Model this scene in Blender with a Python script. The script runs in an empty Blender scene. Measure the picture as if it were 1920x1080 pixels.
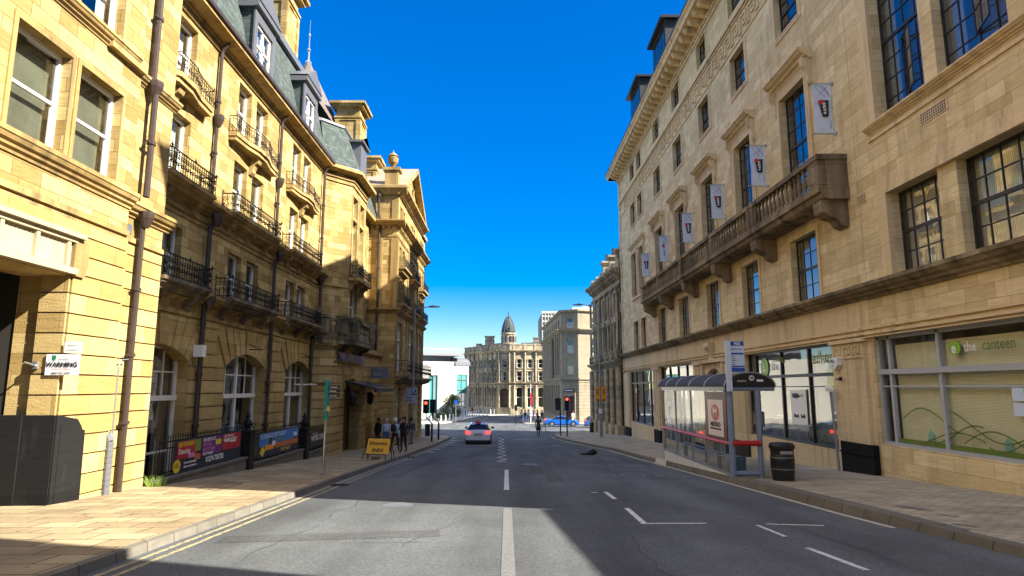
import bpy, math, random
from mathutils import Vector as V
RND = random.Random(11)
sc = bpy.context.scene
C = sc.collection
rad = math.radians
# ---------------- camera (eye is the origin; z is height above the eye) ----------------
TH = math.atan(187/1200)
cd = bpy.data.cameras.new('camera'); cam = bpy.data.objects.new('camera', cd); C.objects.link(cam)
cd.sensor_width = 36; cd.lens = 22.5; cd.clip_start = .1; cd.clip_end = 5000
cam.location = (0, 0, 0); cam.rotation_euler = (math.pi/2+TH, 0, -10/1214.5)
sc.camera = cam
# ---------------- sky, sun, exposure ----------------
SUN_EL = rad(36.1); SUN_AZ = math.atan2(.94, -.34)
w = bpy.data.worlds.new('World'); sc.world = w; w.use_nodes = True
nt = w.node_tree; nt.nodes.clear()
sky = nt.nodes.new('ShaderNodeTexSky'); sky.sky_type = 'NISHITA'; sky.sun_disc = False
sky.sun_elevation = SUN_EL; sky.sun_rotation = SUN_AZ; sky.altitude = 0; sky.air_density = 1.0; sky.dust_density = 0; sky.ozone_density = 4
hs = nt.nodes.new('ShaderNodeHueSaturation'); hs.inputs['Hue'].default_value = .52; hs.inputs['Saturation'].default_value = 2.1; hs.inputs['Value'].default_value = .83
bg = nt.nodes.new('ShaderNodeBackground'); bg.inputs[1].default_value = .125
wo = nt.nodes.new('ShaderNodeOutputWorld')
gm = nt.nodes.new('ShaderNodeGamma'); gm.inputs[1].default_value = .72; nt.links.new(sky.outputs[0], gm.inputs[0]); nt.links.new(gm.outputs[0], hs.inputs['Color']); nt.links.new(hs.outputs[0], bg.inputs[0]); # unseen bright ring of sky, added to lift the shaded walls
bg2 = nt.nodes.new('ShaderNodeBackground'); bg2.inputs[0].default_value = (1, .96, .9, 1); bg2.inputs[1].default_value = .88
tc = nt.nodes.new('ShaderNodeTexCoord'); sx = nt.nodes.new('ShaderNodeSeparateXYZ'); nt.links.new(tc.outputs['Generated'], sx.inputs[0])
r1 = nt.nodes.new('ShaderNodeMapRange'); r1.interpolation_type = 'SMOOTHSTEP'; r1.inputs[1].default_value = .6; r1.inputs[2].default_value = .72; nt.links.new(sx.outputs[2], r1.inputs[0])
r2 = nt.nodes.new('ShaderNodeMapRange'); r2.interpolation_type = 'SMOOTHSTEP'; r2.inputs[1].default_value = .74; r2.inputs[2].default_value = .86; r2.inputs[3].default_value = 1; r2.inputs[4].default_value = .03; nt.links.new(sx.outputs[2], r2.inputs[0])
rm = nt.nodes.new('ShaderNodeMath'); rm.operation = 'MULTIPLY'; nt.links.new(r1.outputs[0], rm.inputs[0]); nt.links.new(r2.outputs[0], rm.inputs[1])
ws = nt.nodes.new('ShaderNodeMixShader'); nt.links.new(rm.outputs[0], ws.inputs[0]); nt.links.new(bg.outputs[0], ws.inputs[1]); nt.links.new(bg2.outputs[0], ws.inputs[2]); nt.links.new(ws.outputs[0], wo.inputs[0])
sd = bpy.data.lights.new('sun', 'SUN'); sd.energy = 5; sd.angle = rad(.5); sd.color = (1, .93, .8)
so = bpy.data.objects.new('sun', sd); C.objects.link(so)
sdir = V((.94*math.cos(SUN_EL), -.34*math.cos(SUN_EL), math.sin(SUN_EL))).normalized()
so.rotation_euler = sdir.to_track_quat('Z', 'Y').to_euler(); so.location = (40, -20, 40)
sc.view_settings.view_transform = 'Standard'; sc.view_settings.look = 'None'; sc.view_settings.gamma = 1
sc.view_settings.exposure = 1.75
try:
    sc.cycles.caustics_reflective = False; sc.cycles.caustics_refractive = False; sc.cycles.max_bounces = 8; sc.cycles.transparent_max_bounces = 12
    sc.cycles.sample_clamp_indirect = 6
except Exception: pass

# ---------------- ground profile ----------------
GP = [(-80, .85+2.5), (0, -1.65), (17, -2.52), (30, -3.2), (45, -3.9), (52, -4.15), (58, -4.3), (66, -4.7), (78, -5.0), (93, -5.1), (135, -5.4), (3000, -5.4)]
def G(y):
    for (a, b), (c, d) in zip(GP, GP[1:]):
        if y <= c: return b+(d-b)*(max(y, a)-a)/(c-a)
    return -5.4

# ---------------- mesh builder ----------------
class F:                       # a wall's frame: a runs along it, w is height, d comes out of it
    def __init__(s, o, u, n): s.o = V(o); s.u = V(u).normalized(); s.n = V(n).normalized()
    def p(s, a, w, d=0): q = s.o+s.u*a+s.n*d; return (q.x, q.y, q.z+w)
def FL(x): return F((x, 0, 0), (0, 1, 0), (1, 0, 0))      # walls on the left of the street
def FR(x): return F((x, 0, 0), (0, 1, 0), (-1, 0, 0))     # walls on the right
def FC(y): return F((0, y, 0), (1, 0, 0), (0, -1, 0))     # walls facing the camera
def F2(p, q, left=False):                                 # wall from p to q, normal to the right of travel (or left)
    u = V((q[0]-p[0], q[1]-p[1], 0)); n = V((u.y, -u.x, 0))
    if left: n = -n
    return F((p[0], p[1], 0), u, n), u.length
class MB:
    def __init__(s): s.v = []; s.f = []; s.m = []; s.c = []
    def cut(s): s.c.append((len(s.v), len(s.f))); return s
    def add(s, vs, fs, mi=0):
        k = len(s.v); s.v += [tuple(v) for v in vs]; s.f += [tuple(i+k for i in f) for f in fs]; s.m += [mi]*len(fs); return s
    def quad(s, a, b, c, d, mi=0): return s.add([a, b, c, d], [(0, 1, 2, 3)], mi)
    def hexa(s, p, mi=0): return s.add(p, [(0, 3, 2, 1), (4, 5, 6, 7), (0, 1, 5, 4), (1, 2, 6, 5), (2, 3, 7, 6), (3, 0, 4, 7)], mi)
    def box(s, x0, x1, y0, y1, z0, z1, mi=0):
        return s.hexa([(x0, y0, z0), (x1, y0, z0), (x1, y1, z0), (x0, y1, z0), (x0, y0, z1), (x1, y0, z1), (x1, y1, z1), (x0, y1, z1)], mi)
    def fb(s, f, a0, a1, w0, w1, d0, d1, mi=0):
        return s.hexa([f.p(a0, w0, d0), f.p(a1, w0, d0), f.p(a1, w0, d1), f.p(a0, w0, d1), f.p(a0, w1, d0), f.p(a1, w1, d0), f.p(a1, w1, d1), f.p(a0, w1, d1)], mi)
    def prism(s, pts, vec, mi=0):
        n = len(pts); q = [tuple(V(p)+V(vec)) for p in pts]
        return s.add(list(pts)+q, [tuple(range(n))[::-1], tuple(range(n, 2*n))]+[(i, (i+1) % n, n+(i+1) % n, n+i) for i in range(n)], mi)
    def fprism(s, f, pts, d0, d1, mi=0): return s.prism([f.p(a, w_, d0) for a, w_ in pts], f.n*(d1-d0), mi)
    def prof(s, f, a0, a1, pts, mi=0):                    # (d, w) profile swept along the wall
        return s.prism([f.p(a0, w_, d) for d, w_ in pts], f.u*(a1-a0), mi)
    def tube(s, p, q, r, n=8, r2=None, mi=0, cap=True):
        p = V(p); q = V(q); r2 = r if r2 is None else r2; z = (q-p)
        if z.length < 1e-6: return s
        z.normalize(); x = z.orthogonal().normalized(); y = z.cross(x)
        vs = [p+(x*math.cos(t)+y*math.sin(t))*r for t in [2*math.pi*i/n for i in range(n)]]
        vs += [q+(x*math.cos(t)+y*math.sin(t))*r2 for t in [2*math.pi*i/n for i in range(n)]]
        fs = [(i, (i+1) % n, n+(i+1) % n, n+i) for i in range(n)]
        if cap: fs += [tuple(range(n))[::-1], tuple(range(n, 2*n))]
        return s.add(vs, fs, mi)
    def path(s, pts, r, n=5, mi=0):
        for a, b in zip(pts, pts[1:]): s.tube(a, b, r, n, mi=mi, cap=False)
        return s
    def lathe(s, c, prof, n=12, mi=0, sx=1, sy=1):
        vs = []; fs = []
        for r, z in prof: vs += [(c[0]+r*sx*math.cos(2*math.pi*i/n), c[1]+r*sy*math.sin(2*math.pi*i/n), c[2]+z) for i in range(n)]
        for k in range(len(prof)-1): fs += [(k*n+i, k*n+(i+1) % n, (k+1)*n+(i+1) % n, (k+1)*n+i) for i in range(n)]
        fs += [tuple(range(n))[::-1], tuple(range((len(prof)-1)*n, len(prof)*n))]
        return s.add(vs, fs, mi)
    def ball(s, c, r, n=10, m=6, mi=0, sz=1):
        return s.lathe(c, [(max(r*math.sin(math.pi*k/m), 1e-4), -r*sz*math.cos(math.pi*k/m)) for k in range(m+1)], n, mi)
    def text(s, txt, o, right, up, size, mi=0, align='LEFT', ext=.004, bold=0, sx=1):
        cu = bpy.data.curves.new('t', 'FONT'); cu.body = txt; cu.size = size; cu.align_x = align; cu.extrude = 0; cu.offset = bold; cu.resolution_u = 2
        ob = bpy.data.objects.new('t', cu); C.objects.link(ob)
        dg = bpy.context.evaluated_depsgraph_get(); me = bpy.data.meshes.new_from_object(ob.evaluated_get(dg))
        o = V(o); r = V(right).normalized()*sx; u = V(up).normalized(); n = V(right).cross(V(up)).normalized()
        s.add([o+r*v.co.x+u*v.co.y+n*ext for v in me.vertices], [tuple(p.vertices) for p in me.polygons], mi)
        bpy.data.objects.remove(ob); bpy.data.curves.remove(cu); bpy.data.meshes.remove(me); return s
    def build(s, name, mats, parent=None, smooth=False, label=None):
        me = bpy.data.meshes.new(name); o = V((0, 0, 0))
        p = parent
        while p is not None: o = o+p.location; p = p.parent
        me.from_pydata([tuple(V(v)-o) for v in s.v], [], s.f)
        if not isinstance(mats, (list, tuple)): mats = [mats]
        for m in mats: me.materials.append(m)
        if len(mats) > 1:
            for p_, i in zip(me.polygons, s.m): p_.material_index = i
        if smooth:
            for p_ in me.polygons: p_.use_smooth = True
        me.update()
        ob = bpy.data.objects.new(name, me); C.objects.link(ob); ob.parent = parent
        if label: ob['label'] = label
        return ob
def build_each(mb, name, mats, parent):                 # one object for every piece marked off with cut()
    v0 = f0 = 0; out = []
    for v1, f1 in mb.c:
        if f1 > f0:
            k = MB(); k.v = mb.v[v0:v1]; k.f = [tuple(i-v0 for i in f_) for f_ in mb.f[f0:f1]]; k.m = mb.m[f0:f1]; out.append(k.build(name, mats, parent))
        v0, f0 = v1, f1
    return out
def tag(o, label, cat, group=None):
    o['label'] = label; o['category'] = cat
    if group: o['group'] = group
    return o
def thing(name, label, cat, loc, group=None):
    o = bpy.data.objects.new(name, None); C.objects.link(o); o.location = loc; o.empty_display_size = .2
    return tag(o, label, cat, group)
def struct(o): o['kind'] = 'structure'; return o

# wall with rectangular holes, in a frame's plane, with reveals going back r
def wall(mb, f, a0, a1, w0, w1, holes=(), r=.3, d=0, mi=0, rev=True):
    H = [(max(h[0], a0), min(h[1], a1), max(h[2], w0), min(h[3], w1)) for h in holes if h[0] < a1 and h[1] > a0 and h[2] < w1 and h[3] > w0]
    A = sorted({a0, a1}|{x for h in H for x in h[:2]}); W = sorted({w0, w1}|{x for h in H for x in h[2:4]})
    for i in range(len(A)-1):
        j = 0
        while j < len(W)-1:
            ca = (A[i]+A[i+1])/2
            ins = lambda jj: any(h[0] < ca < h[1] and h[2] < (W[jj]+W[jj+1])/2 < h[3] for h in H)
            if ins(j): j += 1; continue
            k = j
            while k+1 < len(W)-1 and not ins(k+1): k += 1
            mb.quad(f.p(A[i], W[j], d), f.p(A[i+1], W[j], d), f.p(A[i+1], W[k+1], d), f.p(A[i], W[k+1], d), mi); j = k+1
    if rev:
        for h in H:
            b0, b1, c0, c1 = h
            mb.quad(f.p(b0, c0, d), f.p(b0, c1, d), f.p(b0, c1, -r), f.p(b0, c0, -r), mi)
            mb.quad(f.p(b1, c0, d), f.p(b1, c1, d), f.p(b1, c1, -r), f.p(b1, c0, -r), mi)
            mb.quad(f.p(b0, c1, d), f.p(b1, c1, d), f.p(b1, c1, -r), f.p(b0, c1, -r), mi)
            mb.quad(f.p(b0, c0, d), f.p(b1, c0, d), f.p(b1, c0, -r), f.p(b0, c0, -r), mi)
def rust(mb, f, a0, a1, w0, w1, pitch, base, holes=(), d=.045, gap=.028, mi=0):
    gap = max(gap, .032)   # banded (rusticated) courses
    k = math.floor((w0-base)/pitch)
    while base+k*pitch < w1-.02:
        c0 = max(base+k*pitch+gap/2, w0); c1 = min(base+(k+1)*pitch-gap/2, w1); k += 1
        if c1-c0 < .03: continue
        cuts = sorted((h[0], h[1]) for h in holes if h[2] < c1 and h[3] > c0 and h[0] < a1 and h[1] > a0)
        x = a0
        for h0, h1 in cuts+[(a1, a1)]:
            if h0-x > .02: mb.fb(f, x, min(h0, a1), c0, c1, 0, d, mi); mb.quad(f.p(x, c1, .004), f.p(min(h0, a1), c1, .004), f.p(min(h0, a1), c1+gap, .004), f.p(x, c1+gap, .004), 1)  # dark strip laid in the groove above each course
            x = max(x, h1)
def arcpts(a0, a1, spring, crown, n=10):
    c = (a0+a1)/2; hw = (a1-a0)/2; h = crown-spring
    R_ = (hw*hw+h*h)/(2*h); cz = crown-R_; t = math.asin(min(1, hw/R_))
    if h > hw*.98: return [(c+hw*math.cos(math.pi*(1-i/n)), spring+h*math.sin(math.pi*(1-i/n))) for i in range(n+1)]
    return [(c+R_*math.sin(-t+2*t*i/n), cz+R_*math.cos(-t+2*t*i/n)) for i in range(n+1)]
def archfill(mb, f, a0, a1, spring, crown, d=0, r=.3, mi=0, top=None, n=10):
    P = arcpts(a0, a1, spring, crown, n); top = crown if top is None else top
    for (x0, z0), (x1, z1) in zip(P, P[1:]):
        mb.quad(f.p(x0, z0, d), f.p(x1, z1, d), f.p(x1, top, d), f.p(x0, top, d), mi)
        mb.quad(f.p(x0, z0, d), f.p(x1, z1, d), f.p(x1, z1, -r), f.p(x0, z0, -r), mi)
def band(mb, f, a0, a1, w0, w1, t, d0, d1, mi=0, bottom=True):          # architrave round an opening
    mb.fb(f, a0-t, a0, w0, w1+t, d0, d1, mi); mb.fb(f, a1, a1+t, w0, w1+t, d0, d1, mi); mb.fb(f, a0, a1, w1, w1+t, d0, d1, mi)
    if bottom: mb.fb(f, a0-t, a1+t, w0-t, w0, d0, d1, mi)

# ---------------- materials ----------------
def mat(name): 
    m = bpy.data.materials.new(name); m.use_nodes = True; n = m.node_tree.nodes; return m, n, m.node_tree.links, n['Principled BSDF']
def plain(name, col, rough=.6, metal=0, noise=.12, scale=6, bump=.15, spec=None, coat=0):
    m, n, l, b = mat(name)
    b.inputs['Roughness'].default_value = rough; b.inputs['Metallic'].default_value = metal
    if coat: b.inputs['Coat Weight'].default_value = coat; b.inputs['Coat Roughness'].default_value = .05
    if spec is not None: b.inputs['Specular IOR Level'].default_value = spec
    g = n.new('ShaderNodeNewGeometry'); nz = n.new('ShaderNodeTexNoise'); nz.inputs['Scale'].default_value = scale; nz.inputs['Detail'].default_value = 5
    l.new(g.outputs['Position'], nz.inputs['Vector'])
    mx = n.new('ShaderNodeMix'); mx.data_type = 'RGBA'
    mx.inputs[6].default_value = (*[c*(1-noise*1.6) for c in col], 1); mx.inputs[7].default_value = (*[min(1, c*(1+noise)) for c in col], 1)
    l.new(nz.outputs[0], mx.inputs[0]); l.new(mx.outputs[2], b.inputs['Base Color'])
    if bump:
        bp = n.new('ShaderNodeBump'); bp.inputs['Strength'].default_value = bump; bp.inputs['Distance'].default_value = .01
        l.new(nz.outputs[0], bp.inputs['Height']); l.new(bp.outputs[0], b.inputs['Normal'])
    return m
def stone(name, c1, c2, soot, bw=.75, bh=.34, mortar=.008, mcol=.45, stain=.5, bump=.5, voff=0, streak=.5, sootamt=(.5, .75), var=.85):
    m, n, l, b = mat(name); b.inputs['Roughness'].default_value = .93; b.inputs['Specular IOR Level'].default_value = .2
    g = n.new('ShaderNodeNewGeometry'); sp = n.new('ShaderNodeSeparateXYZ'); l.new(g.outputs['Position'], sp.inputs[0])
    ad = n.new('ShaderNodeMath'); l.new(sp.outputs[0], ad.inputs[0]); l.new(sp.outputs[1], ad.inputs[1])
    zo = n.new('ShaderNodeMath'); zo.inputs[1].default_value = 20-voff; l.new(sp.outputs[2], zo.inputs[0])
    cb = n.new('ShaderNodeCombineXYZ'); l.new(ad.outputs[0], cb.inputs[0]); l.new(zo.outputs[0], cb.inputs[1])
    # uneven block lengths: shift every course by its own noise
    br = n.new('ShaderNodeTexBrick'); br.inputs['Scale'].default_value = 1; br.inputs['Brick Width'].default_value = bw; br.inputs['Row Height'].default_value = bh
    br.inputs['Mortar Size'].default_value = mortar; br.inputs['Mortar Smooth'].default_value = .3; br.offset = .47; br.squash = .72; br.squash_frequency = 3
    br.inputs['Color1'].default_value = (0, 0, 0, 1); br.inputs['Color2'].default_value = (1, 1, 1, 1); br.inputs['Mortar'].default_value = (.5, .5, .5, 1); br.inputs['Bias'].default_value = 0
    l.new(cb.outputs[0], br.inputs['Vector'])
    cr = n.new('ShaderNodeValToRGB'); cr.color_ramp.elements[0].color = (*c1, 1); cr.color_ramp.elements[1].color = (*c2, 1)
    mid = cr.color_ramp.elements.new(.55); mid.color = (*[(x*.55+y*.45) for x, y in zip(c1, c2)], 1)
    # bedding figure inside the blocks
    mp = n.new('ShaderNodeMapping'); mp.inputs['Scale'].default_value = (1.2, 1.2, 9); l.new(g.outputs['Position'], mp.inputs[0])
    nb = n.new('ShaderNodeTexNoise'); nb.inputs['Scale'].default_value = 1.6; nb.inputs['Detail'].default_value = 6; nb.inputs['Distortion'].default_value = .8; l.new(mp.outputs[0], nb.inputs[0])
    ma = n.new('ShaderNodeMath'); ma.operation = 'MULTIPLY_ADD'; ma.inputs[1].default_value = .9; l.new(nb.outputs[0], ma.inputs[0]); 
    sb = n.new('ShaderNodeMath'); sb.operation = 'MULTIPLY_ADD'; sb.inputs[1].default_value = var; sb.inputs[2].default_value = .05-var/2; l.new(br.outputs[0], sb.inputs[0]); l.new(sb.outputs[0], ma.inputs[2])
    l.new(ma.outputs[0], cr.inputs[0])
    # soot and rain staining
    n1 = n.new('ShaderNodeTexNoise'); n1.inputs['Scale'].default_value = .45; n1.inputs['Detail'].default_value = 8; n1.inputs['Roughness'].default_value = .65; l.new(g.outputs['Position'], n1.inputs[0])
    m2 = n.new('ShaderNodeMapping'); m2.inputs['Scale'].default_value = (2.6, 2.6, .25); l.new(g.outputs['Position'], m2.inputs[0])
    n2 = n.new('ShaderNodeTexNoise'); n2.inputs['Scale'].default_value = 1; n2.inputs['Detail'].default_value = 6; l.new(m2.outputs[0], n2.inputs[0])
    av = n.new('ShaderNodeMix'); av.data_type = 'FLOAT'; av.inputs[0].default_value = streak; l.new(n1.outputs[0], av.inputs[2]); l.new(n2.outputs[0], av.inputs[3])
    rr = n.new('ShaderNodeMapRange'); rr.inputs[1].default_value = sootamt[0]; rr.inputs[2].default_value = sootamt[1]; rr.inputs[4].default_value = stain; l.new(av.outputs[0], rr.inputs[0])
    mx = n.new('ShaderNodeMix'); mx.data_type = 'RGBA'; mx.inputs[7].default_value = (*soot, 1); l.new(rr.outputs[0], mx.inputs[0]); l.new(cr.outputs[0], mx.inputs[6])
    mm = n.new('ShaderNodeMix'); mm.data_type = 'RGBA'; mm.blend_type = 'MULTIPLY'; mm.inputs[7].default_value = (mcol, mcol*.93, mcol*.85, 1); l.new(br.outputs[1], mm.inputs[0]); l.new(mx.outputs[2], mm.inputs[6])
    l.new(mm.outputs[2], b.inputs['Base Color'])
    fine = n.new('ShaderNodeTexNoise'); fine.inputs['Scale'].default_value = 28; fine.inputs['Detail'].default_value = 4; l.new(g.outputs['Position'], fine.inputs[0])
    hh = n.new('ShaderNodeMath'); hh.operation = 'MULTIPLY_ADD'; hh.inputs[1].default_value = -1.6; l.new(br.outputs[1], hh.inputs[0]); l.new(fine.outputs[0], hh.inputs[2])
    h3 = n.new('ShaderNodeMath'); h3.operation = 'ADD'; l.new(hh.outputs[0], h3.inputs[0]); l.new(nb.outputs[0], h3.inputs[1])
    bp = n.new('ShaderNodeBump'); bp.inputs['Strength'].default_value = bump; bp.inputs['Distance'].default_value = .012; l.new(h3.outputs[0], bp.inputs['Height']); l.new(bp.outputs[0], b.inputs['Normal'])
    return m
def glass(name, tint=(.88, .91, .9), refl=2.4, rough=.015, wav=.25):
    m, n, l, b = mat(name); n.remove(b); out = n['Material Output']
    t = n.new('ShaderNodeBsdfTransparent'); t.inputs[0].default_value = (*tint, 1)
    gl = n.new('ShaderNodeBsdfGlossy'); gl.inputs['Roughness'].default_value = rough
    fr = n.new('ShaderNodeFresnel'); gb = n.new('ShaderNodeNewGeometry'); io = n.new('ShaderNodeMapRange'); io.inputs[3].default_value = 1.52; io.inputs[4].default_value = 1/1.52; l.new(gb.outputs['Backfacing'], io.inputs[0]); l.new(io.outputs[0], fr.inputs[0])
    mu = n.new('ShaderNodeMath'); mu.operation = 'MULTIPLY_ADD'; mu.inputs[1].default_value = refl; mu.inputs[2].default_value = .03; mu.use_clamp = True; l.new(fr.outputs[0], mu.inputs[0])
    g = n.new('ShaderNodeNewGeometry'); nz = n.new('ShaderNodeTexNoise'); nz.inputs['Scale'].default_value = 1.3; nz.inputs['Detail'].default_value = 1; l.new(g.outputs['Position'], nz.inputs[0])
    bp = n.new('ShaderNodeBump'); bp.inputs['Strength'].default_value = wav; bp.inputs['Distance'].default_value = .01; l.new(nz.outputs[0], bp.inputs['Height']); l.new(bp.outputs[0], gl.inputs['Normal'])
    mx = n.new('ShaderNodeMixShader'); l.new(mu.outputs[0], mx.inputs[0]); l.new(t.outputs[0], mx.inputs[1]); l.new(gl.outputs[0], mx.inputs[2]); l.new(mx.outputs[0], out.inputs[0])
    return m
def emit(name, col, s):
    m, n, l, b = mat(name); b.inputs['Base Color'].default_value = (*col, 1); b.inputs['Emission Color'].default_value = (*col, 1); b.inputs['Emission Strength'].default_value = s; return m
def curtain_mat(name, col, freq=34, axis='y', amt=.35):
    m, n, l, b = mat(name); b.inputs['Roughness'].default_value = .9
    g = n.new('ShaderNodeNewGeometry'); wv = n.new('ShaderNodeTexWave'); wv.bands_direction = {'x': 'X', 'y': 'Y', 'z': 'Z'}[axis]; wv.inputs['Scale'].default_value = freq/6.28; wv.inputs['Distortion'].default_value = 1.2 if axis != 'z' else 0
    l.new(g.outputs['Position'], wv.inputs[0]); mx = n.new('ShaderNodeMix'); mx.data_type = 'RGBA'; mx.inputs[6].default_value = (*[c*(1-amt) for c in col], 1); mx.inputs[7].default_value = (*col, 1)
    l.new(wv.outputs[0], mx.inputs[0]); l.new(mx.outputs[2], b.inputs['Base Color'])
    bp = n.new('ShaderNodeBump'); bp.inputs['Strength'].default_value = .6; bp.inputs['Distance'].default_value = .02; l.new(wv.outputs[0], bp.inputs['Height']); l.new(bp.outputs[0], b.inputs['Normal'])
    return m
def asphalt(name, c=.1, tint=(1, .99, .95)):
    m, n, l, b = mat(name); b.inputs['Roughness'].default_value = .85; b.inputs['Specular IOR Level'].default_value = .3
    g = n.new('ShaderNodeNewGeometry')
    v = n.new('ShaderNodeTexVoronoi'); v.inputs['Scale'].default_value = 45; l.new(g.outputs['Position'], v.inputs[0])
    nz = n.new('ShaderNodeTexNoise'); nz.inputs['Scale'].default_value = 24; nz.inputs['Detail'].default_value = 6; nz.inputs['Roughness'].default_value = .85; l.new(g.outputs['Position'], nz.inputs[0])
    mp = n.new('ShaderNodeMapping'); mp.inputs['Scale'].default_value = (.9, .12, .3); l.new(g.outputs['Position'], mp.inputs[0])
    big = n.new('ShaderNodeTexNoise'); big.inputs['Scale'].default_value = 1; big.inputs['Detail'].default_value = 7; l.new(mp.outputs[0], big.inputs[0])
    pt = n.new('ShaderNodeTexNoise'); pt.inputs['Scale'].default_value = .35; pt.inputs['Detail'].default_value = 8; pt.inputs['Roughness'].default_value = .7; l.new(g.outputs['Position'], pt.inputs[0])
    r1 = n.new('ShaderNodeMapRange'); r1.inputs[1].default_value = .3; r1.inputs[2].default_value = .72; r1.inputs[3].default_value = .35; r1.inputs[4].default_value = 1.9; l.new(nz.outputs[0], r1.inputs[0])
    r2 = n.new('ShaderNodeMapRange'); r2.inputs[1].default_value = .3; r2.inputs[2].default_value = .7; r2.inputs[3].default_value = .66; r2.inputs[4].default_value = 1.28; l.new(big.outputs[0], r2.inputs[0])
    r3 = n.new('ShaderNodeMapRange'); r3.inputs[1].default_value = .35; r3.inputs[2].default_value = .65; r3.inputs[3].default_value = .8; r3.inputs[4].default_value = 1.15; l.new(pt.outputs[0], r3.inputs[0])
    a = n.new('ShaderNodeMath'); a.operation = 'MULTIPLY'; l.new(r1.outputs[0], a.inputs[0]); l.new(r2.outputs[0], a.inputs[1])
    a2 = n.new('ShaderNodeMath'); a2.operation = 'MULTIPLY'; l.new(a.outputs[0], a2.inputs[0]); l.new(r3.outputs[0], a2.inputs[1])
    cc = n.new('ShaderNodeMix'); cc.data_type = 'RGBA'; cc.blend_type = 'MULTIPLY'; cc.inputs[0].default_value = 1; cc.inputs[6].default_value = (c*tint[0], c*tint[1], c*tint[2], 1); l.new(a2.outputs[0], cc.inputs[7])
    l.new(cc.outputs[2], b.inputs['Base Color'])
    bp = n.new('ShaderNodeBump'); bp.inputs['Strength'].default_value = .7; bp.inputs['Distance'].default_value = .008; l.new(nz.outputs[0], bp.inputs['Height']); l.new(bp.outputs[0], b.inputs['Normal'])
    return m
def paving(name, c1, c2, bw, bh, mortar=.008, rot=0, mcol=.4):
    m, n, l, b = mat(name); b.inputs['Roughness'].default_value = .85
    g = n.new('ShaderNodeNewGeometry'); mp = n.new('ShaderNodeMapping'); mp.inputs['Rotation'].default_value = (0, 0, rot); l.new(g.outputs['Position'], mp.inputs[0])
    br = n.new('ShaderNodeTexBrick'); br.inputs['Scale'].default_value = 1; br.inputs['Brick Width'].default_value = bw; br.inputs['Row Height'].default_value = bh; br.inputs['Mortar Size'].default_value = mortar
    br.inputs['Color1'].default_value = (*c1, 1); br.inputs['Color2'].default_value = (*c2, 1); br.inputs['Mortar'].default_value = (*[x*mcol for x in c1], 1); l.new(mp.outputs[0], br.inputs['Vector'])
    nz = n.new('ShaderNodeTexNoise'); nz.inputs['Scale'].default_value = .9; nz.inputs['Detail'].default_value = 9; nz.inputs['Roughness'].default_value = .7; l.new(g.outputs['Position'], nz.inputs[0])
    rr = n.new('ShaderNodeMapRange'); rr.inputs[1].default_value = .3; rr.inputs[2].default_value = .7; rr.inputs[3].default_value = .62; rr.inputs[4].default_value = 1.2; l.new(nz.outputs[0], rr.inputs[0])
    mx = n.new('ShaderNodeMix'); mx.data_type = 'RGBA'; mx.blend_type = 'MULTIPLY'; mx.inputs[0].default_value = 1; l.new(br.outputs[0], mx.inputs[6]); l.new(rr.outputs[0], mx.inputs[7]); l.new(mx.outputs[2], b.inputs['Base Color'])
    fn = n.new('ShaderNodeTexNoise'); fn.inputs['Scale'].default_value = 40; l.new(g.outputs['Position'], fn.inputs[0])
    hh = n.new('ShaderNodeMath'); hh.operation = 'MULTIPLY_ADD'; hh.inputs[1].default_value = -2; l.new(br.outputs[1], hh.inputs[0]); l.new(fn.outputs[0], hh.inputs[2])
    bp = n.new('ShaderNodeBump'); bp.inputs['Strength'].default_value = .5; bp.inputs['Distance'].default_value = .008; l.new(hh.outputs[0], bp.inputs['Height']); l.new(bp.outputs[0], b.inputs['Normal'])
    return m
def worn(name, col, under, amt=.5, scale=14):      # road paint worn through in patches
    m, n, l, b = mat(name); b.inputs['Roughness'].default_value = .8
    g = n.new('ShaderNodeNewGeometry'); nz = n.new('ShaderNodeTexNoise'); nz.inputs['Scale'].default_value = scale; nz.inputs['Detail'].default_value = 8; nz.inputs['Roughness'].default_value = .75; l.new(g.outputs['Position'], nz.inputs[0])
    rr = n.new('ShaderNodeMapRange'); rr.inputs[1].default_value = amt-.04; rr.inputs[2].default_value = amt+.06; l.new(nz.outputs[0], rr.inputs[0])
    mx = n.new('ShaderNodeMix'); mx.data_type = 'RGBA'; mx.inputs[6].default_value = (*col, 1); mx.inputs[7].default_value = (*under, 1); l.new(rr.outputs[0], mx.inputs[0]); l.new(mx.outputs[2], b.inputs['Base Color'])
    return m

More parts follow.
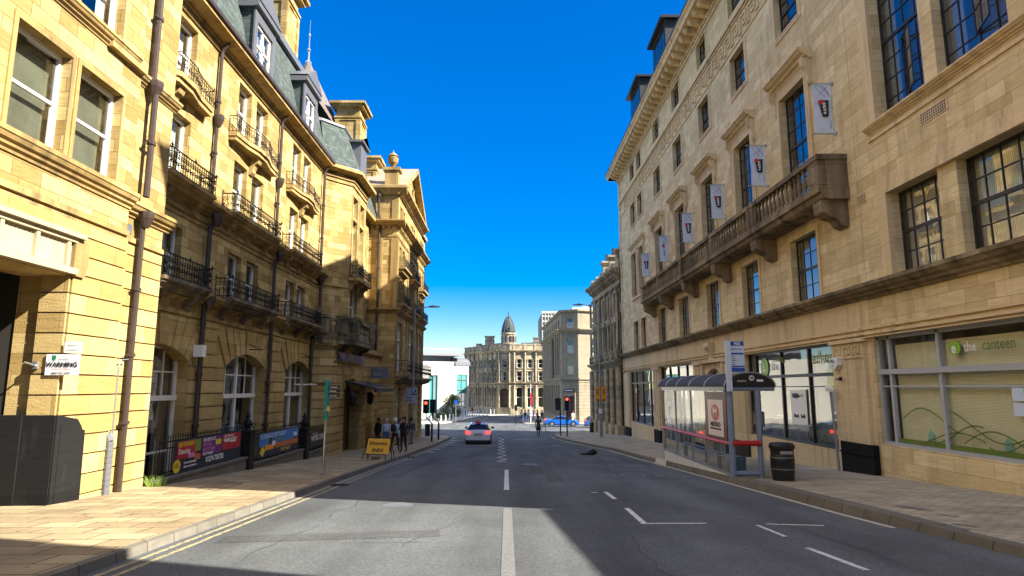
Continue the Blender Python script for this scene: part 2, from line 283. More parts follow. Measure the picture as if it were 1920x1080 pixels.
M = dict(
 gold=stone('golden_sandstone', (.27, .18, .06), (.54, .40, .175), (.13, .10, .06), .72, .30, .008, stain=.6, sootamt=(.52, .76), var=1.0),
 goldr=stone('golden_sandstone_courses', (.33, .22, .075), (.55, .41, .18), (.2, .14, .08), 1.5, .4, .006, voff=1.46-.4*3, stain=.6, sootamt=(.52, .76)),
 tan=stone('tan_sandstone', (.50, .375, .19), (.86, .71, .44), (.20, .145, .08), .95, .36, .006, stain=.6, sootamt=(.5, .74), var=.5, mcol=.5),
 trim=stone('carved_tan_stone', (.56, .42, .24), (.80, .64, .40), (.12, .09, .055), 1.9, 3, .005, stain=.6, streak=.8, sootamt=(.52, .74), var=.3),
 strim=stone('soot_and_shade_dark_ledge', (.16, .125, .075), (.34, .26, .16), (.04, .035, .025), 1.6, 3, .006, stain=.8, streak=.8, sootamt=(.46, .66)),
 vict=stone('sooty_brown_stone', (.38, .29, .17), (.62, .50, .32), (.09, .075, .05), .9, .36, .008, stain=.55, sootamt=(.5, .7), var=.5),
 gtrim=stone('carved_golden_stone', (.30, .20, .075), (.46, .33, .14), (.08, .06, .035), 1.9, 3, .006, stain=.75, streak=.75, sootamt=(.46, .68)),
 soot=stone('soot_and_groove_dark_stone', (.14, .11, .07), (.3, .25, .16), (.03, .03, .025), .9, .36, .008, stain=.8, sootamt=(.45, .62)),
 black=stone('painted_black_stone', (.007, .0072, .0075), (.014, .014, .0145), (.09, .085, .08), 9, 9, .001, stain=.4, bump=.3, sootamt=(.55, .7)),
 dome=stone('pale_weathered_stone', (.42, .35, .23), (.60, .51, .35), (.08, .075, .06), .9, .36, .006, stain=.75, sootamt=(.42, .62)),
 grey=stone('grey_brown_stone', (.26, .22, .15), (.36, .31, .22), (.10, .09, .07), 1.0, .4, .006, stain=.5, var=.4),
 slate=stone('grey_slate', (.05, .065, .062), (.10, .125, .12), (.1, .12, .11), .3, .17, .007, mcol=.45, stain=.3, bump=.6),
 lead=plain('lead_flashing', (.16, .17, .19), .5, .3), grefl=plain('green_reflection_sheet', (.15, .15, .10), .9, 0, .4, 2, 0), dolive=plain('dark_olive_lettering', (.12, .17, .015), .5, bump=0), sgrey=plain('light_grey_shop_frame', (.40, .41, .43), .5, 0, .08), fglass=plain('distant_dark_glass', (.03, .035, .042), .25, 0, .3, 2, 0, spec=.35), grail=plain('weathered_grey_metal', (.16, .165, .18), .5, .4),
 iron=plain('black_wrought_iron', (.014, .013, .012), .6, .0, .3, 20, spec=.25), pipe=plain('brown_black_pipe_paint', (.05, .033, .026), .45, 0, .3, 9),
 white=plain('white_window_paint', (.78, .77, .72), .45, 0, .08), blk=plain('black_window_frame', (.018, .018, .02), .4), galv=plain('brushed_steel', (.42, .43, .45), .35, .7),
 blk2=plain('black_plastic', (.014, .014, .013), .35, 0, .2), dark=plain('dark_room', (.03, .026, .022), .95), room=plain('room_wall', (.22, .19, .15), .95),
 glass=glass('window_glass'), sglass=glass('shop_glass', (.96, .97, .96), 2.0), tglass=glass('clear_shelter_glass', (.86, .89, .88), .8), dglass=plain('dark_glass', (.012, .014, .016), .06, 0, .05, 3, 0),
 curt=curtain_mat('net_curtain', (.72, .72, .68)), curtb=curtain_mat('blue_curtain', (.3, .38, .5)), blind=curtain_mat('cream_slat_blind', (.93, .90, .60), 60, 'z', .12), gblind=curtain_mat('grey_slat_blind', (.3, .32, .27), 90, 'z', .45),
 asph=asphalt('asphalt', .1, (.93, 1, 1.04)), gasph=asphalt('ground_asphalt', .12),
 pavL=paving('yellow_grey_slabs', (.28, .21, .115), (.42, .33, .19), .75, .5, .014, rot=0, mcol=.3), pavR=paving('small_stone_setts', (.38, .33, .23), (.50, .43, .31), .3, .15, .01), plaza=paving('pale_plaza_slabs', (.5, .47, .4), (.6, .56, .48), .9, .6),
 kerb=stone('kerb_stone', (.14, .128, .105), (.22, .20, .165), (.06, .055, .05), .95, 5, .012, stain=.6, var=.5), paleK=plain('pale_kerb', (.6, .58, .48), .8),
 wline=worn('white_road_paint', (.68, .68, .66), (.14, .14, .14), .56), wfade=worn('faded_white_road_paint', (.16, .16, .157), (.11, .11, .11), .5, 22), yline=worn('yellow_road_paint', (.42, .35, .17), (.13, .13, .12), .5), cline=worn('cream_road_paint', (.62, .56, .4), (.15, .15, .14), .58),
 lampg=plain('grey_lamp_paint', (.27, .28, .29), .45, .3), shel=plain('blue_grey_shelter_paint', (.22, .27, .36), .4, .1), red=plain('red_paint', (.55, .02, .02), .35), dkroof=plain('smoked_roof', (.06, .06, .06), .6, spec=.1),
 teal=plain('teal_paint', (.0, .28, .25), .35), steel=plain('polished_steel', (.65, .65, .63), .2, .9), yel=plain('orange_yellow_sign', (1.0, .52, .01), .5, 0, .02), wsign=plain('white_sign', (.8, .8, .78), .4, 0, .03, bump=0), bsign=plain('blue_sign', (.02, .08, .38), .4, bump=0), pblue=plain('pale_blue_sign', (.58, .67, .82), .4, 0, .05, bump=0),
 ink=plain('black_ink', (.015, .015, .018), .5, bump=0), rink=plain('red_ink', (.6, .02, .03), .5, bump=0), lime=plain('lime_green', (.25, .5, .02), .4, bump=0), olive=plain('olive_lettering', (.33, .38, .05), .5, bump=0), purple=plain('purple_letters', (.10, .06, .34), .4, bump=0), brown=plain('brown_wood', (.10, .05, .03), .5),
 tlred=emit('red_signal_lamp', (1, .02, .01), 6), brake=emit('brake_lamp', (1, .03, .02), 1.6), wlamp=emit('lit_lamp', (1, .95, .85), 3), orange=plain('orange_poster', (.9, .35, .01), .5),
 carw=plain('white_car_paint', (.72, .74, .78), .25, .0, .02, coat=1, bump=0), carb=plain('blue_car_paint', (.01, .14, .6), .25, .1, .02, coat=1, bump=0), rubber=plain('tyre_rubber', (.02, .02, .02), .8),
 leaf=plain('leaves', (.10, .16, .03), .6, 0, .5, 3), leafd=plain('dark_leaves', (.05, .09, .02), .6, 0, .5, 3), bark=plain('bark', (.12, .09, .06), .9), wclad=plain('white_cladding', (.58, .565, .50), .5, 0, .04, .4), tealg=plain('teal_panel', (.08, .36, .33), .2),
 skin=plain('skin', (.5, .3, .22), .6, bump=0), soil=plain('mud_dirt', (.06, .05, .04), .95))
# ================= the setting: ground, road, pavements =================
def sheet(ys, xa, xb, dz, nx=1):
    mb = MB(); rows = []
    for y in ys:
        a = xa(y); b = xb(y); rows.append([(a+(b-a)*i/nx, y, G(y)+dz) for i in range(nx+1)])
    for r0, r1 in zip(rows, rows[1:]):
        for i in range(nx): mb.quad(r0[i], r0[i+1], r1[i+1], r1[i])
    return mb
def lin(pts):
    def g(y):
        if y <= pts[0][0]: return pts[0][1]
        for (a, b), (c, d) in zip(pts, pts[1:]):
            if y <= c: return b+(d-b)*(y-a)/(c-a)
        return pts[-1][1]
    return g
def yr(*k): 
    s = set(k)
    for g in GP:
        if min(k) < g[0] < max(k): s.add(g[0])
    return sorted(s)
struct(sheet(yr(-80, 3000), lambda y: -1500, lambda y: 1500, -.03, 2).build('ground', M['gasph']))
struct(sheet(yr(-40, 62), lambda y: -7, lambda y: 8, 0).build('road', M['asph']))
struct(sheet(yr(62, 160), lambda y: -60, lambda y: 60, 0).build('crossing_road', M['asph']))
kerbL = lin([(-40, -4.62), (7.4, -4.62), (24, -4.8), (56, -4.72), (58.5, -5.2), (61, -6.6), (62.5, -8.4)])
kerbR = lin([(-40, 6.35), (8.4, 6.35), (12, 6.2), (26, 6.15), (38, 6.05), (46, 5.3), (55, 4.2), (60, 4.1), (66, 5.0), (72, 7.2), (77, 10.4)])
yl = yr(-40, 0, 4, 8, 12, 16, 20, 24, 28, 32, 36, 40, 44, 48, 52, 54, 56, 57.2, 58.5, 59.7, 61, 62.5)
yR = yr(-40, 0, 4, 8, 12, 16, 20, 24, 28, 32, 36, 38, 40, 42, 44, 46, 48, 52, 55, 58, 60, 63, 66, 69, 72, 75, 77)
struct(sheet(yl, lambda y: -10.2, lambda y: kerbL(y)-.16, .11).build('pavement_left', M['pavL']))
struct(sheet(yR, lambda y: kerbR(y)+.2, lambda y: 12.5, .12).build('pavement_right', M['pavR']))
def kerb(name, ys, k, sgn, wd, h, m):
    mb = MB()
    for a, b in zip(ys, ys[1:]):
        p = [(k(a), a), (k(b), b)]
        i0 = (k(a)+sgn*wd, a); i1 = (k(b)+sgn*wd, b)
        top = [(p[0][0]+sgn*.03, a, G(a)+h), (p[1][0]+sgn*.03, b, G(b)+h), (i1[0], b, G(b)+h), (i0[0], a, G(a)+h)]
        mb.quad(*top); mb.quad((p[0][0], a, G(a)-.05), (p[1][0], b, G(b)-.05), top[1], top[0])
        mb.quad((i0[0], a, G(a)-.05), (i1[0], b, G(b)-.05), top[2], top[3])
    return struct(mb.build(name, m))
kerb('kerb_left', yl, kerbL, -1, .17, .113, M['kerb'])
kerb('kerb_right', yR, kerbR, 1, .22, .127, M['kerb'])
mb = MB()                                   # raised bus boarding kerb, pale end stones
ys = yr(9.5, 12, 16, 18, 20, 22, 24, 25.4)
for a, b in zip(ys, ys[1:]):
    h0 = .1*min(1, (a-9.5)/2); h1 = .1*min(1, (b-9.5)/2)
    x0 = kerbR(a); x1 = kerbR(b)
    mb.hexa([(x0-.01, a, G(a)), (x1-.01, b, G(b)), (x1+.3, b, G(b)), (x0+.3, a, G(a)), (x0+.02, a, G(a)+.125+h0*.4), (x1+.02, b, G(b)+.125+h1*.4), (x1+.3, b, G(b)+.135+h1*.4), (x0+.3, a, G(a)+.135+h0*.4)])
struct(mb.build('bus_kerb', M['kerb']))
mb = MB()
for a, b in ((25.4, 26.3), (26.33, 27.2)):
    mb.hexa([(6.13, a, G(a)), (6.13, b, G(b)), (6.5, b, G(b)), (6.5, a, G(a)), (6.18, a, G(a)+.2), (6.18, b, G(b)+.17), (6.5, b, G(b)+.17), (6.5, a, G(a)+.2)])
struct(mb.build('pale_kerb_stones', M['paleK']))
# plaza on the far left, pavement before the domed building, island
def polysheet(name, pts, dz, m, thick=.12):
    mb = MB(); n = len(pts)
    top = [(x, y, G(y)+dz) for x, y in pts]; mb.add(top, [tuple(range(n))])
    for i in range(n):
        a = top[i]; b = top[(i+1) % n]; mb.quad(a, b, (b[0], b[1], b[2]-thick-.05), (a[0], a[1], a[2]-thick-.05))
    return struct(mb.build(name, m))
polysheet('plaza_left', [(-60, 90), (-12, 92.2), (-9.2, 93.7), (-8, 98.8), (-6.9, 106.5), (-5, 120), (-2.5, 127.5), (1, 130.2), (8, 131), (8, 150), (-60, 150)], .12, M['plaza'])
polysheet('pavement_far', [(2.6, 92.5), (7.4, 91.2), (60, 91.2), (60, 130), (7, 131), (3.4, 124), (2.2, 105)], .12, M['plaza'])
def rmark(name, quads, m, dz=.005):
    mb = MB()
    for q in quads:
        mb.add([(x, y, G(y)+dz) for x, y in q], [tuple(range(len(q)))])
    return struct(mb.build(name, m))
def seg(x0, y0, x1, y1, wd, n=None):
    L = math.hypot(x1-x0, y1-y0); n = n or max(1, int(abs(y1-y0)/3)); ux, uy = (x1-x0)/L, (y1-y0)/L; px, py = -uy*wd/2, ux*wd/2; out = []
    for i in range(n):
        a, b = i/n, (i+1)/n
        A = (x0+(x1-x0)*a, y0+(y1-y0)*a); B = (x0+(x1-x0)*b, y0+(y1-y0)*b)
        out.append([(A[0]-px, A[1]-py), (B[0]-px, B[1]-py), (B[0]+px, B[1]+py), (A[0]+px, A[1]+py)])
    return out
q = []
for a, b in zip(yl[:-6], yl[1:-5]):
    for o in (.12, .32):
        q.append([(kerbL(a)+o, a), (kerbL(b)+o, b), (kerbL(b)+o+.075, b), (kerbL(a)+o+.075, a)])
rmark('double_yellow_lines', q, M['yline'])
q = []
ks = [y for y in yR if 10.5 <= y <= 58]; ks = [10.5]+ks
for a, b in zip(ks, ks[1:]): q.append([(kerbR(a)-.2, a), (kerbR(b)-.2, b), (kerbR(b)-.1, b), (kerbR(a)-.1, a)])
rmark('kerb_edge_line', q, M['cline'])
rmark('centre_line_dash', seg(0, 16.3, 0, 23.1, .13), M['wline'])
rmark('centre_line_faded', seg(.02, -10, .02, 12.9, .16), M['wfade'])
q = []; y = 27.9; s = 1
while y < 54:
    st = 1.55+.04*(y-28); q += seg(-.2-.2*s-.01*(y-28), y, -.2+.2*s-.01*(y-28), y+st, .1, 1); s = -s; y += st
q += seg(-.38, 27.9, .06, 27.9, .12, 1)
rmark('zigzag_centre_marking', q, M['wline'])
q = seg(2.35, 14.4, 2.36, 15.8, .1)+seg(2.33, 12.9, 2.27, 11.0, .1)+seg(2.22, 11.0, 3.3, 11.0, .09, 1)+seg(2.0, 15.7, 2.16, 15.7, .1, 1)
q += seg(4.06, 10.8, 4.07, 9.75, .07)+seg(4.25, 10.92, 5.12, 10.75, .08, 1)+seg(4.0, 8.9, 4.07, 7.6, .09)
rmark('bus_bay_marking', q, M['wline'])
mb = MB(); 
for s_, yy in (('BUS', 25.9), ('STOP', 21.6)):
    t = MB().text(s_, (4.3, 0, 0), (-1, 0, 0), (0, -1, 0), 1.15, align='CENTER', ext=0)
    mb.add([(x, yy+y*1.9, G(yy+y*1.9)+.006) for x, y, z in t.v], t.f)
struct(mb.build('bus_stop_lettering', M['wfade']))
q = []
for k in range(6): q += seg(-4.3, 36+k*3.2, -4.05, 36.4+k*3.2, .5, 1)
q += seg(-3.9, 52.5, -2.2, 53, .18, 1)+seg(.6, 54, 3.4, 54.4, .2, 1)
rmark('road_studs_and_stop_line', q, M['wline'])
rmark('far_give_way_lines', seg(-3, 92, 1.5, 91, .15, 1)+seg(-1, 99, 2, 97.5, .15, 1)+seg(-6, 84, -2, 84, .15, 1), M['wline'])
rmark('tar_patches', seg(-2.1, 30, -1.2, 34, .7)+seg(1.4, 18.5, 1.5, 30, .5)+seg(-3.4, 20, -3.2, 29, .35), asphalt('tar_patch', .075), .003)
rmark('pavement_cellar_lights', [[(7.1, 12.25), (7.35, 12.2), (7.5, 11.6), (7.25, 11.65)], [(7.18, 11.15), (7.3, 11.1), (7.42, 10.86), (7.3, 10.88)], [(6.75, 10.15), (6.9, 10.1), (7.0, 9.82), (6.87, 9.86)]], M['lead'], .124)
rmark('pavement_access_cover', seg(-7.3, 15.7, -7.2, 17.3, .05)+seg(-6.6, 15.2, -6.7, 16.9, .05)+seg(-7.3, 15.7, -6.6, 15.2, .05, 1)+seg(-7.2, 17.3, -6.7, 16.9, .05, 1)+seg(-6.95, 15.4, -6.95, 17.1, .03), M['soil'], .115)
for i, (x, y, r_) in enumerate(((-2.2, 13.4, .3), (-3.0, 10.9, .22), (.9, 26, .3), (3.3, 44, .3))):
    mb = MB(); mb.lathe((x, y, G(y)+.001), [(r_, 0), (r_*.98, .006)], 20)
    tag(mb.build('manhole_cover', M['lead']), ['round iron cover in the sunlit road right of the yellow lines', 'small round iron cover in the sunlit road nearest the camera', 'round iron cover in the shaded road ahead of the white centre dash', 'round iron cover in the road near the right hand crossing'][i], 'manhole cover', 'manhole covers in the road')

# ================= windows, railings =================
def window(f, a0, a1, w0, w1, dep, style, par, cur=None, nx=4, ny=4, thick=2, fm=None, gm=None, side=.5):
    mb = MB(); z = -dep; fm = fm or M['white']
    if style == 'sash':
        t = .075
        mb.fb(f, a0, a0+t, w0, w1, z, z+.07); mb.fb(f, a1-t, a1, w0, w1, z, z+.07); mb.fb(f, a0+t, a1-t, w0, w0+t*1.1, z, z+.07); mb.fb(f, a0+t, a1-t, w1-t, w1, z, z+.07)
        wm = (w0+w1)/2; mb.fb(f, a0+t, a1-t, wm-.03, wm+.03, z, z+.06)
        mb.fb(f, a0+t, a0+t+.04, w0+t, wm-.03, z, z+.03); mb.fb(f, a1-t-.04, a1-t, w0+t, wm-.03, z, z+.03)
    elif style == 'tall':                # tall casement with transom, centre mullion and barred fanlight
        t = .09; wt = w0+(w1-w0)*.66; c = (a0+a1)/2
        mb.fb(f, a0, a0+t, w0, w1, z, z+.08); mb.fb(f, a1-t, a1, w0, w1, z, z+.08); mb.fb(f, a0+t, a1-t, w1-t, w1, z, z+.08); mb.fb(f, a0+t, a1-t, w0, w0+t, z, z+.08)
        mb.fb(f, a0, a1, wt-.07, wt+.07, z, z+.12); mb.fb(f, c-.07, c+.07, w0+t, wt-.07, z, z+.08); mb.fb(f, c-.06, c+.06, wt+.07, w1-t, z, z+.08)
        for k in (0, 1):
            b0, b1 = (a0+t, c-.07) if k == 0 else (c+.07, a1-t)
            mb.fb(f, b0, b1, w0+(wt-w0)*.48-.03, w0+(wt-w0)*.48+.03, z, z+.06); bc = (b0+b1)/2
            mb.fb(f, bc-.02, bc+.02, wt+.07, w1-t, z, z+.04); mb.fb(f, b0, b1, (wt+w1)/2-.02, (wt+w1)/2+.02, z, z+.045)
    elif style == 'metal':
        t = .05
        mb.fb(f, a0, a0+t, w0, w1, z, z+.05); mb.fb(f, a1-t, a1, w0, w1, z, z+.05); mb.fb(f, a0+t, a1-t, w0, w0+t, z, z+.05); mb.fb(f, a0+t, a1-t, w1-t, w1, z, z+.05)
        for i in range(1, nx): x = a0+(a1-a0)*i/nx; mb.fb(f, x-.016, x+.016, w0+t, w1-t, z, z+.035)
        for j in range(1, ny):
            y = w0+(w1-w0)*j/ny; h = .045 if j == thick else .016; mb.fb(f, a0+t, a1-t, y-h, y+h, z, z+(.06 if j == thick else .038))
    win = mb.build('window', fm, par)
    g = MB(); g.quad(f.p(a0, w0, z+.015), f.p(a1, w0, z+.015), f.p(a1, w1, z+.015), f.p(a0, w1, z+.015)); g.build('pane', gm or M['glass'], win)
    if cur:
        c = MB(); zz = z-.16
        if cur[0] == 'full': c.quad(f.p(a0, w0, zz), f.p(a1, w0, zz), f.p(a1, w1, zz), f.p(a0, w1, zz))
        elif cur[0] == 'sides':
            s_ = (a1-a0)*side*.5; c.quad(f.p(a0, w0, zz), f.p(a0+s_, w0, zz), f.p(a0+s_, w1, zz), f.p(a0, w1, zz)); c.quad(f.p(a1-s_, w0, zz), f.p(a1, w0, zz), f.p(a1, w1, zz), f.p(a1-s_, w1, zz))
        elif cur[0] == 'low': c.quad(f.p(a0, w0, zz), f.p(a1, w0, zz), f.p(a1, w0+(w1-w0)*cur[2], zz), f.p(a0, w0+(w1-w0)*cur[2], zz))
        elif cur[0] == 'high': c.quad(f.p(a0, w1-(w1-w0)*cur[2], zz), f.p(a1, w1-(w1-w0)*cur[2], zz), f.p(a1, w1, zz), f.p(a0, w1, zz))
        c.build('curtain' if 'blind' not in cur[1].name else 'blind', cur[1], win)
    return win
def rcur():
    r = RND.random()
    return ('sides', M['curt']) if r < .45 else ('full', M['curt']) if r < .6 else ('low', M['curt'], .5) if r < .8 else ('high', M['curt'], .35)
def railing(mb, f, a0, a1, w0, h, d, d0=0, step=.13, scroll=True, spikes=True):
    runs = [(lambda t: f.p(a0+(a1-a0)*t, 0, d), a1-a0)]
    if d-d0 > .1: runs += [(lambda t: f.p(a0, 0, d0+(d-d0)*t), d-d0), (lambda t: f.p(a1, 0, d0+(d-d0)*t), d-d0)]
    for fn, L in runs:
        up = V((0, 0, 1)); P = lambda t, z: V(fn(t))+up*(w0+z)
        for z, r in ((.04, .016), (h, .022), (h*.8, .012)): mb.tube(P(0, z), P(1, z), r, 4)
        n = max(2, int(L/step)); dv = (V(fn(1))-V(fn(0)))/n
        for i in range(n+1): mb.tube(P(i/n, .0), P(i/n, h), .011, 4, cap=False)
        if scroll:
            for i in range(n):
                c = P((i+.5)/n, h*.4); rr = min(dv.length*.42, h*.2); e = dv.normalized()
                s_ = 1 if i % 2 else -1
                pts = [c+e*(rr*(1-.09*k)*math.cos(.8*k*s_))+up*(rr*1.3*(1-.09*k)*math.sin(.8*k*s_)+.0) for k in range(9)]
                mb.path(pts, .012, 3)
                c2 = P((i+.5)/n, h*.68); mb.path([c2+e*rr*.8*math.cos(t*1.05)+up*rr*.6*math.sin(t*1.05) for t in range(7)], .01, 3)
        if spikes:
            for t in ((0, .5, 1) if L > 1 else (0, 1)):
                mb.tube(P(t, h), P(t, h+.16), .02, 5, .004); mb.tube(P(t, h+.03)-dv.normalized()*.05, P(t, h+.1), .012, 4, .005); mb.tube(P(t, h+.03)+dv.normalized()*.05, P(t, h+.1), .012, 4, .005)
def scrollbracket(mb, f, a, w, d, h, wd=.22):     # console: S-profile swept across
    pts = [(0, w), (d, w), (d, w-.1*h), (d*.88, w-.3*h), (d*.55, w-.45*h), (d*.4, w-.7*h), (d*.42, w-.85*h), (d*.2, w-h), (0, w-h)]
    mb.prof(f, a-wd/2, a+wd/2, pts)
def cornice(mb, f, a0, a1, w, d, h, mi=0):        # stepped moulding with its top at w, height h, depth d
    mb.prof(f, a0, a1, [(0, w), (d, w), (d, w-.25*h), (d*.9, w-.3*h), (d*.75, w-.5*h), (d*.5, w-.6*h), (d*.45, w-.75*h), (d*.2, w-.85*h), (d*.15, w-h), (0, w-h)], mi)
def pipe(par, pts, r=.06, name='drainpipe', hopper=None):
    mb = MB(); mb.path([V(p) for p in pts], r, 8)
    for a, b in zip(pts, pts[1:]):
        a = V(a); b = V(b); L = (b-a).length; k = int(L/1.8)
        for i in range(1, k+1): p = a+(b-a)*(i/(k+1)); e = (b-a).normalized(); mb.tube(p-e*.04, p+e*.04, r*1.4, 8); mb.box(p.x-.03, p.x+.03, p.y-r*2.2, p.y+r*2.2, p.z-.025, p.z+.025)
    if hopper:
        for h in hopper: h = V(h); mb.lathe(h, [(r*1.1, -.25), (r*2.4, -.02), (r*2.6, .08), (r*2.6, .13)], 8)
    return mb.build(name, M['pipe'], par)

# ================= near left block =================
b = thing('stone_building', 'golden stone block nearest the camera on the left, with a dark gateway', 'building', (-8.7, 14, G(14)))
f = FL(-8.7); f2 = FL(-8.84); Y0 = -12; YP = 14.35; YE = 16.1
hol = [(9.0, 12.65, -4, 2.2), (10.58, 12.02, 4.45, 6.52), (12.28, 13.72, 4.45, 6.52), (10.35, 11.75, 7.66, 9.9), (12.05, 13.48, 7.66, 9.9), (6.3, 7.7, 4.45, 6.52), (8.0, 9.4, 4.45, 6.52)]
mb = MB(); wall(mb, f, Y0, YP, 3.3, 17, hol, .32); wall(mb, f2, YP, YE, 3.3, 17)
mb.quad(f.p(YP, -3, 0), f.p(YP, 17, 0), f.p(YP, 17, -.14), f.p(YP, -3, -.14))
mb.quad(f2.p(YE, -3, 0), f2.p(YE, 17, 0), f2.p(YE, 17, -.6), f2.p(YE, -3, -.6))
mb.build('wall', M['gold'], b)
mb = MB(); wall(mb, f, Y0, YP, -3, 3.3, hol, 1.0); wall(mb, f2, YP, YE, -3, 3.3)
base = 1.46
rust(mb, f, Y0, YP, -2.6, 3.3, .4, base, [(9.0, 12.65, -4, 3.05)], .05, .022); rust(mb, f2, YP, YE-.03, -2.6, 3.3, .4, base, (), .05, .022)
fj = FC(12.6); wall(mb, fj, -9.2, -8.66, -3, 2.2); rust(mb, fj, -9.2, -8.66, -2.6, 2.2, .4, base, (), .045, .022)
mb.build('banded_courses', [M['goldr'], M['soot']], b)
mb = MB()                                                    # the dark gateway
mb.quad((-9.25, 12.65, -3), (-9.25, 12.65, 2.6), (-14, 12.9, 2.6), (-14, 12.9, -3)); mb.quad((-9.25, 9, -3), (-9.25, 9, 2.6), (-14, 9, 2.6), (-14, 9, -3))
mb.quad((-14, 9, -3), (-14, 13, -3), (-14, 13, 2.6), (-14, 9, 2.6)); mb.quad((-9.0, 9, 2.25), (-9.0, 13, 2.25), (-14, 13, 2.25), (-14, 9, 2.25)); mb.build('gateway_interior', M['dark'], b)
mb = MB(); mb.fb(f, 8.9, 12.62, 2.22, 2.34, -.5, .16); mb.fb(f, 8.9, 12.55, 2.34, 2.86, -.05, .03); mb.fb(f, 8.9, 12.6, 2.86, 2.95, -.5, .12); mb.fb(f, 8.8, 12.75, 2.95, 3.04, -.05, .2)
for k in range(5): mb.fb(f, 8.95+k*.85, 9.03+k*.85, 2.34, 2.86, .03, .1)
for k in range(32):
    for z in (2.4, 2.8): p = f.p(9.0+k*.11, z, .03); mb.ball(p, .016, 5, 3)
mb.build('gateway_beam', plain('cream_beam_paint', (.44, .37, .24), .5, 0, .2, 3), b)
mb = MB(); mb.fprism(f, [(12.55, 2.2), (12.9, 2.2), (13.0, 2.5), (12.95, 2.9), (12.7, 3.02), (12.55, 2.95)], 0, .11); mb.build('scrolled_corbel', M['gtrim'], b)
mb = MB(); mb.fprism(f, [(12.6, -2.6), (13.5, -2.6), (13.46, -.86), (13.38, -.84), (13.33, -.76), (13.2, -.62), (12.6, -.52)], .051, .075); mb.fprism(f, [(12.72, -2.5), (13.33, -2.5), (13.33, -.98), (13.1, -.8), (12.72, -.72)], .075, .085)
mb.fb(fj, -9.25, -8.62, -2.7, -.52, .05, .07); mb.box(-9.9, -9.24, 12.5, 12.66, -2.7, -.52); mb.build('plinth', M['black'], b)
mb = MB(); cornice(mb, f, Y0, YP+.02, 4.42, .22, .36); cornice(mb, f2, YP, YE+.25, 4.3, .26, .34); mb.fb(f, Y0, YP, 3.42, 3.54, 0, .07); mb.fb(f2, YP, YE, 3.36, 3.48, 0, .07); mb.fb(f, Y0, YP, 3.3, 3.36, 0, .05)
cornice(mb, f, Y0, YP-.3, 7.62, .2, .26); cornice(mb, f2, YP, YE+.1, 7.45, .2, .24); mb.fb(f, 13.0, YP, 7.35, 7.6, 0, .14); mb.build('string_course', M['gtrim'], b)
mb = MB()
for h in hol[1:]: band(mb, f, h[0], h[1], h[2], h[3], .1, 0, .03, bottom=False); mb.cut()
build_each(mb, 'architrave', M['gtrim'], b)
for h in hol[1:]: window(f, *h, .26, 'sash', b, ('sides', M['curt']) if h[2] > 7 else ('full', M['grefl']))  # lower panes: green sheet behind the glass imitates reflections of the opposite front
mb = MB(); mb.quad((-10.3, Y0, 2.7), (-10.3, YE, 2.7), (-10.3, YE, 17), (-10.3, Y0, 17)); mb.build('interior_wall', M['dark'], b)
mb = MB(); mb.box(-16, -9.9, Y0, 8.9, -3, 17); mb.box(-16, -10.35, 8.9, YE, 2.7, 17); mb.box(-16, -14.1, 8.9, YE, -3, 2.7); mb.box(-16, -8.6, Y0, YE, 17, 17.4); mb.build('roof', M['lead'], b)
pipe(b, [(-8.7, 14.85, 16), (-8.7, 14.85, 7.4), (-8.62, 14.85, 7.2), (-8.62, 14.85, 4.5)], .075, hopper=[(-8.65, 14.85, 7.3)])
pipe(b, [(-8.58, 14.88, 4.05), (-8.66, 14.88, 3.8), (-8.66, 14.88, G(14.9)+.1)], .065, hopper=[(-8.58, 14.88, 4.0)])
mb = MB(); mb.path([V((-8.6, 14.3, G(14.3)+.1)), V((-8.6, 14.3, -1.15)), V((-8.66, 14.3, -1.0))], .075, 9); mb.lathe((-8.6, 14.3, -1.12), [(.075, 0), (.05, .1), (.01, .2)], 9)
for k in range(9): mb.lathe((-8.6, 14.3, -2.2+k*.12), [(.082, 0), (.082, .03)], 9)
mb.build('cable_cover', M['lead'], b)
mb = MB(); mb.path([V((-8.64, 14.42, -1.1)), V((-8.64, 14.42, .45)), V((-8.64, 14.5, .62)), V((-8.64, 14.75, .64))], .016, 5); mb.build('conduit', M['galv'], b)
mb = MB(); mb.fb(f2, 14.42, 14.72, 3.56, 3.78, .0, .03); mb.build('air_vent', M['lead'], b)
mb = MB(); mb.tube((-9.12, 12.55, .42), (-9.0, 12.1, .47), .02, 6); mb.box(-9.16, -9.06, 12.5, 12.56, .36, .5); mb.build('wall_bracket', M['galv'], b)
# signs on the jamb (plane y = 12.55, facing the camera)
s = MB(); s.box(-8.91, -8.28, 12.52, 12.555, .24, .64); o = s.build('warning_sign', M['wsign']); tag(o, 'white warning sign with a green shield on the gateway jamb', 'sign')
t = MB(); t.text('WARNING', (-8.595, 12.515, .40), (1, 0, 0), (0, 0, 1), .125, align='CENTER', bold=.004); t.text('0800 955 2475', (-8.595, 12.515, .26), (1, 0, 0), (0, 0, 1), .06, align='CENTER', bold=.001); t.text('Security', (-8.66, 12.515, .53), (1, 0, 0), (0, 0, 1), .06); t.build('lettering', M['ink'], o)
t = MB(); t.text('Under Surveillance', (-8.595, 12.515, .345), (1, 0, 0), (0, 0, 1), .05, align='CENTER'); t.build('red_lettering', M['rink'], o)
t = MB(); t.prism([(-8.8, 12.517, .62), (-8.72, 12.517, .62), (-8.72, 12.517, .55), (-8.76, 12.517, .5), (-8.8, 12.517, .55)], (0, .002, 0)); t.build('shield_emblem', plain('green_emblem', (.02, .2, .08), .5), o)
s = MB(); s.box(-8.58, -8.27, 12.52, 12.555, .67, .88); o = s.build('notice_sign', M['wsign']); tag(o, 'small white notice fixed above the warning sign on the gateway jamb', 'sign')
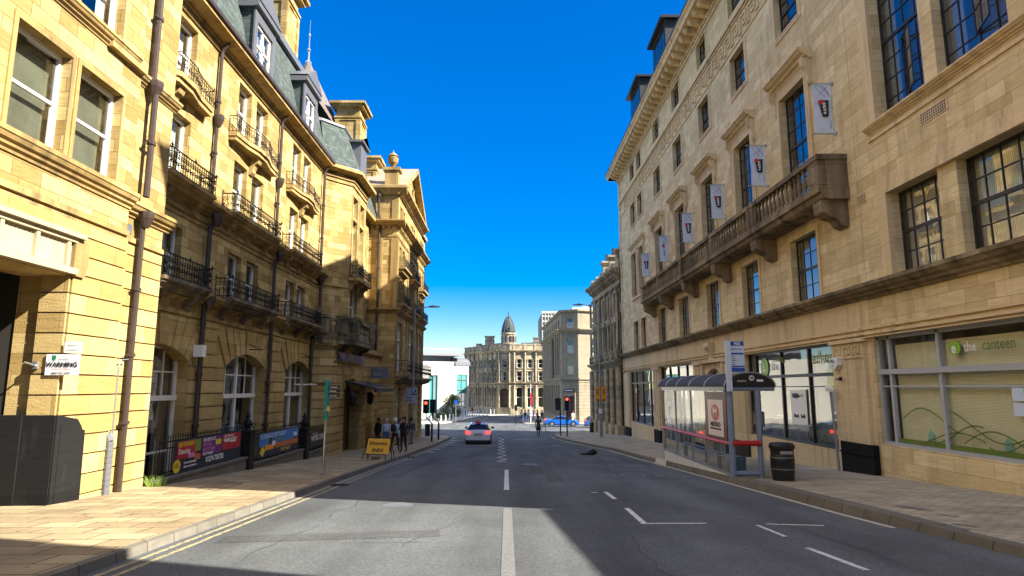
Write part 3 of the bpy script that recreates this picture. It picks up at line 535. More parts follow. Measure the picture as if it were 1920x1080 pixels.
t = MB(); t.text('PRIVATE', (-8.425, 12.515, .8), (1, 0, 0), (0, 0, 1), .045, align='CENTER'); t.text('NO PARKING', (-8.425, 12.515, .71), (1, 0, 0), (0, 0, 1), .04, align='CENTER'); t.build('lettering', M['ink'], o)

# ================= the hotel: main range =================
h = thing('hotel_building', 'golden stone hotel on the left with slate mansard, iron balconies and a canopied entrance', 'building', (-9.3, 26, G(26)))
f = FL(-9.3); YA = 16.1; YB = 31.3
bays = [(15.4, 16.5, 16.85, 17.95), (21.0, 22.1, 22.55, 23.65), (26.67, 27.75, 28.15, 29.25)]
holes = []; wins = []
for a, b_, c_, d_ in bays:
    for w0, w1 in ((8.75, 10.55), (5.85, 7.7), (2.9, 4.5)):
        for p, q_ in ((a, b_), (c_, d_)):
            if q_ > YA+.3: holes.append((max(p, YA+.05), q_, w0, w1)); wins.append((max(p, YA+.05), q_, w0, w1))
mb = MB(); wall(mb, f, YA-.6, YB+.1, 2.05, 11.1, holes, .3); mb.build('wall', M['gold'], h)
gar = [(15.6, 18.85), (21.3, 24.7), (27.1, 30.4)]; gh = [(a, b_, -3.4, 1.17) for a, b_ in gar]
mb = MB(); wall(mb, f, YA-.6, YB+.1, -4.2, 2.05, gh, .38)
for a, b_ in gar: archfill(mb, f, a, b_, .72, 1.17, 0, .38)
rh = [(a-.02, b_+.02, -4, .72) for a, b_ in gar]+[(a-.75, b_+.75, .72, 2.0) for a, b_ in gar]
rust(mb, f, YA-.6, YB, -3.6, 2.02, .4, 1.46-.04, rh, .05, .026)
for a, b_ in gar:                                             # fan of voussoirs round each arch
    c_ = (a+b_)/2; n = 9; P = arcpts(a, b_, .72, 1.17, n)
    for i in range(n):
        t0 = (i+.07)/n; t1 = (i+.93)/n
        p0 = (P[i][0]*.93+P[i+1][0]*.07, P[i][1]*.93+P[i+1][1]*.07); p1 = (P[i][0]*.07+P[i+1][0]*.93, P[i][1]*.07+P[i+1][1]*.93)
        tx = lambda t: a-.72+(b_-a+1.44)*t
        top = 1.98 if 0 < i < n-1 else 1.66
        if max(p0[0], p1[0]) > YA: mb.fprism(f, [p0, p1, (tx(t1), top), (tx(t0), top)], .0, .055 if i != n//2 else .1)
mb.build('banded_courses', [M['goldr'], M['soot']], h)
mb = MB()
cornice(mb, f, YA-.3, YB+.3, 2.78, .38, .34); mb.fb(f, YA-.3, YB, 2.06, 2.2, 0, .07)
cornice(mb, f, YA, YB+.3, 5.6, .4, .36); mb.fb(f, YA, YB, 5.0, 5.12, 0, .06); mb.fb(f, YA, YB, 4.84, 4.9, 0, .045)
mb.build('string_course', M['gtrim'], h)
mb = MB(); mb.fb(f, YA-.3, YB, 10.72, 10.86, 0, .07); mb.fb(f, YA-.3, YB, 10.9, 11.0, 0, .14)
mb.prof(f, YA-.3, YB+.35, [(0, 11.25), (.52, 11.25), (.52, 11.08), (.4, 11.05), (.3, 11.0), (.0, 10.98)]); mb.build('cornice', M['gtrim'], h)
mb = MB(); mb.prof(f, YA-.3, YB+.3, [(.38, 11.34), (.6, 11.34), (.6, 11.2), (.5, 11.15), (.38, 11.2)]); mb.build('gutter', M['pipe'], h)
mb = MB()
for wv in wins:
    mb.fb(f, wv[0]-.06, wv[1]+.06, wv[2]-.1, wv[2], -.1, .06); mb.cut()
build_each(mb, 'window_sill', M['gtrim'], h)
for wv in wins: window(f, *wv, .26, 'sash', h, rcur())
for a, b_ in gar: window(f, max(a, YA), b_, -3.1, 1.17, .36, 'tall', h, ('low', M['curtb'], .42) if 20 < a < 25 else ('sides', M['room']))
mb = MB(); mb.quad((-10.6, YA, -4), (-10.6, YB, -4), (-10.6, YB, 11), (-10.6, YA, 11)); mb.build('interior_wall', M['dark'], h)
# balconies
for i, (a, b_, c_, d_) in enumerate(bays):
    cx = (a+d_)/2
    for z, dd, hw in ((8.42, .5, 1.95), (5.62, .5, 2.05), (2.8, .55, 2.1)):
        a0, a1 = max(cx-hw, YA+.02), cx+hw
        if z > 8:                                            # bowed slab with one central scroll
            P = [(a0, 0), (a0, .3), (cx-hw*.55, .36), (cx-hw*.2, .52), (cx+hw*.2, .52), (cx+hw*.55, .36), (a1, .3), (a1, 0)]
            P = [(max(x, a0), y) for x, y in P]
            mb = MB(); mb.prism([f.p(x, z-.1, d) for x, d in P], (0, 0, .14)); mb.prism([f.p(x*.985+cx*.015, z-.24, d*.86) for x, d in P], (0, 0, .14)); scrollbracket(mb, f, cx, z-.24, .36, .6, .3)
            s_ = mb.build('balcony', M['gtrim'], h)
            r_ = MB(); pts = [V(f.p(x, z+.04, d*.94)) for x, d in P]
            for zz, rr in ((.03, .012), (.55, .016), (.44, .009)): r_.path([p+V((0, 0, zz)) for p in pts], rr, 4)
            for p0, p1 in zip(pts, pts[1:]):
                L = (p1-p0).length; n = max(1, int(L/.13)); e = (p1-p0)/n
                for k in range(n):
                    r_.tube(p0+e*k, p0+e*k+V((0, 0, .56)), .009, 4, cap=False); c0 = p0+e*(k+.5)+V((0, 0, .24)); s2 = 1 if k % 2 else -1
                    r_.path([c0+e.normalized()*(.055*(1-.09*j)*math.cos(.8*j*s2))+V((0, 0, .1*(1-.09*j)*math.sin(.8*j*s2))) for j in range(9)], .009, 3)
            for x in (a0, cx-hw*.35, cx+hw*.35, a1):
                if x >= a0: p = V(f.p(x, z+.6, .4 if abs(x-cx) < hw*.9 else .28)); r_.tube(p, p+V((0, 0, .17)), .022, 5, .004)
            r_.build('balcony_railing', M['iron'], s_)
        else:
            mb = MB(); mb.fb(f, a0, a1, z-.04, z+.06, 0, dd+.05); mb.prof(f, a0+.02, a1-.05, [(0, z-.04), (dd, z-.04), (dd-.02, z-.12), (dd-.12, z-.16), (dd-.16, z-.26), (0, z-.26)])
            for k in (-1, 0, 1): 
                if cx+k*hw*.8 > YA+.2: scrollbracket(mb, f, cx+k*hw*.8, z-.26, dd-.18, .38, .24)
            s_ = mb.build('balcony', M['gtrim'] if z > 5 else M['soot'], h)
            r_ = MB(); railing(r_, f, a0, a1, z+.06, .6, dd, .02); r_.build('balcony_railing', M['iron'], s_)
pipe(h, [(-8.95, 19.3, 11.1), (-9.18, 19.3, 10.7), (-9.18, 19.3, 5.6)], hopper=[(-9.12, 19.3, 8.4)]); pipe(h, [(-8.9, 19.3, 5.2), (-9.15, 19.3, 4.9), (-9.15, 19.3, -2.6)], .075, hopper=[(-8.95, 19.3, 5.15), (-9.0, 19.3, 2.6)])
pipe(h, [(-8.95, 24.9, 11.1), (-9.18, 24.9, 10.7), (-9.18, 24.9, 5.6)], hopper=[(-9.12, 24.9, 8.2)]); pipe(h, [(-8.9, 24.9, 5.2), (-9.15, 24.9, 4.9), (-9.15, 24.9, -3)], .07, hopper=[(-8.95, 24.9, 5.15)])
pipe(h, [(-8.95, 31.0, 11.1), (-9.15, 31.0, 10.7), (-9.15, 31.0, 5.6)], .07); pipe(h, [(-9.1, 31.0, 5.1), (-9.1, 31.0, 3.9), (-9.0, 30.2, 3.1), (-9.0, 30.2, 2.3), (-9.15, 30.2, 2.0), (-9.15, 30.2, -3.1)], .08, hopper=[(-9.1, 31.0, 5.2)])
# mansard roof, dormers
mb = MB(); mb.quad((-9.15, YA-.3, 11.3), (-9.15, YB, 11.3), (-9.95, YB, 14.9), (-9.95, YA-.3, 14.9)); mb.quad((-9.95, YA-.3, 14.95), (-9.95, 42, 14.95), (-16, 42, 15.3), (-16, YA-.3, 15.3))
mb.quad((-9.15, YA-.3, 11.3), (-9.95, YA-.3, 14.9), (-16, YA-.3, 14.9), (-16, YA-.3, 11.3)); mb.build('mansard_roof', M['slate'], h)
mb = MB(); mb.box(-10.1, -9.75, YA-.3, YB, 14.85, 15.15); mb.box(-9.2, -9.0, YA-.3, YB, 11.25, 11.4); mb.build('ridge_flashing', M['lead'], h)
for cx in (16.9, 22.35, 28.0):
    d = MB(); X = -9.12
    d.box(-10.2, X-.02, cx-.95, cx-.86, 11.4, 13.6); d.box(-10.2, X-.02, cx+.86, cx+.95, 11.4, 13.6); d.box(-10.2, X-.02, cx-.9, cx+.9, 13.55, 13.7)
    dm = d.build('dormer', M['slate'], h)
    fr = MB(); ff = FL(X); fr.fb(ff, cx-1, cx-.72, 11.45, 13.6, 0, .06); fr.fb(ff, cx+.72, cx+1, 11.45, 13.6, 0, .06); fr.fb(ff, cx-.72, cx+.72, 13.2, 13.6, 0, .06); fr.fb(ff, cx-.72, cx+.72, 11.4, 11.55, 0, .1)
    fr.prof(ff, cx-1.12, cx+1.12, [(-1, 13.85), (.2, 13.8), (.2, 13.62), (0, 13.58), (-1, 13.58)]); fr.fprism(ff, [(cx-1.15, 13.86), (cx+1.15, 13.86), (cx, 14.6)], -.8, .22); fr.build('dormer_surround', M['grail'], dm)
    wn = MB(); wn.fb(ff, cx-.72, cx-.62, 11.55, 13.2, -.08, -.02); wn.fb(ff, cx+.62, cx+.72, 11.55, 13.2, -.08, -.02); wn.fb(ff, cx-.62, cx+.62, 12.33, 12.42, -.08, -.02); wn.fb(ff, cx-.05, cx+.05, 11.55, 13.2, -.08, -.02); wn.fb(ff, cx-.62, cx+.62, 13.1, 13.2, -.08, -.02); wn.build('dormer_window', M['white'], dm)
    g = MB(); g.quad(ff.p(cx-.7, 11.55, -.07), ff.p(cx+.7, 11.55, -.07), ff.p(cx+.7, 13.2, -.07), ff.p(cx-.7, 13.2, -.07)); g.build('dormer_pane', M['glass'], dm)
    g = MB(); g.quad(ff.p(cx-.7, 11.5, -.2), ff.p(cx+.7, 11.5, -.2), ff.p(cx+.7, 13.2, -.2), ff.p(cx-.7, 13.2, -.2)); g.build('dormer_curtain', M['curt'], dm)
def chimney(par, x0, x1, y0, y1, z0, z1, m, cap=.35, name='chimney', rail=True):
    mb = MB(); mb.box(x0, x1, y0, y1, z0, z1-1.0); e = .09
    mb.box(x0-e, x1+e, y0-e, y1+e, z1-1.1, z1-1.0); mb.box(x0-.05, x1+.05, y0-.05, y1+.05, z1-1.25, z1-1.18); mb.box(x0+.03, x1-.03, y0+.03, y1-.03, z1-1.0, z1-.4)
    mb.box(x0-cap*.6, x1+cap*.6, y0-cap*.6, y1+cap*.6, z1-.42, z1-.25); mb.box(x0-cap, x1+cap, y0-cap, y1+cap, z1-.25, z1-.1)
    for xx in (x0-.03, x1-.22): mb.box(xx, xx+.25, y0-.06, y0+.1, z0, z1-1.25)
    for yy in (y0-.03, y1-.22): mb.box(x1-.1, x1+.06, yy, yy+.25, z0, z1-1.25)
    c_ = mb.build(name, m, par)
    if rail:
        r_ = MB(); n = 7
        for i in range(n): x = x0-cap+.1+(x1-x0+2*cap-.2)*i/(n-1); r_.lathe((x, (y0+y1)/2, z1-.1), [(.1, 0), (.08, .12), (.1, .16)], 7); r_.cut()
        build_each(r_, 'chimney_pot', M['lead'], c_)
    return c_
chimney(h, -10.95, -10.0, 26.8, 28.4, 14, 18.6, M['gold'], .4)
chimney(h, -10.6, -9.1, 37.6, 39.2, 12, 17.6, M['gold'])
chimney(h, -10.9, -9.6, 45.2, 46.6, 12, 16.9, M['gold'])
mb = MB(); mb.lathe((-12.6, 38, 14.5), [(2.7, 0), (1.7, 2.6), (.15, 5.8)], 8); mb.build('spire_roof', plain('brown_slate', (.15, .12, .11), .6, 0, .4, 9), h)
mb = MB(); mb.lathe((-12.6, 38, 20.1), [(.16, 0), (.22, .25), (.08, .4), (.06, 1.0), (.13, 1.1), (.04, 1.25), (.03, 2.0), (.08, 2.1), (.015, 2.3), (.01, 3.2)], 8); mb.build('roof_finial', M['galv'], h)
# the canted bay
fa, La = F2((-9.3, 31.3), (-8.13, 32.65)); fb_ = FL(-8.13); fc_, Lc = F2((-8.13, 35.9), (-9.3, 37.1))
mb = MB(); wall(mb, fa, 0, La, 2.3, 11.1); tw = [(32.75, 33.75, 5.9, 8.75), (32.75, 33.75, 8.95, 10.0), (34.3, 35.3, 5.9, 8.75), (34.3, 35.3, 8.95, 10.0), (32.95, 34.5, 2.7, 5.0)]
wall(mb, fb_, 32.65, 35.9, 2.3, 11.1, [(32.75, 33.75, 5.9, 10.0), (34.3, 35.3, 5.9, 10.0), (33.0, 34.6, 2.7, 5.9)], .28); archfill(mb, fb_, 33.0, 34.6, 5.05, 5.78, 0, .28, top=5.9); wall(mb, fc_, 0, Lc, 2.3, 11.1); mb.build('bay_wall', M['gold'], h)
mb = MB()
for ff, a0, a1 in ((fa, -.05, La+.02), (fb_, 32.63, 35.92), (fc_, -.02, Lc)):
    mb.fb(ff, a0, a1, 5.05, 5.2, 0, .07) if ff is not fb_ else [mb.fb(ff, 32.65, 32.9, 5.05, 5.2, 0, .07), mb.fb(ff, 34.75, 35.9, 5.05, 5.2, 0, .07)]
    mb.fb(ff, a0, a1, 10.5, 10.64, 0, .07); mb.fb(ff, a0, a1, 10.72, 10.82, 0, .12)
    mb.prof(ff, a0-.18, a1+.18, [(0, 11.25), (.52, 11.25), (.52, 11.08), (.4, 11.05), (.3, 11.0), (.0, 10.98)])
P = arcpts(33.0, 34.6, 5.05, 5.78); P2 = arcpts(32.82, 34.78, 5.05, 5.98)
for (p0, p1), (q0, q1) in zip(zip(P, P[1:]), zip(P2, P2[1:])): mb.fprism(fb_, [p0, p1, q1, q0], 0, .09)
band(mb, fb_, 32.75, 33.75, 5.9, 10.0, .1, 0, .05); band(mb, fb_, 34.3, 35.3, 5.9, 10.0, .1, 0, .05); mb.fb(fb_, 32.75, 33.75, 8.75, 8.95, -.2, .04); mb.fb(fb_, 34.3, 35.3, 8.75, 8.95, -.2, .04); mb.build('bay_mouldings', M['gtrim'], h)
for t_ in tw[:4]: window(fb_, *t_, .26, 'sash', h, rcur())
window(fb_, 33.0, 34.6, 2.7, 5.78, .26, 'sash', h, ('sides', M['curt']))
mb = MB(); mb.fb(fb_, 32.5, 35.6, 5.45, 5.62, 0, .55); 
for a in (32.8, 34.0, 35.2): scrollbracket(mb, fb_, a, 5.45, .42, .45, .22)
s_ = mb.build('balcony', M['gtrim'], h); r_ = MB(); railing(r_, fb_, 32.55, 35.55, 5.62, .62, .5, .02); r_.build('balcony_railing', M['iron'], s_)
mb = MB(); nrm = fa.n; P0 = [V((-9.3, 31.3, 11.3)), V((-8.13, 32.65, 11.3)), V((-8.13, 35.9, 11.3)), V((-9.3, 37.1, 11.3))]
o_ = [V((.1, -.2, 0)), V((.3, -.12, 0)), V((.3, .12, 0)), V((.1, .2, 0))]; P0 = [p+q_ for p, q_ in zip(P0, o_)]; P1 = [V((-9.75, 31.9, 13.9)), V((-8.85, 33.0, 13.9)), V((-8.85, 35.5, 13.9)), V((-9.75, 36.6, 13.9))]
for i in range(3): mb.quad(P0[i], P0[i+1], P1[i+1], P1[i])
mb.add(P1, [(0, 1, 2, 3)]); mb.build('bay_roof', M['slate'], h)
mb = MB()
for A, r_ in ((P1, .12), (P0, .07)): mb.path([A[0]+V((-.5, -.4, 0))]+A if A is P1 else A, r_, 6)
mb.build('bay_roof_flashing', M['grail'], h)
mb = MB(); mb.box(-9.6, -8.0, 33.6, 35.0, 11.5, 13.3); mb.prism([(-9.6, 33.4, 13.3), (-7.85, 33.4, 13.3), (-7.85, 34.3, 13.75), (-7.85, 35.2, 13.3), (-9.6, 35.2, 13.3)], (0, 0, .12)); mb.build('bay_dormer', M['grail'], h)
mb = MB(); mb.box(-12, -9.31, 37.1, 42.3, -4, 11.1); mb.quad((-9.2, 36, 11.3), (-9.2, 42.3, 11.3), (-9.95, 42.3, 14.95), (-9.95, 36, 14.95)); mb.box(-9.35, -8.8, 36.8, 42.3, 11.0, 11.25); mb.build('recessed_wall', M['gold'], h)
mb = MB(); mb.add([(-8.8, 36.2, 11.3), (-8.8, 42.25, 11.3), (-10.0, 42.25, 15.1), (-10.0, 36.2, 15.1)], [(0, 1, 2, 3)]); mb.build('valley_roof', M['slate'], h)
# ground floor of the bay, entrance
fg = FL(-8.35); fga, Lg = F2((-9.3, 30.5), (-8.35, 31.1))
mb = MB(); dh = (33.3, 36.7, -4, .5); wall(mb, fga, 0, Lg, -4.2, 2.3); wall(mb, fg, 31.1, 42.3, -4.2, 2.3, [dh, (38.6, 40.2, -3.5, .3)], .5); archfill(mb, fg, 33.3, 36.7, -.1, .5, 0, .5)
rust(mb, fga, 0, Lg, -3.9, 2.2, .4, 1.42, (), .05, .026); rust(mb, fg, 31.1, 42.2, -3.9, 1.2, .4, 1.42, [(33.25, 36.75, -4, .0), (32.6, 37.4, -.1, 1.2), (38.55, 40.25, -3.6, .35)], .05, .026)
n = 11; P = arcpts(33.3, 36.7, -.1, .5, n)
for i in range(n):
    p0 = (P[i][0]*.93+P[i+1][0]*.07, P[i][1]*.93+P[i+1][1]*.07); p1 = (P[i][0]*.07+P[i+1][0]*.93, P[i][1]*.07+P[i+1][1]*.93); tx = lambda t: 32.6+4.8*t
    mb.fprism(fg, [p0, p1, (tx((i+.93)/n), 1.16), (tx((i+.07)/n), 1.16)], 0, .055)
mb.build('entrance_wall', [M['goldr'], M['soot']], h)
mb = MB(); mb.fb(fg, 33.3, 36.7, -3.9, .5, -.6, -.55); mb.fb(fg, 34.95, 35.05, -3.9, .3, -.55, -.5); mb.fb(fg, 33.5, 36.5, -1.0, -.92, -.55, -.48); mb.fb(fg, 38.6, 40.2, -3.5, .3, -.5, -.45); mb.build('entrance_door', M['brown'], h)
mb = MB(); mb.fb(fg, 31.1, 42.2, 1.22, 1.3, 0, .08); mb.fb(fg, 31.1, 42.2, 1.9, 2.0, 0, .1); mb.fb(fg, 31.0, 42.3, 2.0, 2.28, 0, .2); mb.fb(fga, 0, Lg, 2.0, 2.28, 0, .2); mb.build('entrance_frieze', M['gtrim'], h)
mb = MB(); mb.text('MIDLAND HOTEL', fg.p(31.6, 1.36, .13), (0, 1, 0), (0, 0, 1), .56, bold=.012, ext=0, sx=1.32); mb.text('MIDLAND HOTEL', fg.p(31.6, 1.36, .1), (0, 1, 0), (0, 0, 1), .56, bold=.012, ext=0, sx=1.32); mb.build('hotel_lettering', M['purple'], h)
# stone balcony over the entrance
out = [(-9.2, 30.5), (-8.75, 30.3), (-8.3, 30.9), (-7.45, 31.7), (-7.45, 36.0), (-8.2, 36.9), (-9.2, 37.2)]
mb = MB(); mb.prism([(x, y, 2.3) for x, y in out], (0, 0, .28)); mb.prism([(x*.97-.24, y*.985+.5, 2.1) for x, y in out], (0, 0, .2))
mb.build('entrance_balcony', M['soot'], h); eb = bpy.data.objects['entrance_balcony']
mb = MB(); 
for (x0, y0), (x1, y1) in zip(out, out[1:]):
    ff, L = F2((x0, y0), (x1, y1)); mb.fb(ff, 0, L, 3.18, 3.34, -.22, .04); mb.fb(ff, 0, L, 2.58, 2.7, -.2, .0); n = max(1, int(L/.28))
    for k in range(n): p = ff.p((k+.5)*L/n, 2.7, -.1); mb.lathe(p, [(.05, 0), (.09, .14), (.05, .3), (.06, .48)], 8)
mb.build('balustrade', M['soot'], eb)
mb = MB()
for x, y in ((-8.72, 30.45), (-8.0, 31.25), (-7.6, 31.95), (-7.6, 34.9), (-7.7, 36.1)): mb.box(x-.24, x+.24, y-.26, y+.26, 2.58, 3.3); mb.box(x-.3, x+.3, y-.32, y+.32, 3.3, 3.45); mb.cut()
build_each(mb, 'pedestal', M['soot'], eb)
for a in (32.2, 34.9, 36.2): mb = MB(); scrollbracket(mb, fg, a, 2.1, .6, .36, .3); mb.build('bracket', M['soot'], eb)
# glass canopy, lanterns, hanging signs
mb = MB(); mb.prism([(-8.3, 33.2, .35), (-6.75, 33.4, -.02), (-6.75, 38.4, -.02), (-8.3, 38.6, .35)], (0, 0, .04)); cn = mb.build('canopy', plain('dark_blue_canopy', (.02, .03, .06), .25), h)
mb = MB()
for k in range(6): mb.tube((-8.3, 33.3+k*1.03, .32), (-6.75, 33.4+k*1.0, -.06), .03, 5)
mb.box(-6.8, -6.7, 33.3, 38.5, -.22, -.02); mb.build('canopy_fascia', M['iron'], cn); mb = MB(); mb.text('Hotel Entrance', (-6.69, 33.8, -.2), (0, 1, 0), (0, 0, 1), .22, ext=.004); mb.build('canopy_lettering', M['purple'], cn)
for y in (33.0, 37.2):
    mb = MB(); mb.tube((-8.35, y, -.4), (-7.8, y, -.25), .025, 6); mb.lathe((-7.8, y, -.95), [(.05, 0), (.16, .15), (.2, .45), (.24, .5), (.05, .7)], 8); ln = mb.build('wall_lantern', M['iron'], h); mb = MB(); mb.ball((-7.8, y, -.7), .13, 8, 6); mb.build('lantern_bulb', M['wlamp'], ln)
mb = MB(); mb.box(-8.2, -7.1, 38.9, 39.05, .55, 1.15); mb.tube((-8.3, 38.97, 1.25), (-7.0, 38.97, 1.25), .03, 6); hs_ = mb.build('hanging_sign', M['lead'], h)
mb = MB(); mb.text('Bar', (-8.05, 38.89, .72), (1, 0, 0), (0, 0, 1), .36); mb.build('hanging_sign_lettering', M['galv'], hs_)
mb = MB(); mb.box(-9.24, -8.96, 19.0, 19.22, .9, 1.25); mb.build('alarm_box', M['wsign'], h)
for c_ in (23.0, 28.75): mb = MB(); mb.tube(f.p(c_, 1.35, .08), f.p(c_, 1.35, .6), .018, 5); mb.tube(f.p(c_, 1.55, .08), f.p(c_, 1.37, .45), .012, 5); mb.tube(f.p(c_, 1.1, .06), f.p(c_, 1.6, .06), .025, 5); mb.build('sign_bracket', M['iron'], h)
mb = MB(); mb.box(-16, -10.7, YA, 42.2, -4, 14.9); mb.build('core', M['dark'], h)

# ================= gabled wing =================
g_ = thing('gabled_building', 'tall golden stone wing with a pediment gable at the far end of the hotel', 'building', (-7.4, 49, G(49)))
fs = FC(42.3); ff = FL(-7.4); YS, YF = 42.3, 56.5
mb = MB(); wall(mb, fs, -10.5, -7.4, -4.4, 13.0)
W = []
for a in (43.0, 48.1, 53.2):
    W += [(a, a+.85, 8.2, 9.6), (a+1.4, a+2.25, 8.2, 9.6), (a, a+.85, 5.75, 7.5), (a+1.4, a+2.25, 5.75, 7.5), (a+.1, a+.8, 11.35, 12.4), (a+1.3, a+2.0, 11.35, 12.4), (a+.1, a+2.2, 1.1, 4.4), (a+.2, a+2.0, -3.4, .0)]
wall(mb, ff, YS, YF, -4.6, 13.0, W, .28); fe = F((0, YF, 0), (1, 0, 0), (0, 1, 0)); wall(mb, fe, -12, -7.4, -4.6, 13.0); mb.fprism(ff, [(42.6, 13.4), (53.6, 13.4), (48.1, 16.3)], -.6, -.05)
mb.build('wall', M['gold'], g_)
mb = MB(); rust(mb, ff, YS, YF, -4.4, .3, .4, .3, W, .05, .026); rust(mb, fs, -8.5, -7.36, -4.2, .3, .4, .3, (), .05, .026); mb.build('banded_courses', [M['goldr'], M['soot']], g_)
mb = MB()
for z, d, hh in ((5.2, .3, .3), (11.2, .55, .4), (.62, .35, .3)):
    cornice(mb, ff, YS-.0, YF+.2, z, d, hh)
    if z > 3: cornice(mb, fs, -10.5, -7.4+d, z, d, hh)
for k in range(34): mb.fb(ff, YS+.1+k*.42, YS+.3+k*.42, 10.68, 10.8, 0, .22)
for k in range(8): mb.fb(fs, -10.3+k*.38, -10.12+k*.38, 10.68, 10.8, 0, .22)
for f0, a0, a1 in ((ff, YS, YF), (fs, -9.8, -7.4)): mb.fb(f0, a0, a1, 10.1, 10.22, 0, .06); mb.fb(f0, a0, a1, 9.95, 10.02, 0, .04); mb.fb(f0, a0, a1, 13.0, 13.12, 0, .1)
mb.prof(ff, YS-.3, 54.4, [(0, 13.6), (.6, 13.6), (.6, 13.42), (.4, 13.3), (.2, 13.1), (0, 13.0)]); mb.prof(fs, -10, -6.8, [(0, 13.6), (.45, 13.6), (.45, 13.42), (.3, 13.3), (.15, 13.1), (0, 13.0)])
mb.fprism(ff, [(42.0, 13.6), (42.6, 13.6), (48.1, 16.5), (48.1, 16.85)], -.6, .5); mb.fprism(ff, [(54.2, 13.6), (53.6, 13.6), (48.1, 16.5), (48.1, 16.85)], -.6, .5)
for a, b_, c_, d_ in W: 
    if c_ > -3: band(mb, ff, a, b_, c_, d_, .1, 0, .05, bottom=c_ > 5)
for a in (43.0, 48.1, 53.2): mb.fprism(ff, [(a-.3, 7.75), (a+2.55, 7.75), (a+1.12, 8.2)], 0, .35) if a != 48.1 or 1 else None
for a in (42.35, 47.0, 52.3, 56.1): mb.fb(ff, a-.02, a+.36, .62, 4.9, 0, .07); mb.fb(ff, a-.02, a+.36, 5.2, 10.0, 0, .07)
mb.fb(fs, -7.8, -7.36, 5.2, 10.0, 0, .06); mb.fb(fs, -8.6, -8.35, 5.2, 10.0, 0, .06); mb.fb(fs, -7.8, -7.36, 11.2, 13, 0, .06)
for a in (46.9, 48.6): mb.lathe(ff.p(a, 13.7, .0), [(.14, 0), (.14, 1.5), (.2, 1.6)], 8)
mb.build('mouldings', M['gtrim'], g_)
for i, wv in enumerate(W): window(ff, *wv, .24, 'tall' if wv[3]-wv[2] > 3 else 'sash', g_, rcur())
mb = MB(); mb.box(-16, -8.6, YS+1, YF-.1, -4.5, 13); mb.box(-16, -10.5, YS, YS+1, -4, 13); mb.build('core', M['dark'], g_)
mb = MB(); mb.quad((-6.9, 42.0, 13.62), (-6.9, 48.1, 16.9), (-16, 48.1, 16.9), (-16, 42, 13.62)); mb.quad((-6.9, 54.2, 13.62), (-6.9, 48.1, 16.9), (-16, 48.1, 16.9), (-16, 54.2, 13.62)); mb.box(-16, -7.2, 54.2, 56.7, 13, 13.3); mb.build('roof', plain('stone_slates', (.3, .25, .18), .8, 0, .3, 4), g_)
mb = MB(); mb.box(-8.35, -7.45, 42.2, 43.0, 13.6, 14.75); mb.box(-8.5, -7.3, 42.1, 43.1, 14.75, 14.95); mb.lathe((-7.9, 42.6, 14.95), [(.22, 0), (.1, .12), (.12, .2), (.33, .45), (.38, .75), (.3, .85), (.38, .9), (.2, 1.1), (.06, 1.2), (.03, 1.35)], 14); mb.build('parapet_urn', M['gtrim'], g_)
for z, lo in ((8.0, 1), (5.5, 1), (.62, 0)):
    for a in ((43.0, 48.1, 53.2) if lo else (43.0,)):
        a0, a1 = (a-.35, a+2.6) if lo else (42.6, 56.2); dd = .5 if lo else .85
        mb = MB(); mb.fb(ff, a0, a1, z-.02, z+.1, 0, dd+.05); mb.prof(ff, a0+.1, a1-.1, [(0, z-.02), (dd-.05, z-.02), (dd-.25, z-.25), (0, z-.4)]); s_ = mb.build('balcony', M['gtrim'] if lo else M['soot'], g_)
        r_ = MB(); railing(r_, ff, a0, a1, z+.1, .6 if lo else 1.05, dd, .02, .17 if lo else .26); r_.build('balcony_railing', M['iron'], s_)
pipe(g_, [(-8.7, 42.1, 13.2), (-8.7, 42.18, 11.6), (-8.6, 42.18, 11.4), (-8.6, 42.18, 1.0), (-9.4, 42.18, .7)], .08, hopper=[(-8.7, 42.15, 12.9)])
mb = MB(); mb.fb(fs, -9.15, -8.95, 7.2, 7.35, 0, .02); mb.fb(fs, -9.4, -9.15, 5.25, 5.35, 0, .02); mb.build('air_vent', M['lead'], g_)

# worn surface: cracks, seams, gum and oil spots
rk = random.Random(21); q = []
for x, y, dx, L in ((-3.2, 8.2, .05, 26), (-1.4, 9.0, .12, 9), (1.9, 7.0, -.08, 14), (3.1, 12, .05, 20), (-2.4, 20, -.06, 16), (4.6, 8, .02, 9), (-.9, 30, .1, 12)):
    for k in range(L):
        x2 = x+rk.uniform(-.12, .12)+dx*.3; y2 = y+rk.uniform(.2, .5); q += seg(x, y, x2, y2, rk.uniform(.007, .016), 1); x, y = x2, y2
for k in range(9): a = rk.uniform(-4, 5); b = rk.uniform(8, 30); q += seg(a, b, a+rk.uniform(.4, 1.4), b+rk.uniform(-.3, .3), .012, 1)
rmark('road_cracks', q, plain('crack_tar', (.035, .035, .036), .8, bump=0), .0045)
rmark('trench_patch', seg(-4.1, 9.6, -1.0, 10.1, .55, 1)+seg(1.2, 21, 1.2, 25, .8), asphalt('patched_asphalt', .075, (.95, 1, 1.02)), .0035)
q = []
def spot(x, y, r_): return [(x+r_*math.cos(t)*rk.uniform(.7, 1.2), y+r_*math.sin(t)*rk.uniform(.7, 1.2)) for t in [k*math.pi/4 for k in range(8)]]
for k in range(170): y = rk.uniform(7, 30); q.append(spot(rk.uniform(-8.3, -5.1), y, rk.uniform(.015, .035)))
rmark('pavement_spots_left', q, plain('old_gum', (.09, .08, .065), .8, bump=0), .1125); q = []
for k in range(170): y = rk.uniform(8, 30); q.append(spot(rk.uniform(6.8, 10.4), y, rk.uniform(.015, .035)))
rmark('pavement_gum_spots', q, plain('gum_spot', (.09, .08, .065), .8, bump=0), .1245)
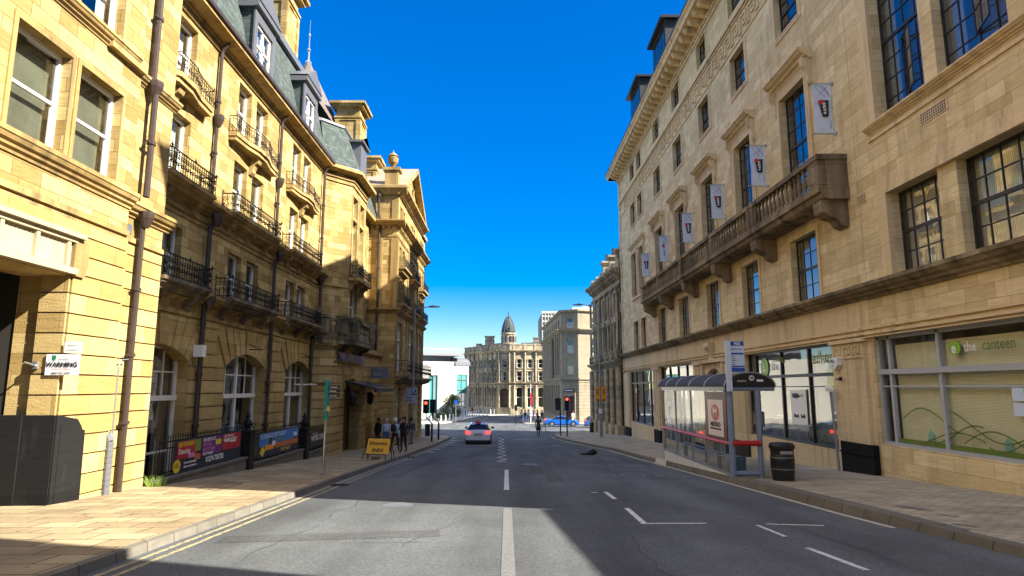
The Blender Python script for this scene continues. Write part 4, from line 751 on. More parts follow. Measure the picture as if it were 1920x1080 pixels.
# ================= right hand office building: two parts of one street front =================
XR = 10.8; f = FR(XR)
def tall_core(par, y0, y1, top, x0=12.2):
    mb = MB(); mb.box(x0, 26, y0, y1, -5, top); mb.build('core', M['dark'], par)
r = thing('office_building', 'tan stone office building on the right with long stone balcony, key pattern frieze and shopfronts', 'building', (XR, 38, G(38)))
YN, YE = 18.9, 59.5
cols = [(21.65, 23.7), (26.85, 28.8), (32.05, 34.0), (37.5, 39.6), (43.0, 45.1)]; pair = [(49.3, 51.0), (52.1, 54.0)]
H = []; 
for a, b_ in cols: H += [(a, b_, 3.1, 5.45, 1), (a-.05, b_+.05, 6.3, 11.15, 2), (a+.1, b_-.0, 13.7, 15.6, 3), (a+.2, b_-.1, 17.7, 19.2, 4)]
for a, b_ in pair: H += [(a, b_, 3.1, 5.45, 1), (a, b_, 7.6, 11.25, 2), (a, b_, 13.75, 15.6, 3), (a+.1, b_, 17.7, 19.2, 4)]
mb = MB(); wall(mb, f, YN, YE, 2.6, 20.0, [x[:4] for x in H], .32)
fe = F((0, YE, 0), (1, 0, 0), (0, 1, 0)); wall(mb, fe, XR, 26, -5, 20); mb.build('wall', M['tan'], r)
gh = [(21.25, 28.95, -2.0, 1.47), (32.1, 35.1, -4, 1.0), (37.1, 45.3, -3.4, 1.42), (47.3, 56.4, -2.85, 1.38)]
mb = MB(); wall(mb, f, YN, YE, -5, 2.6, gh, .35); archfill(mb, f, 32.1, 35.1, .4, 1.0, 0, .35); mb.build('ground_floor_wall', M['trim'], r)
mb = MB(); t = M['trim']
cornice(mb, f, YN-.02, YE, 3.02, .42, .4); mb2 = MB(); mb2.fb(f, YN, YE, 1.72, 1.8, 0, .07); mb2.fb(f, YN, YE, 1.56, 1.64, 0, .1); mb2.fb(f, YN, YE, 1.47, 1.5, 0, .13); mb2.build('fascia_moulding', M['trim'], r)
mb.build('string_course', M['strim'], r)
mb = MB()
for a, b_, c_, d_, k in H:
    tt = .2 if k < 3 else .14
    if k == 1: band(mb, f, a, b_, c_, d_, .16, 0, .05, bottom=False); mb.fb(f, a-.2, b_+.2, 3.0, 3.1, 0, .06)
    elif k == 2:
        mb.fb(f, a-.24, a, c_, d_+.24, 0, .08); mb.fb(f, b_, b_+.24, c_, d_+.24, 0, .08); mb.fb(f, a, b_, d_, d_+.24, 0, .08); mb.fb(f, a-.1, a, c_, d_+.1, .08, .11); mb.fb(f, b_, b_+.1, c_, d_+.1, .08, .11)
    elif k == 3: band(mb, f, a, b_, c_, d_, .16, 0, .05); band(mb, f, a, b_, c_, d_, .06, .05, .075)
    else: band(mb, f, a, b_, c_, d_, .12, 0, .045)
    mb.cut()
mb.fb(f, 48.9, 54.3, 7.3, 7.45, 0, .12); mb.cut()
build_each(mb, 'architrave', M['trim'], r)
for a, b_ in cols+[(49.3, 54.0)]:                              # hoods on consoles over the tall windows
    mb = MB(); pj = .5 if b_-a < 3 else .3
    cornice(mb, f, a-.55, b_+.55, 12.0, pj, .38); mb.fb(f, a-.3, b_+.3, 11.4, 11.62, 0, .06)
    if b_-a < 3:
        for x in (a-.38, b_+.38): scrollbracket(mb, f, x, 11.62, .34, .95, .2)
    mb.build('window_hood', M['trim'], r)
for i, (a, b_, c_, d_, k) in enumerate(H):
    cu = {1: ('full', M['curt']), 2: ('low', M['curtb'], .45) if RND.random() < .4 else ('sides', M['curt']), 3: None, 4: None}[k]
    window(f, a, b_, c_, d_, .24, 'metal', r, cu, nx=3 if k == 4 or b_-a < 1.95 else 4, ny={1: 4, 2: 7, 3: 4, 4: 3}[k], thick={1: 2, 2: 4, 3: 2, 4: 1}[k], fm=M['blk'])
# key pattern frieze
mb = MB(); d0, d1 = 0, .07; z0, z1 = 16.15, 16.95; Lk = 1.02; y = YE-2.6; hh = z1-z0; s_ = .1
mb.fb(f, YN, YE, 17.2, 17.42, 0, .16); mb.fb(f, YN, YE, 17.08, 17.16, 0, .08); mb.fb(f, YN, YE, 15.93, 16.0, 0, .05)
while y-Lk > YN:
    B = lambda u0, u1, v0, v1: mb.fb(f, y-u1*Lk, y-u0*Lk, z0+v0*hh, z0+v1*hh, d0, d1)
    B(0, .11, 0, 1); B(.11, .78, .86, 1); B(.67, .78, .25, .86); B(.33, .67, .25, .39); B(.33, .43, .39, .66); B(.43, .56, .55, .66); B(.78, 1, 0, .13) ; B(.89, 1, .13, .13) if 0 else None
    y -= Lk
mb.build('key_pattern_frieze', M['trim'], r)
# main cornice
mb = MB(); mb.fb(f, YN-9.7, YE+.1, 19.35, 19.5, 0, .1)
y = YN-9.5
while y < YE: mb.fb(f, y, y+.16, 19.5, 19.66, .0, .2); y += .3
y = YN-9.4
while y < YE: mb.prof(f, y, y+.32, [(0, 20.05), (.82, 20.05), (.82, 19.9), (.7, 19.78), (.4, 19.72), (.1, 19.66), (0, 19.66)]); y += .88
for ff, a0, a1 in ((f, YN-9.7, YE+.9), (fe, XR-.9, 26)):
    mb.prof(ff, a0, a1, [(0, 20.5), (1.12, 20.5), (1.12, 20.38), (1.0, 20.3), (.96, 20.05), (0, 20.05)])
mb.build('main_cornice', M['trim'], r)
mb = MB(); mb.fb(f, YN-9.7, YE+.95, 20.5, 20.62, .95, 1.15); mb.build('gutter', M['pipe'], r)
mb = MB()
for k in range(38):                                            # quoins at the far corner
    z = -4.4+k*.64
    if z > 19: break
    mb.fb(f, YE-.75 if k % 2 else YE-.5, YE+.05, z, z+.6, 0, .07)
mb.build('quoins', M['tan'], r)
# balcony
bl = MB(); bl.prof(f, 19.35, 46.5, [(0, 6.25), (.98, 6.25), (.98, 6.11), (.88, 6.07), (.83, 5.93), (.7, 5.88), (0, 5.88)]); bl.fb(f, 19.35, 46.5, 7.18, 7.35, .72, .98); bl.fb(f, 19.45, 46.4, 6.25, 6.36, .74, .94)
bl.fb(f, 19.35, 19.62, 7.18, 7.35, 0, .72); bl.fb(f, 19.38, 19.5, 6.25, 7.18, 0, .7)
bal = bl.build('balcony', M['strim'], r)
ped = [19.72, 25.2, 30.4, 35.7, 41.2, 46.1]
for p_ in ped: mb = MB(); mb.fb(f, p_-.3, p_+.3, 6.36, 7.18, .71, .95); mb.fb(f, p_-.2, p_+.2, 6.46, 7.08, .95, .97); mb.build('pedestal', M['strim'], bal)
base_bal = None
for a, b_ in zip(ped, ped[1:]):
    n = int((b_-a-.6)/.34)
    for k in range(n):
        y = a+.3+(k+.5)*(b_-a-.6)/n
        if base_bal is None:
            mb = MB(); mb.lathe((0, 0, 0), [(.075, 0), (.075, .05), (.04, .09), (.088, .22), (.09, .32), (.05, .52), (.035, .62), (.075, .74), (.075, .81)], 10); me = mb.build('baluster', M['strim'], None, True); base_bal = me; o = me  # balusters take the dark ledge tone to imitate the shade between them
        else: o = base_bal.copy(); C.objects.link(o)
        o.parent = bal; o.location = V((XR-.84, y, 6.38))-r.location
for p_ in (19.8, 25.2, 30.4, 35.7, 41.2, 46.0):
    mb = MB(); mb.prof(f, p_-.28, p_+.28, [(0, 5.88), (.85, 5.88), (.85, 5.74), (.8, 5.5), (.6, 5.36), (.35, 5.28), (.25, 5.1), (.05, 5.0), (0, 5.05)]); mb.tube(f.p(p_-.3, 5.57, .7), f.p(p_+.3, 5.57, .7), .13, 10); mb.tube(f.p(p_-.3, 5.25, .2), f.p(p_+.3, 5.25, .2), .1, 10); mb.build('bracket', M['strim'], r)
# attic dormers and roof
mb = MB(); mb.quad((11.4, YN-9.7, 20.4), (11.4, YE, 20.4), (15.2, YE, 23.6), (15.2, YN-9.7, 23.6)); mb.quad((15.2, YN-9.7, 23.6), (15.2, YE, 23.6), (26, YE, 23.6), (26, YN-9.7, 23.6)); mb.quad((11.4, YE, 20.4), (15.2, YE, 23.6), (26, YE, 23.6), (26, YE, 20)); mb.quad((XR-.9, YN-9.7, 20.5), (XR-.9, YE+.9, 20.5), (12, YE+.9, 20.52), (12, YN-9.7, 20.52))
mb.build('roof', M['slate'], r)
for y0, y1 in ((49.5, 53.5), (41.0, 44.8)):
    mb = MB(); mb.box(10.95, 14.4, y0, y1, 20.5, 25.3); d_ = mb.build('dormer', plain('dark_dormer_cladding', (.03, .033, .036), .85), r)
    mb = MB(); mb.box(10.6, 14.5, y0-.3, y1+.3, 25.3, 25.5); mb.build('dormer_roof', M['blk'], d_)
    mb = MB(); fd = FR(10.94)
    for k in range(4): a = y0+.15+k*(y1-y0-.3)/4; mb.fb(fd, a+.05, a+(y1-y0-.3)/4-.05, 21.5, 25.1, 0, .02)
    mb.build('dormer_pane', M['dglass'], d_)
tall_core(r, YN+.05, YE-.1, 20.3)
mb = MB(); mb.quad((12.1, YN, -5), (12.1, YE, -5), (12.1, YE, 20), (12.1, YN, 20)); mb.build('interior_wall', M['room'], r)
# shopfronts
def shopfront(par, a0, a1, w0, w1, tr, mull, fm, blind=None, bar=None, dep=.22, frame=.07, name='shopfront'):
    mb = MB(); z = -dep
    mb.fb(f, a0, a1, w1-frame, w1, z, z+.1); mb.fb(f, a0, a1, w0, w0+frame, z, z+.14); mb.fb(f, a0, a0+frame, w0, w1, z, z+.1); mb.fb(f, a1-frame, a1, w0, w1, z, z+.1); mb.fb(f, a0, a1, tr-frame*.8, tr+frame*.8, z, z+.14)
    for m_ in mull: mb.fb(f, m_-frame*.6, m_+frame*.6, w0, w1, z, z+.1)
    if bar: mb.fb(f, a0, a1, bar-.02, bar+.02, z, z+.07)
    s = mb.build(name, fm, par); g = MB(); g.quad(f.p(a0, w0, z+.03), f.p(a1, w0, z+.03), f.p(a1, w1, z+.03), f.p(a0, w1, z+.03)); g.build('shop_pane', M['sglass'], s)
    if blind:
        for b0, b1, c0, c1, m_, dd in blind:
            g = MB(); g.quad(f.p(b0, c0, z-dd), f.p(b1, c0, z-dd), f.p(b1, c1, z-dd), f.p(b0, c1, z-dd)); g.build('blind', m_, s)
    return s
ss = shopfront(r, 21.25, 28.95, -2.0, 1.47, .45, [23.25, 25.6, 28.2], M['blk'], [(21.4, 23.2, -1.9, 1.3, M['gblind'], .15), (23.3, 28.8, .9, 1.4, M['room'], .5)], .04)
mb = MB(); mb.text('school', f.p(23.05, .85, -.16), (0, -1, 0), (0, 0, 1), .62, bold=.004); mb.build('school_lettering', M['olive'], ss)
mb = MB(); mb.lathe((0, 0, 0), [(.4, 0), (.4, .01)], 24); mb.v = [f.p(27.3+x, .85+y, -.16+z) for x, y, z in mb.v]; mb.build('green_disc', M['lime'], ss)
mb = MB(); mb.text('L', f.p(27.42, .68, -.14), (0, -1, 0), (0, 0, 1), .5, bold=.02); mb.text('the', f.p(26.7, .72, -.15), (0, -1, 0), (0, 0, 1), .5, bold=.006); mb.build('disc_letter', M['wsign'], ss)
mb = MB(); mb.text('training', f.p(26.3, 1.05, -.15), (0, -1, 0), (0, 0, 1), .3, bold=.004); mb.build('olive_lettering', M['olive'], ss)
mb = MB(); mb.quad(f.p(23.62, -1.33, -.14), f.p(24.93, -1.37, -.14), f.p(24.93, -.1, -.14), f.p(23.62, -.06, -.14)); po = mb.build('window_poster', M['wsign'], ss)
mb = MB(); mb.fprism(f, [(24.8, -.22), (24.75, -.36), (24.45, -.4), (24.1, -.34), (24.3, -.2)], -.138, -.132); mb.fprism(f, [(24.7, -.95), (24.7, -1.1), (24.3, -1.1), (24.35, -.98), (24.5, -1.02)], -.138, -.132); mb.fprism(f, [(24.15, -.95), (24.1, -1.1), (23.75, -1.1), (23.85, -.95), (24.0, -1.03)], -.138, -.132); mb.text('work', f.p(24.25, -.34, -.13), (0, -1, 0), (0, 0, 1), .2); mb.build('poster_marks', M['ink'], po)
mb = MB()                                                      # cafe chairs and tables behind the glass
for cy in (24.4, 26.2, 27.4):
    mb.path([V((11.5+.3*math.cos(t*.6), cy+.3*math.sin(t*.6), -1.25+.12*math.sin(t*1.2))) for t in range(12)], .02, 4)
    for t in range(4): mb.tube((11.5+.25*math.cos(t*1.57), cy+.25*math.sin(t*1.57), -1.6), (11.5+.3*math.cos(t*1.57+.4), cy+.3*math.sin(t*1.57+.4), -2.4), .015, 4)
    mb.lathe((11.5, cy, -1.62), [(.3, 0), (.28, .03)], 12)
mb.build('wire_chair', plain('pale_green_wire', (.4, .6, .5), .4), ss)
sb = shopfront(r, 37.1, 45.3, -3.4, 1.42, .45, [39.1, 41.1, 43.2], M['blk'])
sa = shopfront(r, 47.3, 56.4, -2.85, 1.38, .38, [49.1, 51.9, 54.4], M['blk'], bar=-.1)
mb = MB(); mb.fb(f, 32.1, 35.1, -3.4, 1.0, -.35, -.3); mb.fb(f, 33.55, 33.65, -3.3, .3, -.3, -.26); mb.build('panelled_door', M['lead'], r)
mb = MB(); mb.quad(f.p(32.3, -.5, -.28), f.p(34.0, -.5, -.28), f.p(34.0, .95, -.28), f.p(32.3, .95, -.28)); mb.build('door_fanlight', M['wclad'], r)
mb = MB()
for a in (29.0, 31.2, 35.15, 45.45): 
    w_ = 1.85 if a > 45 else (.75 if a != 35.15 else 1.8)
    for k in range(max(1, int(w_/.6))): mb.fb(f, a+.08+k*.62, a+.55+k*.62, -4, 1.25, 0, .1)
    mb.fb(f, a, a+w_, 1.25, 1.45, 0, .18); mb.cut()
mb.fb(f, 56.6, 58.7, -4.4, 1.3, 0, .12); mb.fb(f, 31.8, 32.1, -3.5, 1.3, 0, .14); mb.fb(f, 35.1, 35.4, -3.5, 1.3, 0, .14); mb.fb(f, 31.8, 35.4, 1.3, 1.47, 0, .2); mb.cut()
build_each(mb, 'pilaster', M['trim'], r)
mb = MB(); mb.prof(f, 33.3, 33.9, [(0, 2.35), (.35, 2.35), (.35, 2.1), (.22, 1.9), (.12, 1.6), (.16, 1.35), (0, 1.2)]); mb.tube(f.p(33.28, 2.15, .26), f.p(33.92, 2.15, .26), .14, 10); mb.build('keystone_scroll', M['trim'], r)
mb = MB()
for a, b_, z in ((28.95, 32.0, -2.4), (35.15, 37.0, -3.0), (45.35, 47.25, -2.95), (56.45, 58.7, -3.4), (23.25, 21.2, -2.06)): 
    if a < b_: mb.fb(f, a, b_, -5, z, 0, .14); mb.cut()
build_each(mb, 'black_plinth', M['black'], r)

# ---- nearer part: canteen front
c = thing('canteen_building', 'near end of the right hand stone front, with tall metal windows over the canteen shopfront', 'building', (XR, 14.5, G(14.5)))
Y0, Y1 = 9.2, 18.885
WN = [(15.45, 17.5, 7.62, 12.4), (12.65, 14.95, 7.62, 12.4), (15.35, 17.35, 3.13, 5.43), (12.6, 14.67, 3.13, 5.43), (9.9, 11.9, 3.13, 5.43), (9.9, 12.15, 7.62, 12.4), (15.4, 17.4, 14.2, 16.6), (12.6, 14.8, 14.2, 16.6)]
mb = MB(); wall(mb, f, Y0, Y1, 2.6, 20, WN, .34); fn = FC(Y0); wall(mb, fn, XR, 26, -3, 20); mb.build('wall', M['tan'], c)
mb = MB(); wall(mb, f, Y0, Y1, -3, 2.6, [(9.6, 18.8, -1.6, 1.47)], .3); mb.fb(f, 9.4, 18.7, -2.6, -1.66, 0, .05); mb.build('ground_floor_wall', M['tan'], c)
mb = MB(); cornice(mb, f, Y0, Y1, 3.02, .44, .42); mb.build('string_course', M['strim'], c); mb = MB(); mb.fb(f, Y0, Y1, 1.72, 1.8, 0, .07); mb.fb(f, Y0, Y1, 1.56, 1.64, 0, .1); mb.fb(f, Y0, Y1, 1.47, 1.5, 0, .13); mb.fb(f, Y0, Y1, 16.0, 16.1, 0, .06); mb.fb(f, Y0, Y1, 17.1, 17.4, 0, .16); mb.build('fascia_moulding', M['trim'], c)
mb = MB()
for a0, a1, w0, w1 in ((9.7, 17.5, 7.62, 12.4), (9.7, 17.35, 3.1, 5.43)):
    for k, (t_, d_) in enumerate(((.55, .05), (.34, .09), (.12, .13))): 
        mb.fb(f, a1, a1+t_, w0 if w0 > 5 else 3.05, w1+t_, 0 if k == 0 else d_-.04, d_); mb.fb(f, a0, a1, w1, w1+t_, 0 if k == 0 else d_-.04, d_)
cornice(mb, f, 9.6, 18.1, 7.62, .22, .2); mb.fb(f, 9.6, 18.1, 7.2, 7.3, 0, .05); mb.build('architrave', M['trim'], c)
for i, wv in enumerate(WN): window(f, *wv, .3, 'metal', c, ('full', M['curt']) if wv[2] < 5 else ('sides', M['curtb']), nx=4, ny=8 if wv[3]-wv[2] > 4 else 4, thick=4 if wv[3]-wv[2] > 4 else 2, fm=M['blk'], side=.45)
for a, z0 in ((16.0, 7.95), (13.3, 8.2)):                       # casements standing open
    fo = F(f.p(a+.55, 0, -.24), (-.35, -.94, 0), (-.94, .35, 0)); mb = MB()
    for q_ in ((0, .04, z0, z0+1.7), (.86, .9, z0, z0+1.7), (0, .9, z0, z0+.04), (0, .9, z0+1.66, z0+1.7), (.44, .46, z0, z0+1.7), (0, .9, z0+.55, z0+.57), (0, .9, z0+1.1, z0+1.12)): mb.fb(fo, *q_, 0, .03)
    s = mb.build('open_casement', M['blk'], c); g = MB(); g.quad(fo.p(0, z0, .015), fo.p(.9, z0, .015), fo.p(.9, z0+1.7, .015), fo.p(0, z0+1.7, .015)); g.build('pane', M['glass'], s)
mb = MB(); mb.fb(f, 14.7, 15.75, 6.74, 7.06, 0, .02)
for y, z0, z1, w_ in ((18.5, 5.52, 5.82, .5),): mb.fb(f, y, y+w_, z0, z1, 0, .02)
v_ = mb.build('air_vent', M['trim'], c); mb = MB()
for i in range(12):
    for j in range(4): mb.fb(f, 14.76+i*.082, 14.81+i*.082, 6.77+j*.07, 6.815+j*.07, .021, .023)
for i in range(6):
    for j in range(4): mb.fb(f, 18.54+i*.075, 18.58+i*.075, 5.55+j*.065, 5.59+j*.065, .021, .023)
mb.build('vent_holes', M['ink'], v_)
cs = shopfront(c, 9.6, 18.8, -1.6, 1.47, .45, [18.25, 16.15, 13.3, 11.4], M['sgrey'], [(9.7, 18.2, -1.5, 1.2, M['blind'], .08)], .04, frame=.09, dep=.2)
mb = MB(); mb.lathe((0, 0, 0), [(.2, 0), (.2, .01)], 24); mb.v = [f.p(15.57+x, .96+y*.85, -.14+z) for x, y, z in mb.v]; e_ = mb.build('green_disc', M['lime'], cs)
mb = MB(); mb.text('e', f.p(15.68, .84, -.12), (0, -1, 0), (0, 0, 1), .36, bold=.01); mb.build('disc_letter', M['wsign'], e_)
mb = MB(); mb.text('the', f.p(15.26, .86, -.13), (0, -1, 0), (0, 0, 1), .32, bold=.003); mb.build('white_lettering', M['wsign'], cs)
mb = MB(); mb.text('canteen', f.p(14.66, .86, -.13), (0, -1, 0), (0, 0, 1), .34, bold=.004, sx=.93); mb.build('canteen_lettering', M['dolive'], cs)
mb = MB()
for a, z in ((13.78, -.6), (13.78, -.28), (13.42, -.6), (13.42, -.28)): mb.fb(f, a-.16, a+.16, z, z+.28, -.14, -.13)
mb.build('menu_sheet', M['pblue'], cs)
mb = MB()
for k, (a, z, am, L) in enumerate(((17.9, -.85, .3, 2.2), (16.9, -1.15, -.25, 2.0), (16.0, -.9, .35, 2.6), (15.6, -1.3, -.3, 2.4), (14.8, -1.15, .28, 2.0), (17.4, -1.3, .2, 2.5))):
    P = [(a-L*t/12, z+am*math.sin(t/12*4.2+k)) for t in range(13)]
    for (x0, y0), (x1, y1) in zip(P, P[1:]): mb.fprism(f, [(x0, y0), (x1, y1), (x1, y1+.035), (x0, y0+.035)], -.142, -.138)
mb.fb(f, 9.8, 18.2, -1.5, -1.38, -.15, -.148); mb.build('grass_film', M['dolive'], cs)
for a in (16.95, 14.35):
    mb = MB(); mb.fprism(f, [(a-.12, -1.52), (a+.12, -1.52), (a+.12, -1.22), (a, -1.08), (a-.12, -1.22)], -.36, -.24); mb.build('paper_house', plain('pale_teal_card', (.3, .6, .55), .6), cs)
mb = MB(); mb.box(12.0, 26, Y0+.02, Y1, -3, 20.3); mb.build('core', M['room'], c)
mb = MB(); mb.fb(f, Y0-.4, Y1, 20.5, 20.6, -1.5, 1.1); mb.build('roof', M['slate'], c)
# pier between the two fronts: pilaster, key pattern block, plinth
mb = MB(); mb.fb(f, 19.15, 20.98, -2.0, 1.42, 0, .12); mb.fb(f, 19.05, 21.08, 1.38, 1.46, 0, .2)
for k in range(3):
    for q_ in ((0, .06, 0, 1), (.06, .4, .85, 1), (.34, .4, .2, .85), (.16, .34, .2, .35), (.16, .22, .35, .6)): mb.fb(f, 20.85-k*.55-q_[1], 20.85-k*.55-q_[0], .98+q_[2]*.3, .98+q_[3]*.3, .12, .15)
mb.fb(f, 19.15, 20.98, .9, .94, .12, .15); mb.build('pier', M['trim'], r)
mb = MB(); mb.fb(f, 18.95, 20.8, -2.9, -1.66, .0, .17); mb.fb(f, 18.9, 20.85, -2.0, -1.95, .17, .2); mb.build('pier_plinth', M['black'], r)
mb = MB(); mb.fprism(f, [(20.9, .95), (20.4, .95), (20.42, .72), (20.65, .56), (20.88, .72)], .12, .28); ab = mb.build('alarm_box', M['wsign'], r)
mb = MB(); mb.text('BELL', f.p(20.84, .8, .285), (0, -1, 0), (0, 0, 1), .14, bold=.003); mb.text('24', f.p(20.74, .66, .285), (0, -1, 0), (0, 0, 1), .12); mb.build('alarm_lettering', M['ink'], ab)
mb = MB(); mb.tube(f.p(20.9, .28, .12), f.p(20.45, .28, .2), .015, 5); mb.lathe(f.p(20.4, .22, .22), [(.05, 0), (.05, .12)], 8); mb.build('wall_lamp', M['iron'], r)
pp = thing('sign_post', 'thin grey post with a small cream plate against the pier beside the school window', 'sign post', (XR-.3, 20.75, G(20.75)+.12))
mb = MB(); mb.tube((XR-.3, 20.75, G(20.75)+.12), (XR-.3, 20.95, .0), .04, 8); mb.build('post', M['lampg'], pp)
mb = MB(); mb.fb(FR(XR-.36), 20.65, 21.12, -.12, .08, 0, .012); pl = mb.build('plate', M['wsign'], pp)
mb = MB(); mb.text('KEEP CLEAR', FR(XR-.36).p(21.08, -.09, .016), (0, -1, 0), (0, 0, 1), .07); mb.build('plate_lettering', M['ink'], pl)

# ---- buildings beyond the right edge of the picture: they cast the shade and light the street has
l_ = thing('low_building', 'low stone building outside the frame on the right, before the tall front', 'building', (XR, 6, G(6)))
mb = MB(); wall(mb, f, 2.8, 9.15, -2.5, 5.1, [(3.6, 5.2, -.8, 1.5), (6.4, 8.2, -.8, 1.5), (3.8, 5.0, 2.6, 4.2), (6.6, 7.8, 2.6, 4.2)], .3); mb.build('wall', M['tan'], l_)
mb = MB(); mb.box(XR-.15, 22, 2.8, 9.15, 5.1, 5.45); mb.box(XR+.6, 22, 2.85, 9.1, -2.5, 5.1); mb.build('roof', M['lead'], l_)
for wv in ((3.6, 5.2, -.8, 1.5), (6.4, 8.2, -.8, 1.5), (3.8, 5.0, 2.6, 4.2), (6.6, 7.8, 2.6, 4.2)): window(f, *wv, .25, 'sash', l_, None)
l_ = thing('tall_building', 'tall stone building outside the frame on the right, behind the camera', 'building', (XR, -10, G(-10)))
wv = [(a, a+1.6, z, z+2.2) for a in (-22, -18, -14, -10, -6, -2, ) for z in (.5, 4.4, 8.3, 12.2)]
mb = MB(); wall(mb, f, -30, 2.75, -2.5, 19, wv, .3); fe_, le_ = F2((XR, 2.75), (22, -1.5)); wall(mb, fe_, 0, le_, -2.5, 19); mb.build('wall', M['tan'], l_)
mb = MB(); mb.prism([(XR-.4, -30, 19), (22, -30, 19), (22, -1.6, 19), (XR-.4, 2.7, 19)], (0, 0, .4)); mb.prism([(XR+.6, -30, -2), (22, -30, -2), (22, -1.6, -2), (XR+.6, 2.4, -2)], (0, 0, 21)); mb.build('roof', M['lead'], l_)
for x in wv: window(f, *x, .25, 'sash', l_, None)

# ================= ornate sooty building beyond =================
v = thing('victorian_building', 'ornate soot stained stone building with chimneys, pediments and striped ground floor columns', 'building', (10.4, 66, G(66)))
f, L = F2((10.62, 59.55), (9.9, 73.2), True); ZC = 10.9
bx = [.3+i*2.65 for i in range(5)]
Hh = []
for a in bx: Hh += [(a+.85, a+1.95, 3.7, 5.95), (a+.85, a+1.95, 7.2, 9.0)]
gl = [(a+.6, a+2.2, -3.2, .9) for a in bx]
mb = MB(); wall(mb, f, 0, L, 2.4, ZC, Hh, .3); wall(mb, f, 0, L, -5.5, 2.4, gl, .5)
for a in gl: archfill(mb, f, a[0], a[1], .35, .9, 0, .5)
fe, Le = F2((9.9, 73.2), (22, 68.9), True); mb.build('wall', M['vict'], v)
mb = MB(); We = [(a, a+1.1, z, z+2.0) for a in (1.6, 5.2, 8.8) for z in (-2.6, 3.8, 7.2)]; wall(mb, fe, 0, Le, -5.5, ZC, We, .3); mb.build('side_wall', M['dome'], v)
for x in We: window(fe, *x, .25, 'sash', v, None)
mb = MB(); cornice(mb, f, -.1, L+.7, ZC+.35, .75, .6); cornice(mb, f, 0, L+.5, 2.55, .7, .5); mb.fb(f, 0, L, 2.55, 3.3, 0, .16); mb.fb(f, 0, L, 3.3, 3.45, 0, .3); mb.fb(f, 0, L, 9.55, 9.75, 0, .2)
for k in range(int(L/.55)): mb.prof(f, k*.55+.1, k*.55+.34, [(0, ZC-.2), (.55, ZC-.2), (.5, ZC-.45), (.15, ZC-.7), (0, ZC-.75)])
for k in range(int(L/.3)): mb.fb(f, k*.3, k*.3+.15, 2.0, 2.12, 0, .4)
for i, a in enumerate(bx+[bx[-1]+2.85]):
    for z0, z1 in ((3.45, 6.5), (6.75, 9.5)): mb.lathe(f.p(a+.02, z0, .22), [(.17, 0), (.14, .15), (.12, z1-z0-.35), (.2, z1-z0-.1), (.2, z1-z0)], 10)
    mb.fb(f, a-.25, a+.3, 2.62, 3.4, .1, .42)
for i, a in enumerate(bx):
    x0, x1 = a+.62, a+2.18
    if i % 2: mb.fprism(f, [(x0-.1, 6.3), (x1+.1, 6.3), ((x0+x1)/2, 6.95)], 0, .32)
    else: P = arcpts(x0-.1, x1+.1, 6.3, 6.85, 8); mb.fprism(f, [(x0-.1, 6.2)]+P+[(x1+.1, 6.2)], 0, .32)
    mb.fb(f, x0, x1, 6.1, 6.28, 0, .3); band(mb, f, a+.85, a+1.95, 3.7, 5.95, .13, 0, .08); band(mb, f, a+.85, a+1.95, 7.2, 9.0, .13, 0, .08)
    for k in range(7): mb.lathe(f.p(a+.5+k*.3, 2.75, .3), [(.05, 0), (.1, .2), (.05, .5)], 6)
mb.build('mouldings', stone('weathered_carving', (.36, .28, .18), (.56, .46, .31), (.05, .045, .03), 2, 3, .004, stain=.9, sootamt=(.42, .62)), v)
for i, x in enumerate(Hh): window(f, *x, .26, 'sash', v, rcur())
for a in gl: window(f, *a, .45, 'tall', v, None, fm=M['blk'])
mb = MB()                                                       # banded columns, alternately pale and dark
for a in [0.1]+[x+2.65 for x in bx]:
    for off in (-.12, .38):
        z = G(66)-.2; k = 0
        while z < 1.5: mb.lathe(f.p(a+off, z, .25), [(.2, 0), (.2, .42)], 10, mi=k % 2); z += .42; k += 1
    mb.fb(f, a-.45, a+.75, G(66)-.6, -3.4, 0, .55, 0); mb.cut()
build_each(mb, 'striped_column', [M['vict'], M['dome']], v)
mb = MB(); mb.fb(f, 0, L, ZC+.35, ZC+1.1, -.2, .05)
for a in bx+[bx[-1]+2.75]: mb.fb(f, a-.3, a+.3, ZC+.35, ZC+1.3, -.3, .12)
mb.build('parapet', M['vict'], v)
for i, a in enumerate((1.3, 4.6, 7.9, 11.2)):
    p = f.p(a, 0, -1.3); mb = MB(); mb.box(p[0]-.5, p[0]+.5, p[1]-.45, p[1]+.45, ZC, 13.6); mb.box(p[0]-.62, p[0]+.62, p[1]-.57, p[1]+.57, 13.6, 13.8); mb.box(p[0]-.72, p[0]+.72, p[1]-.67, p[1]+.67, 13.8, 14.0); ch = mb.build('chimney', M['vict'] if i == 0 else M['dome'], v)
    mb = MB(); mb.lathe((p[0], p[1], 14.0), [(.22, 0), (.17, .8), (.2, .85)], 8); mb.build('chimney_pot', plain('terracotta', (.35, .16, .1), .8) if i == 1 else M['brown'], ch)
mb = MB(); mb.prism([(12, 59.6, -5), (22, 59.6, -5), (22, 68.7, -5), (12, 72.2, -5)], (0, 0, ZC+5.3)); mb.build('core', M['dark'], v)
mb = MB(); mb.prism([(10.3, 59.6, ZC+.3), (22, 59.6, ZC+.3), (22, 68.7, ZC+.3), (9.6, 73.1, ZC+.3)], (0, 0, .1)); mb.build('roof', M['lead'], v)
pipe(v, [(10.5, 59.75, 9), (10.5, 59.75, -4)], .07)
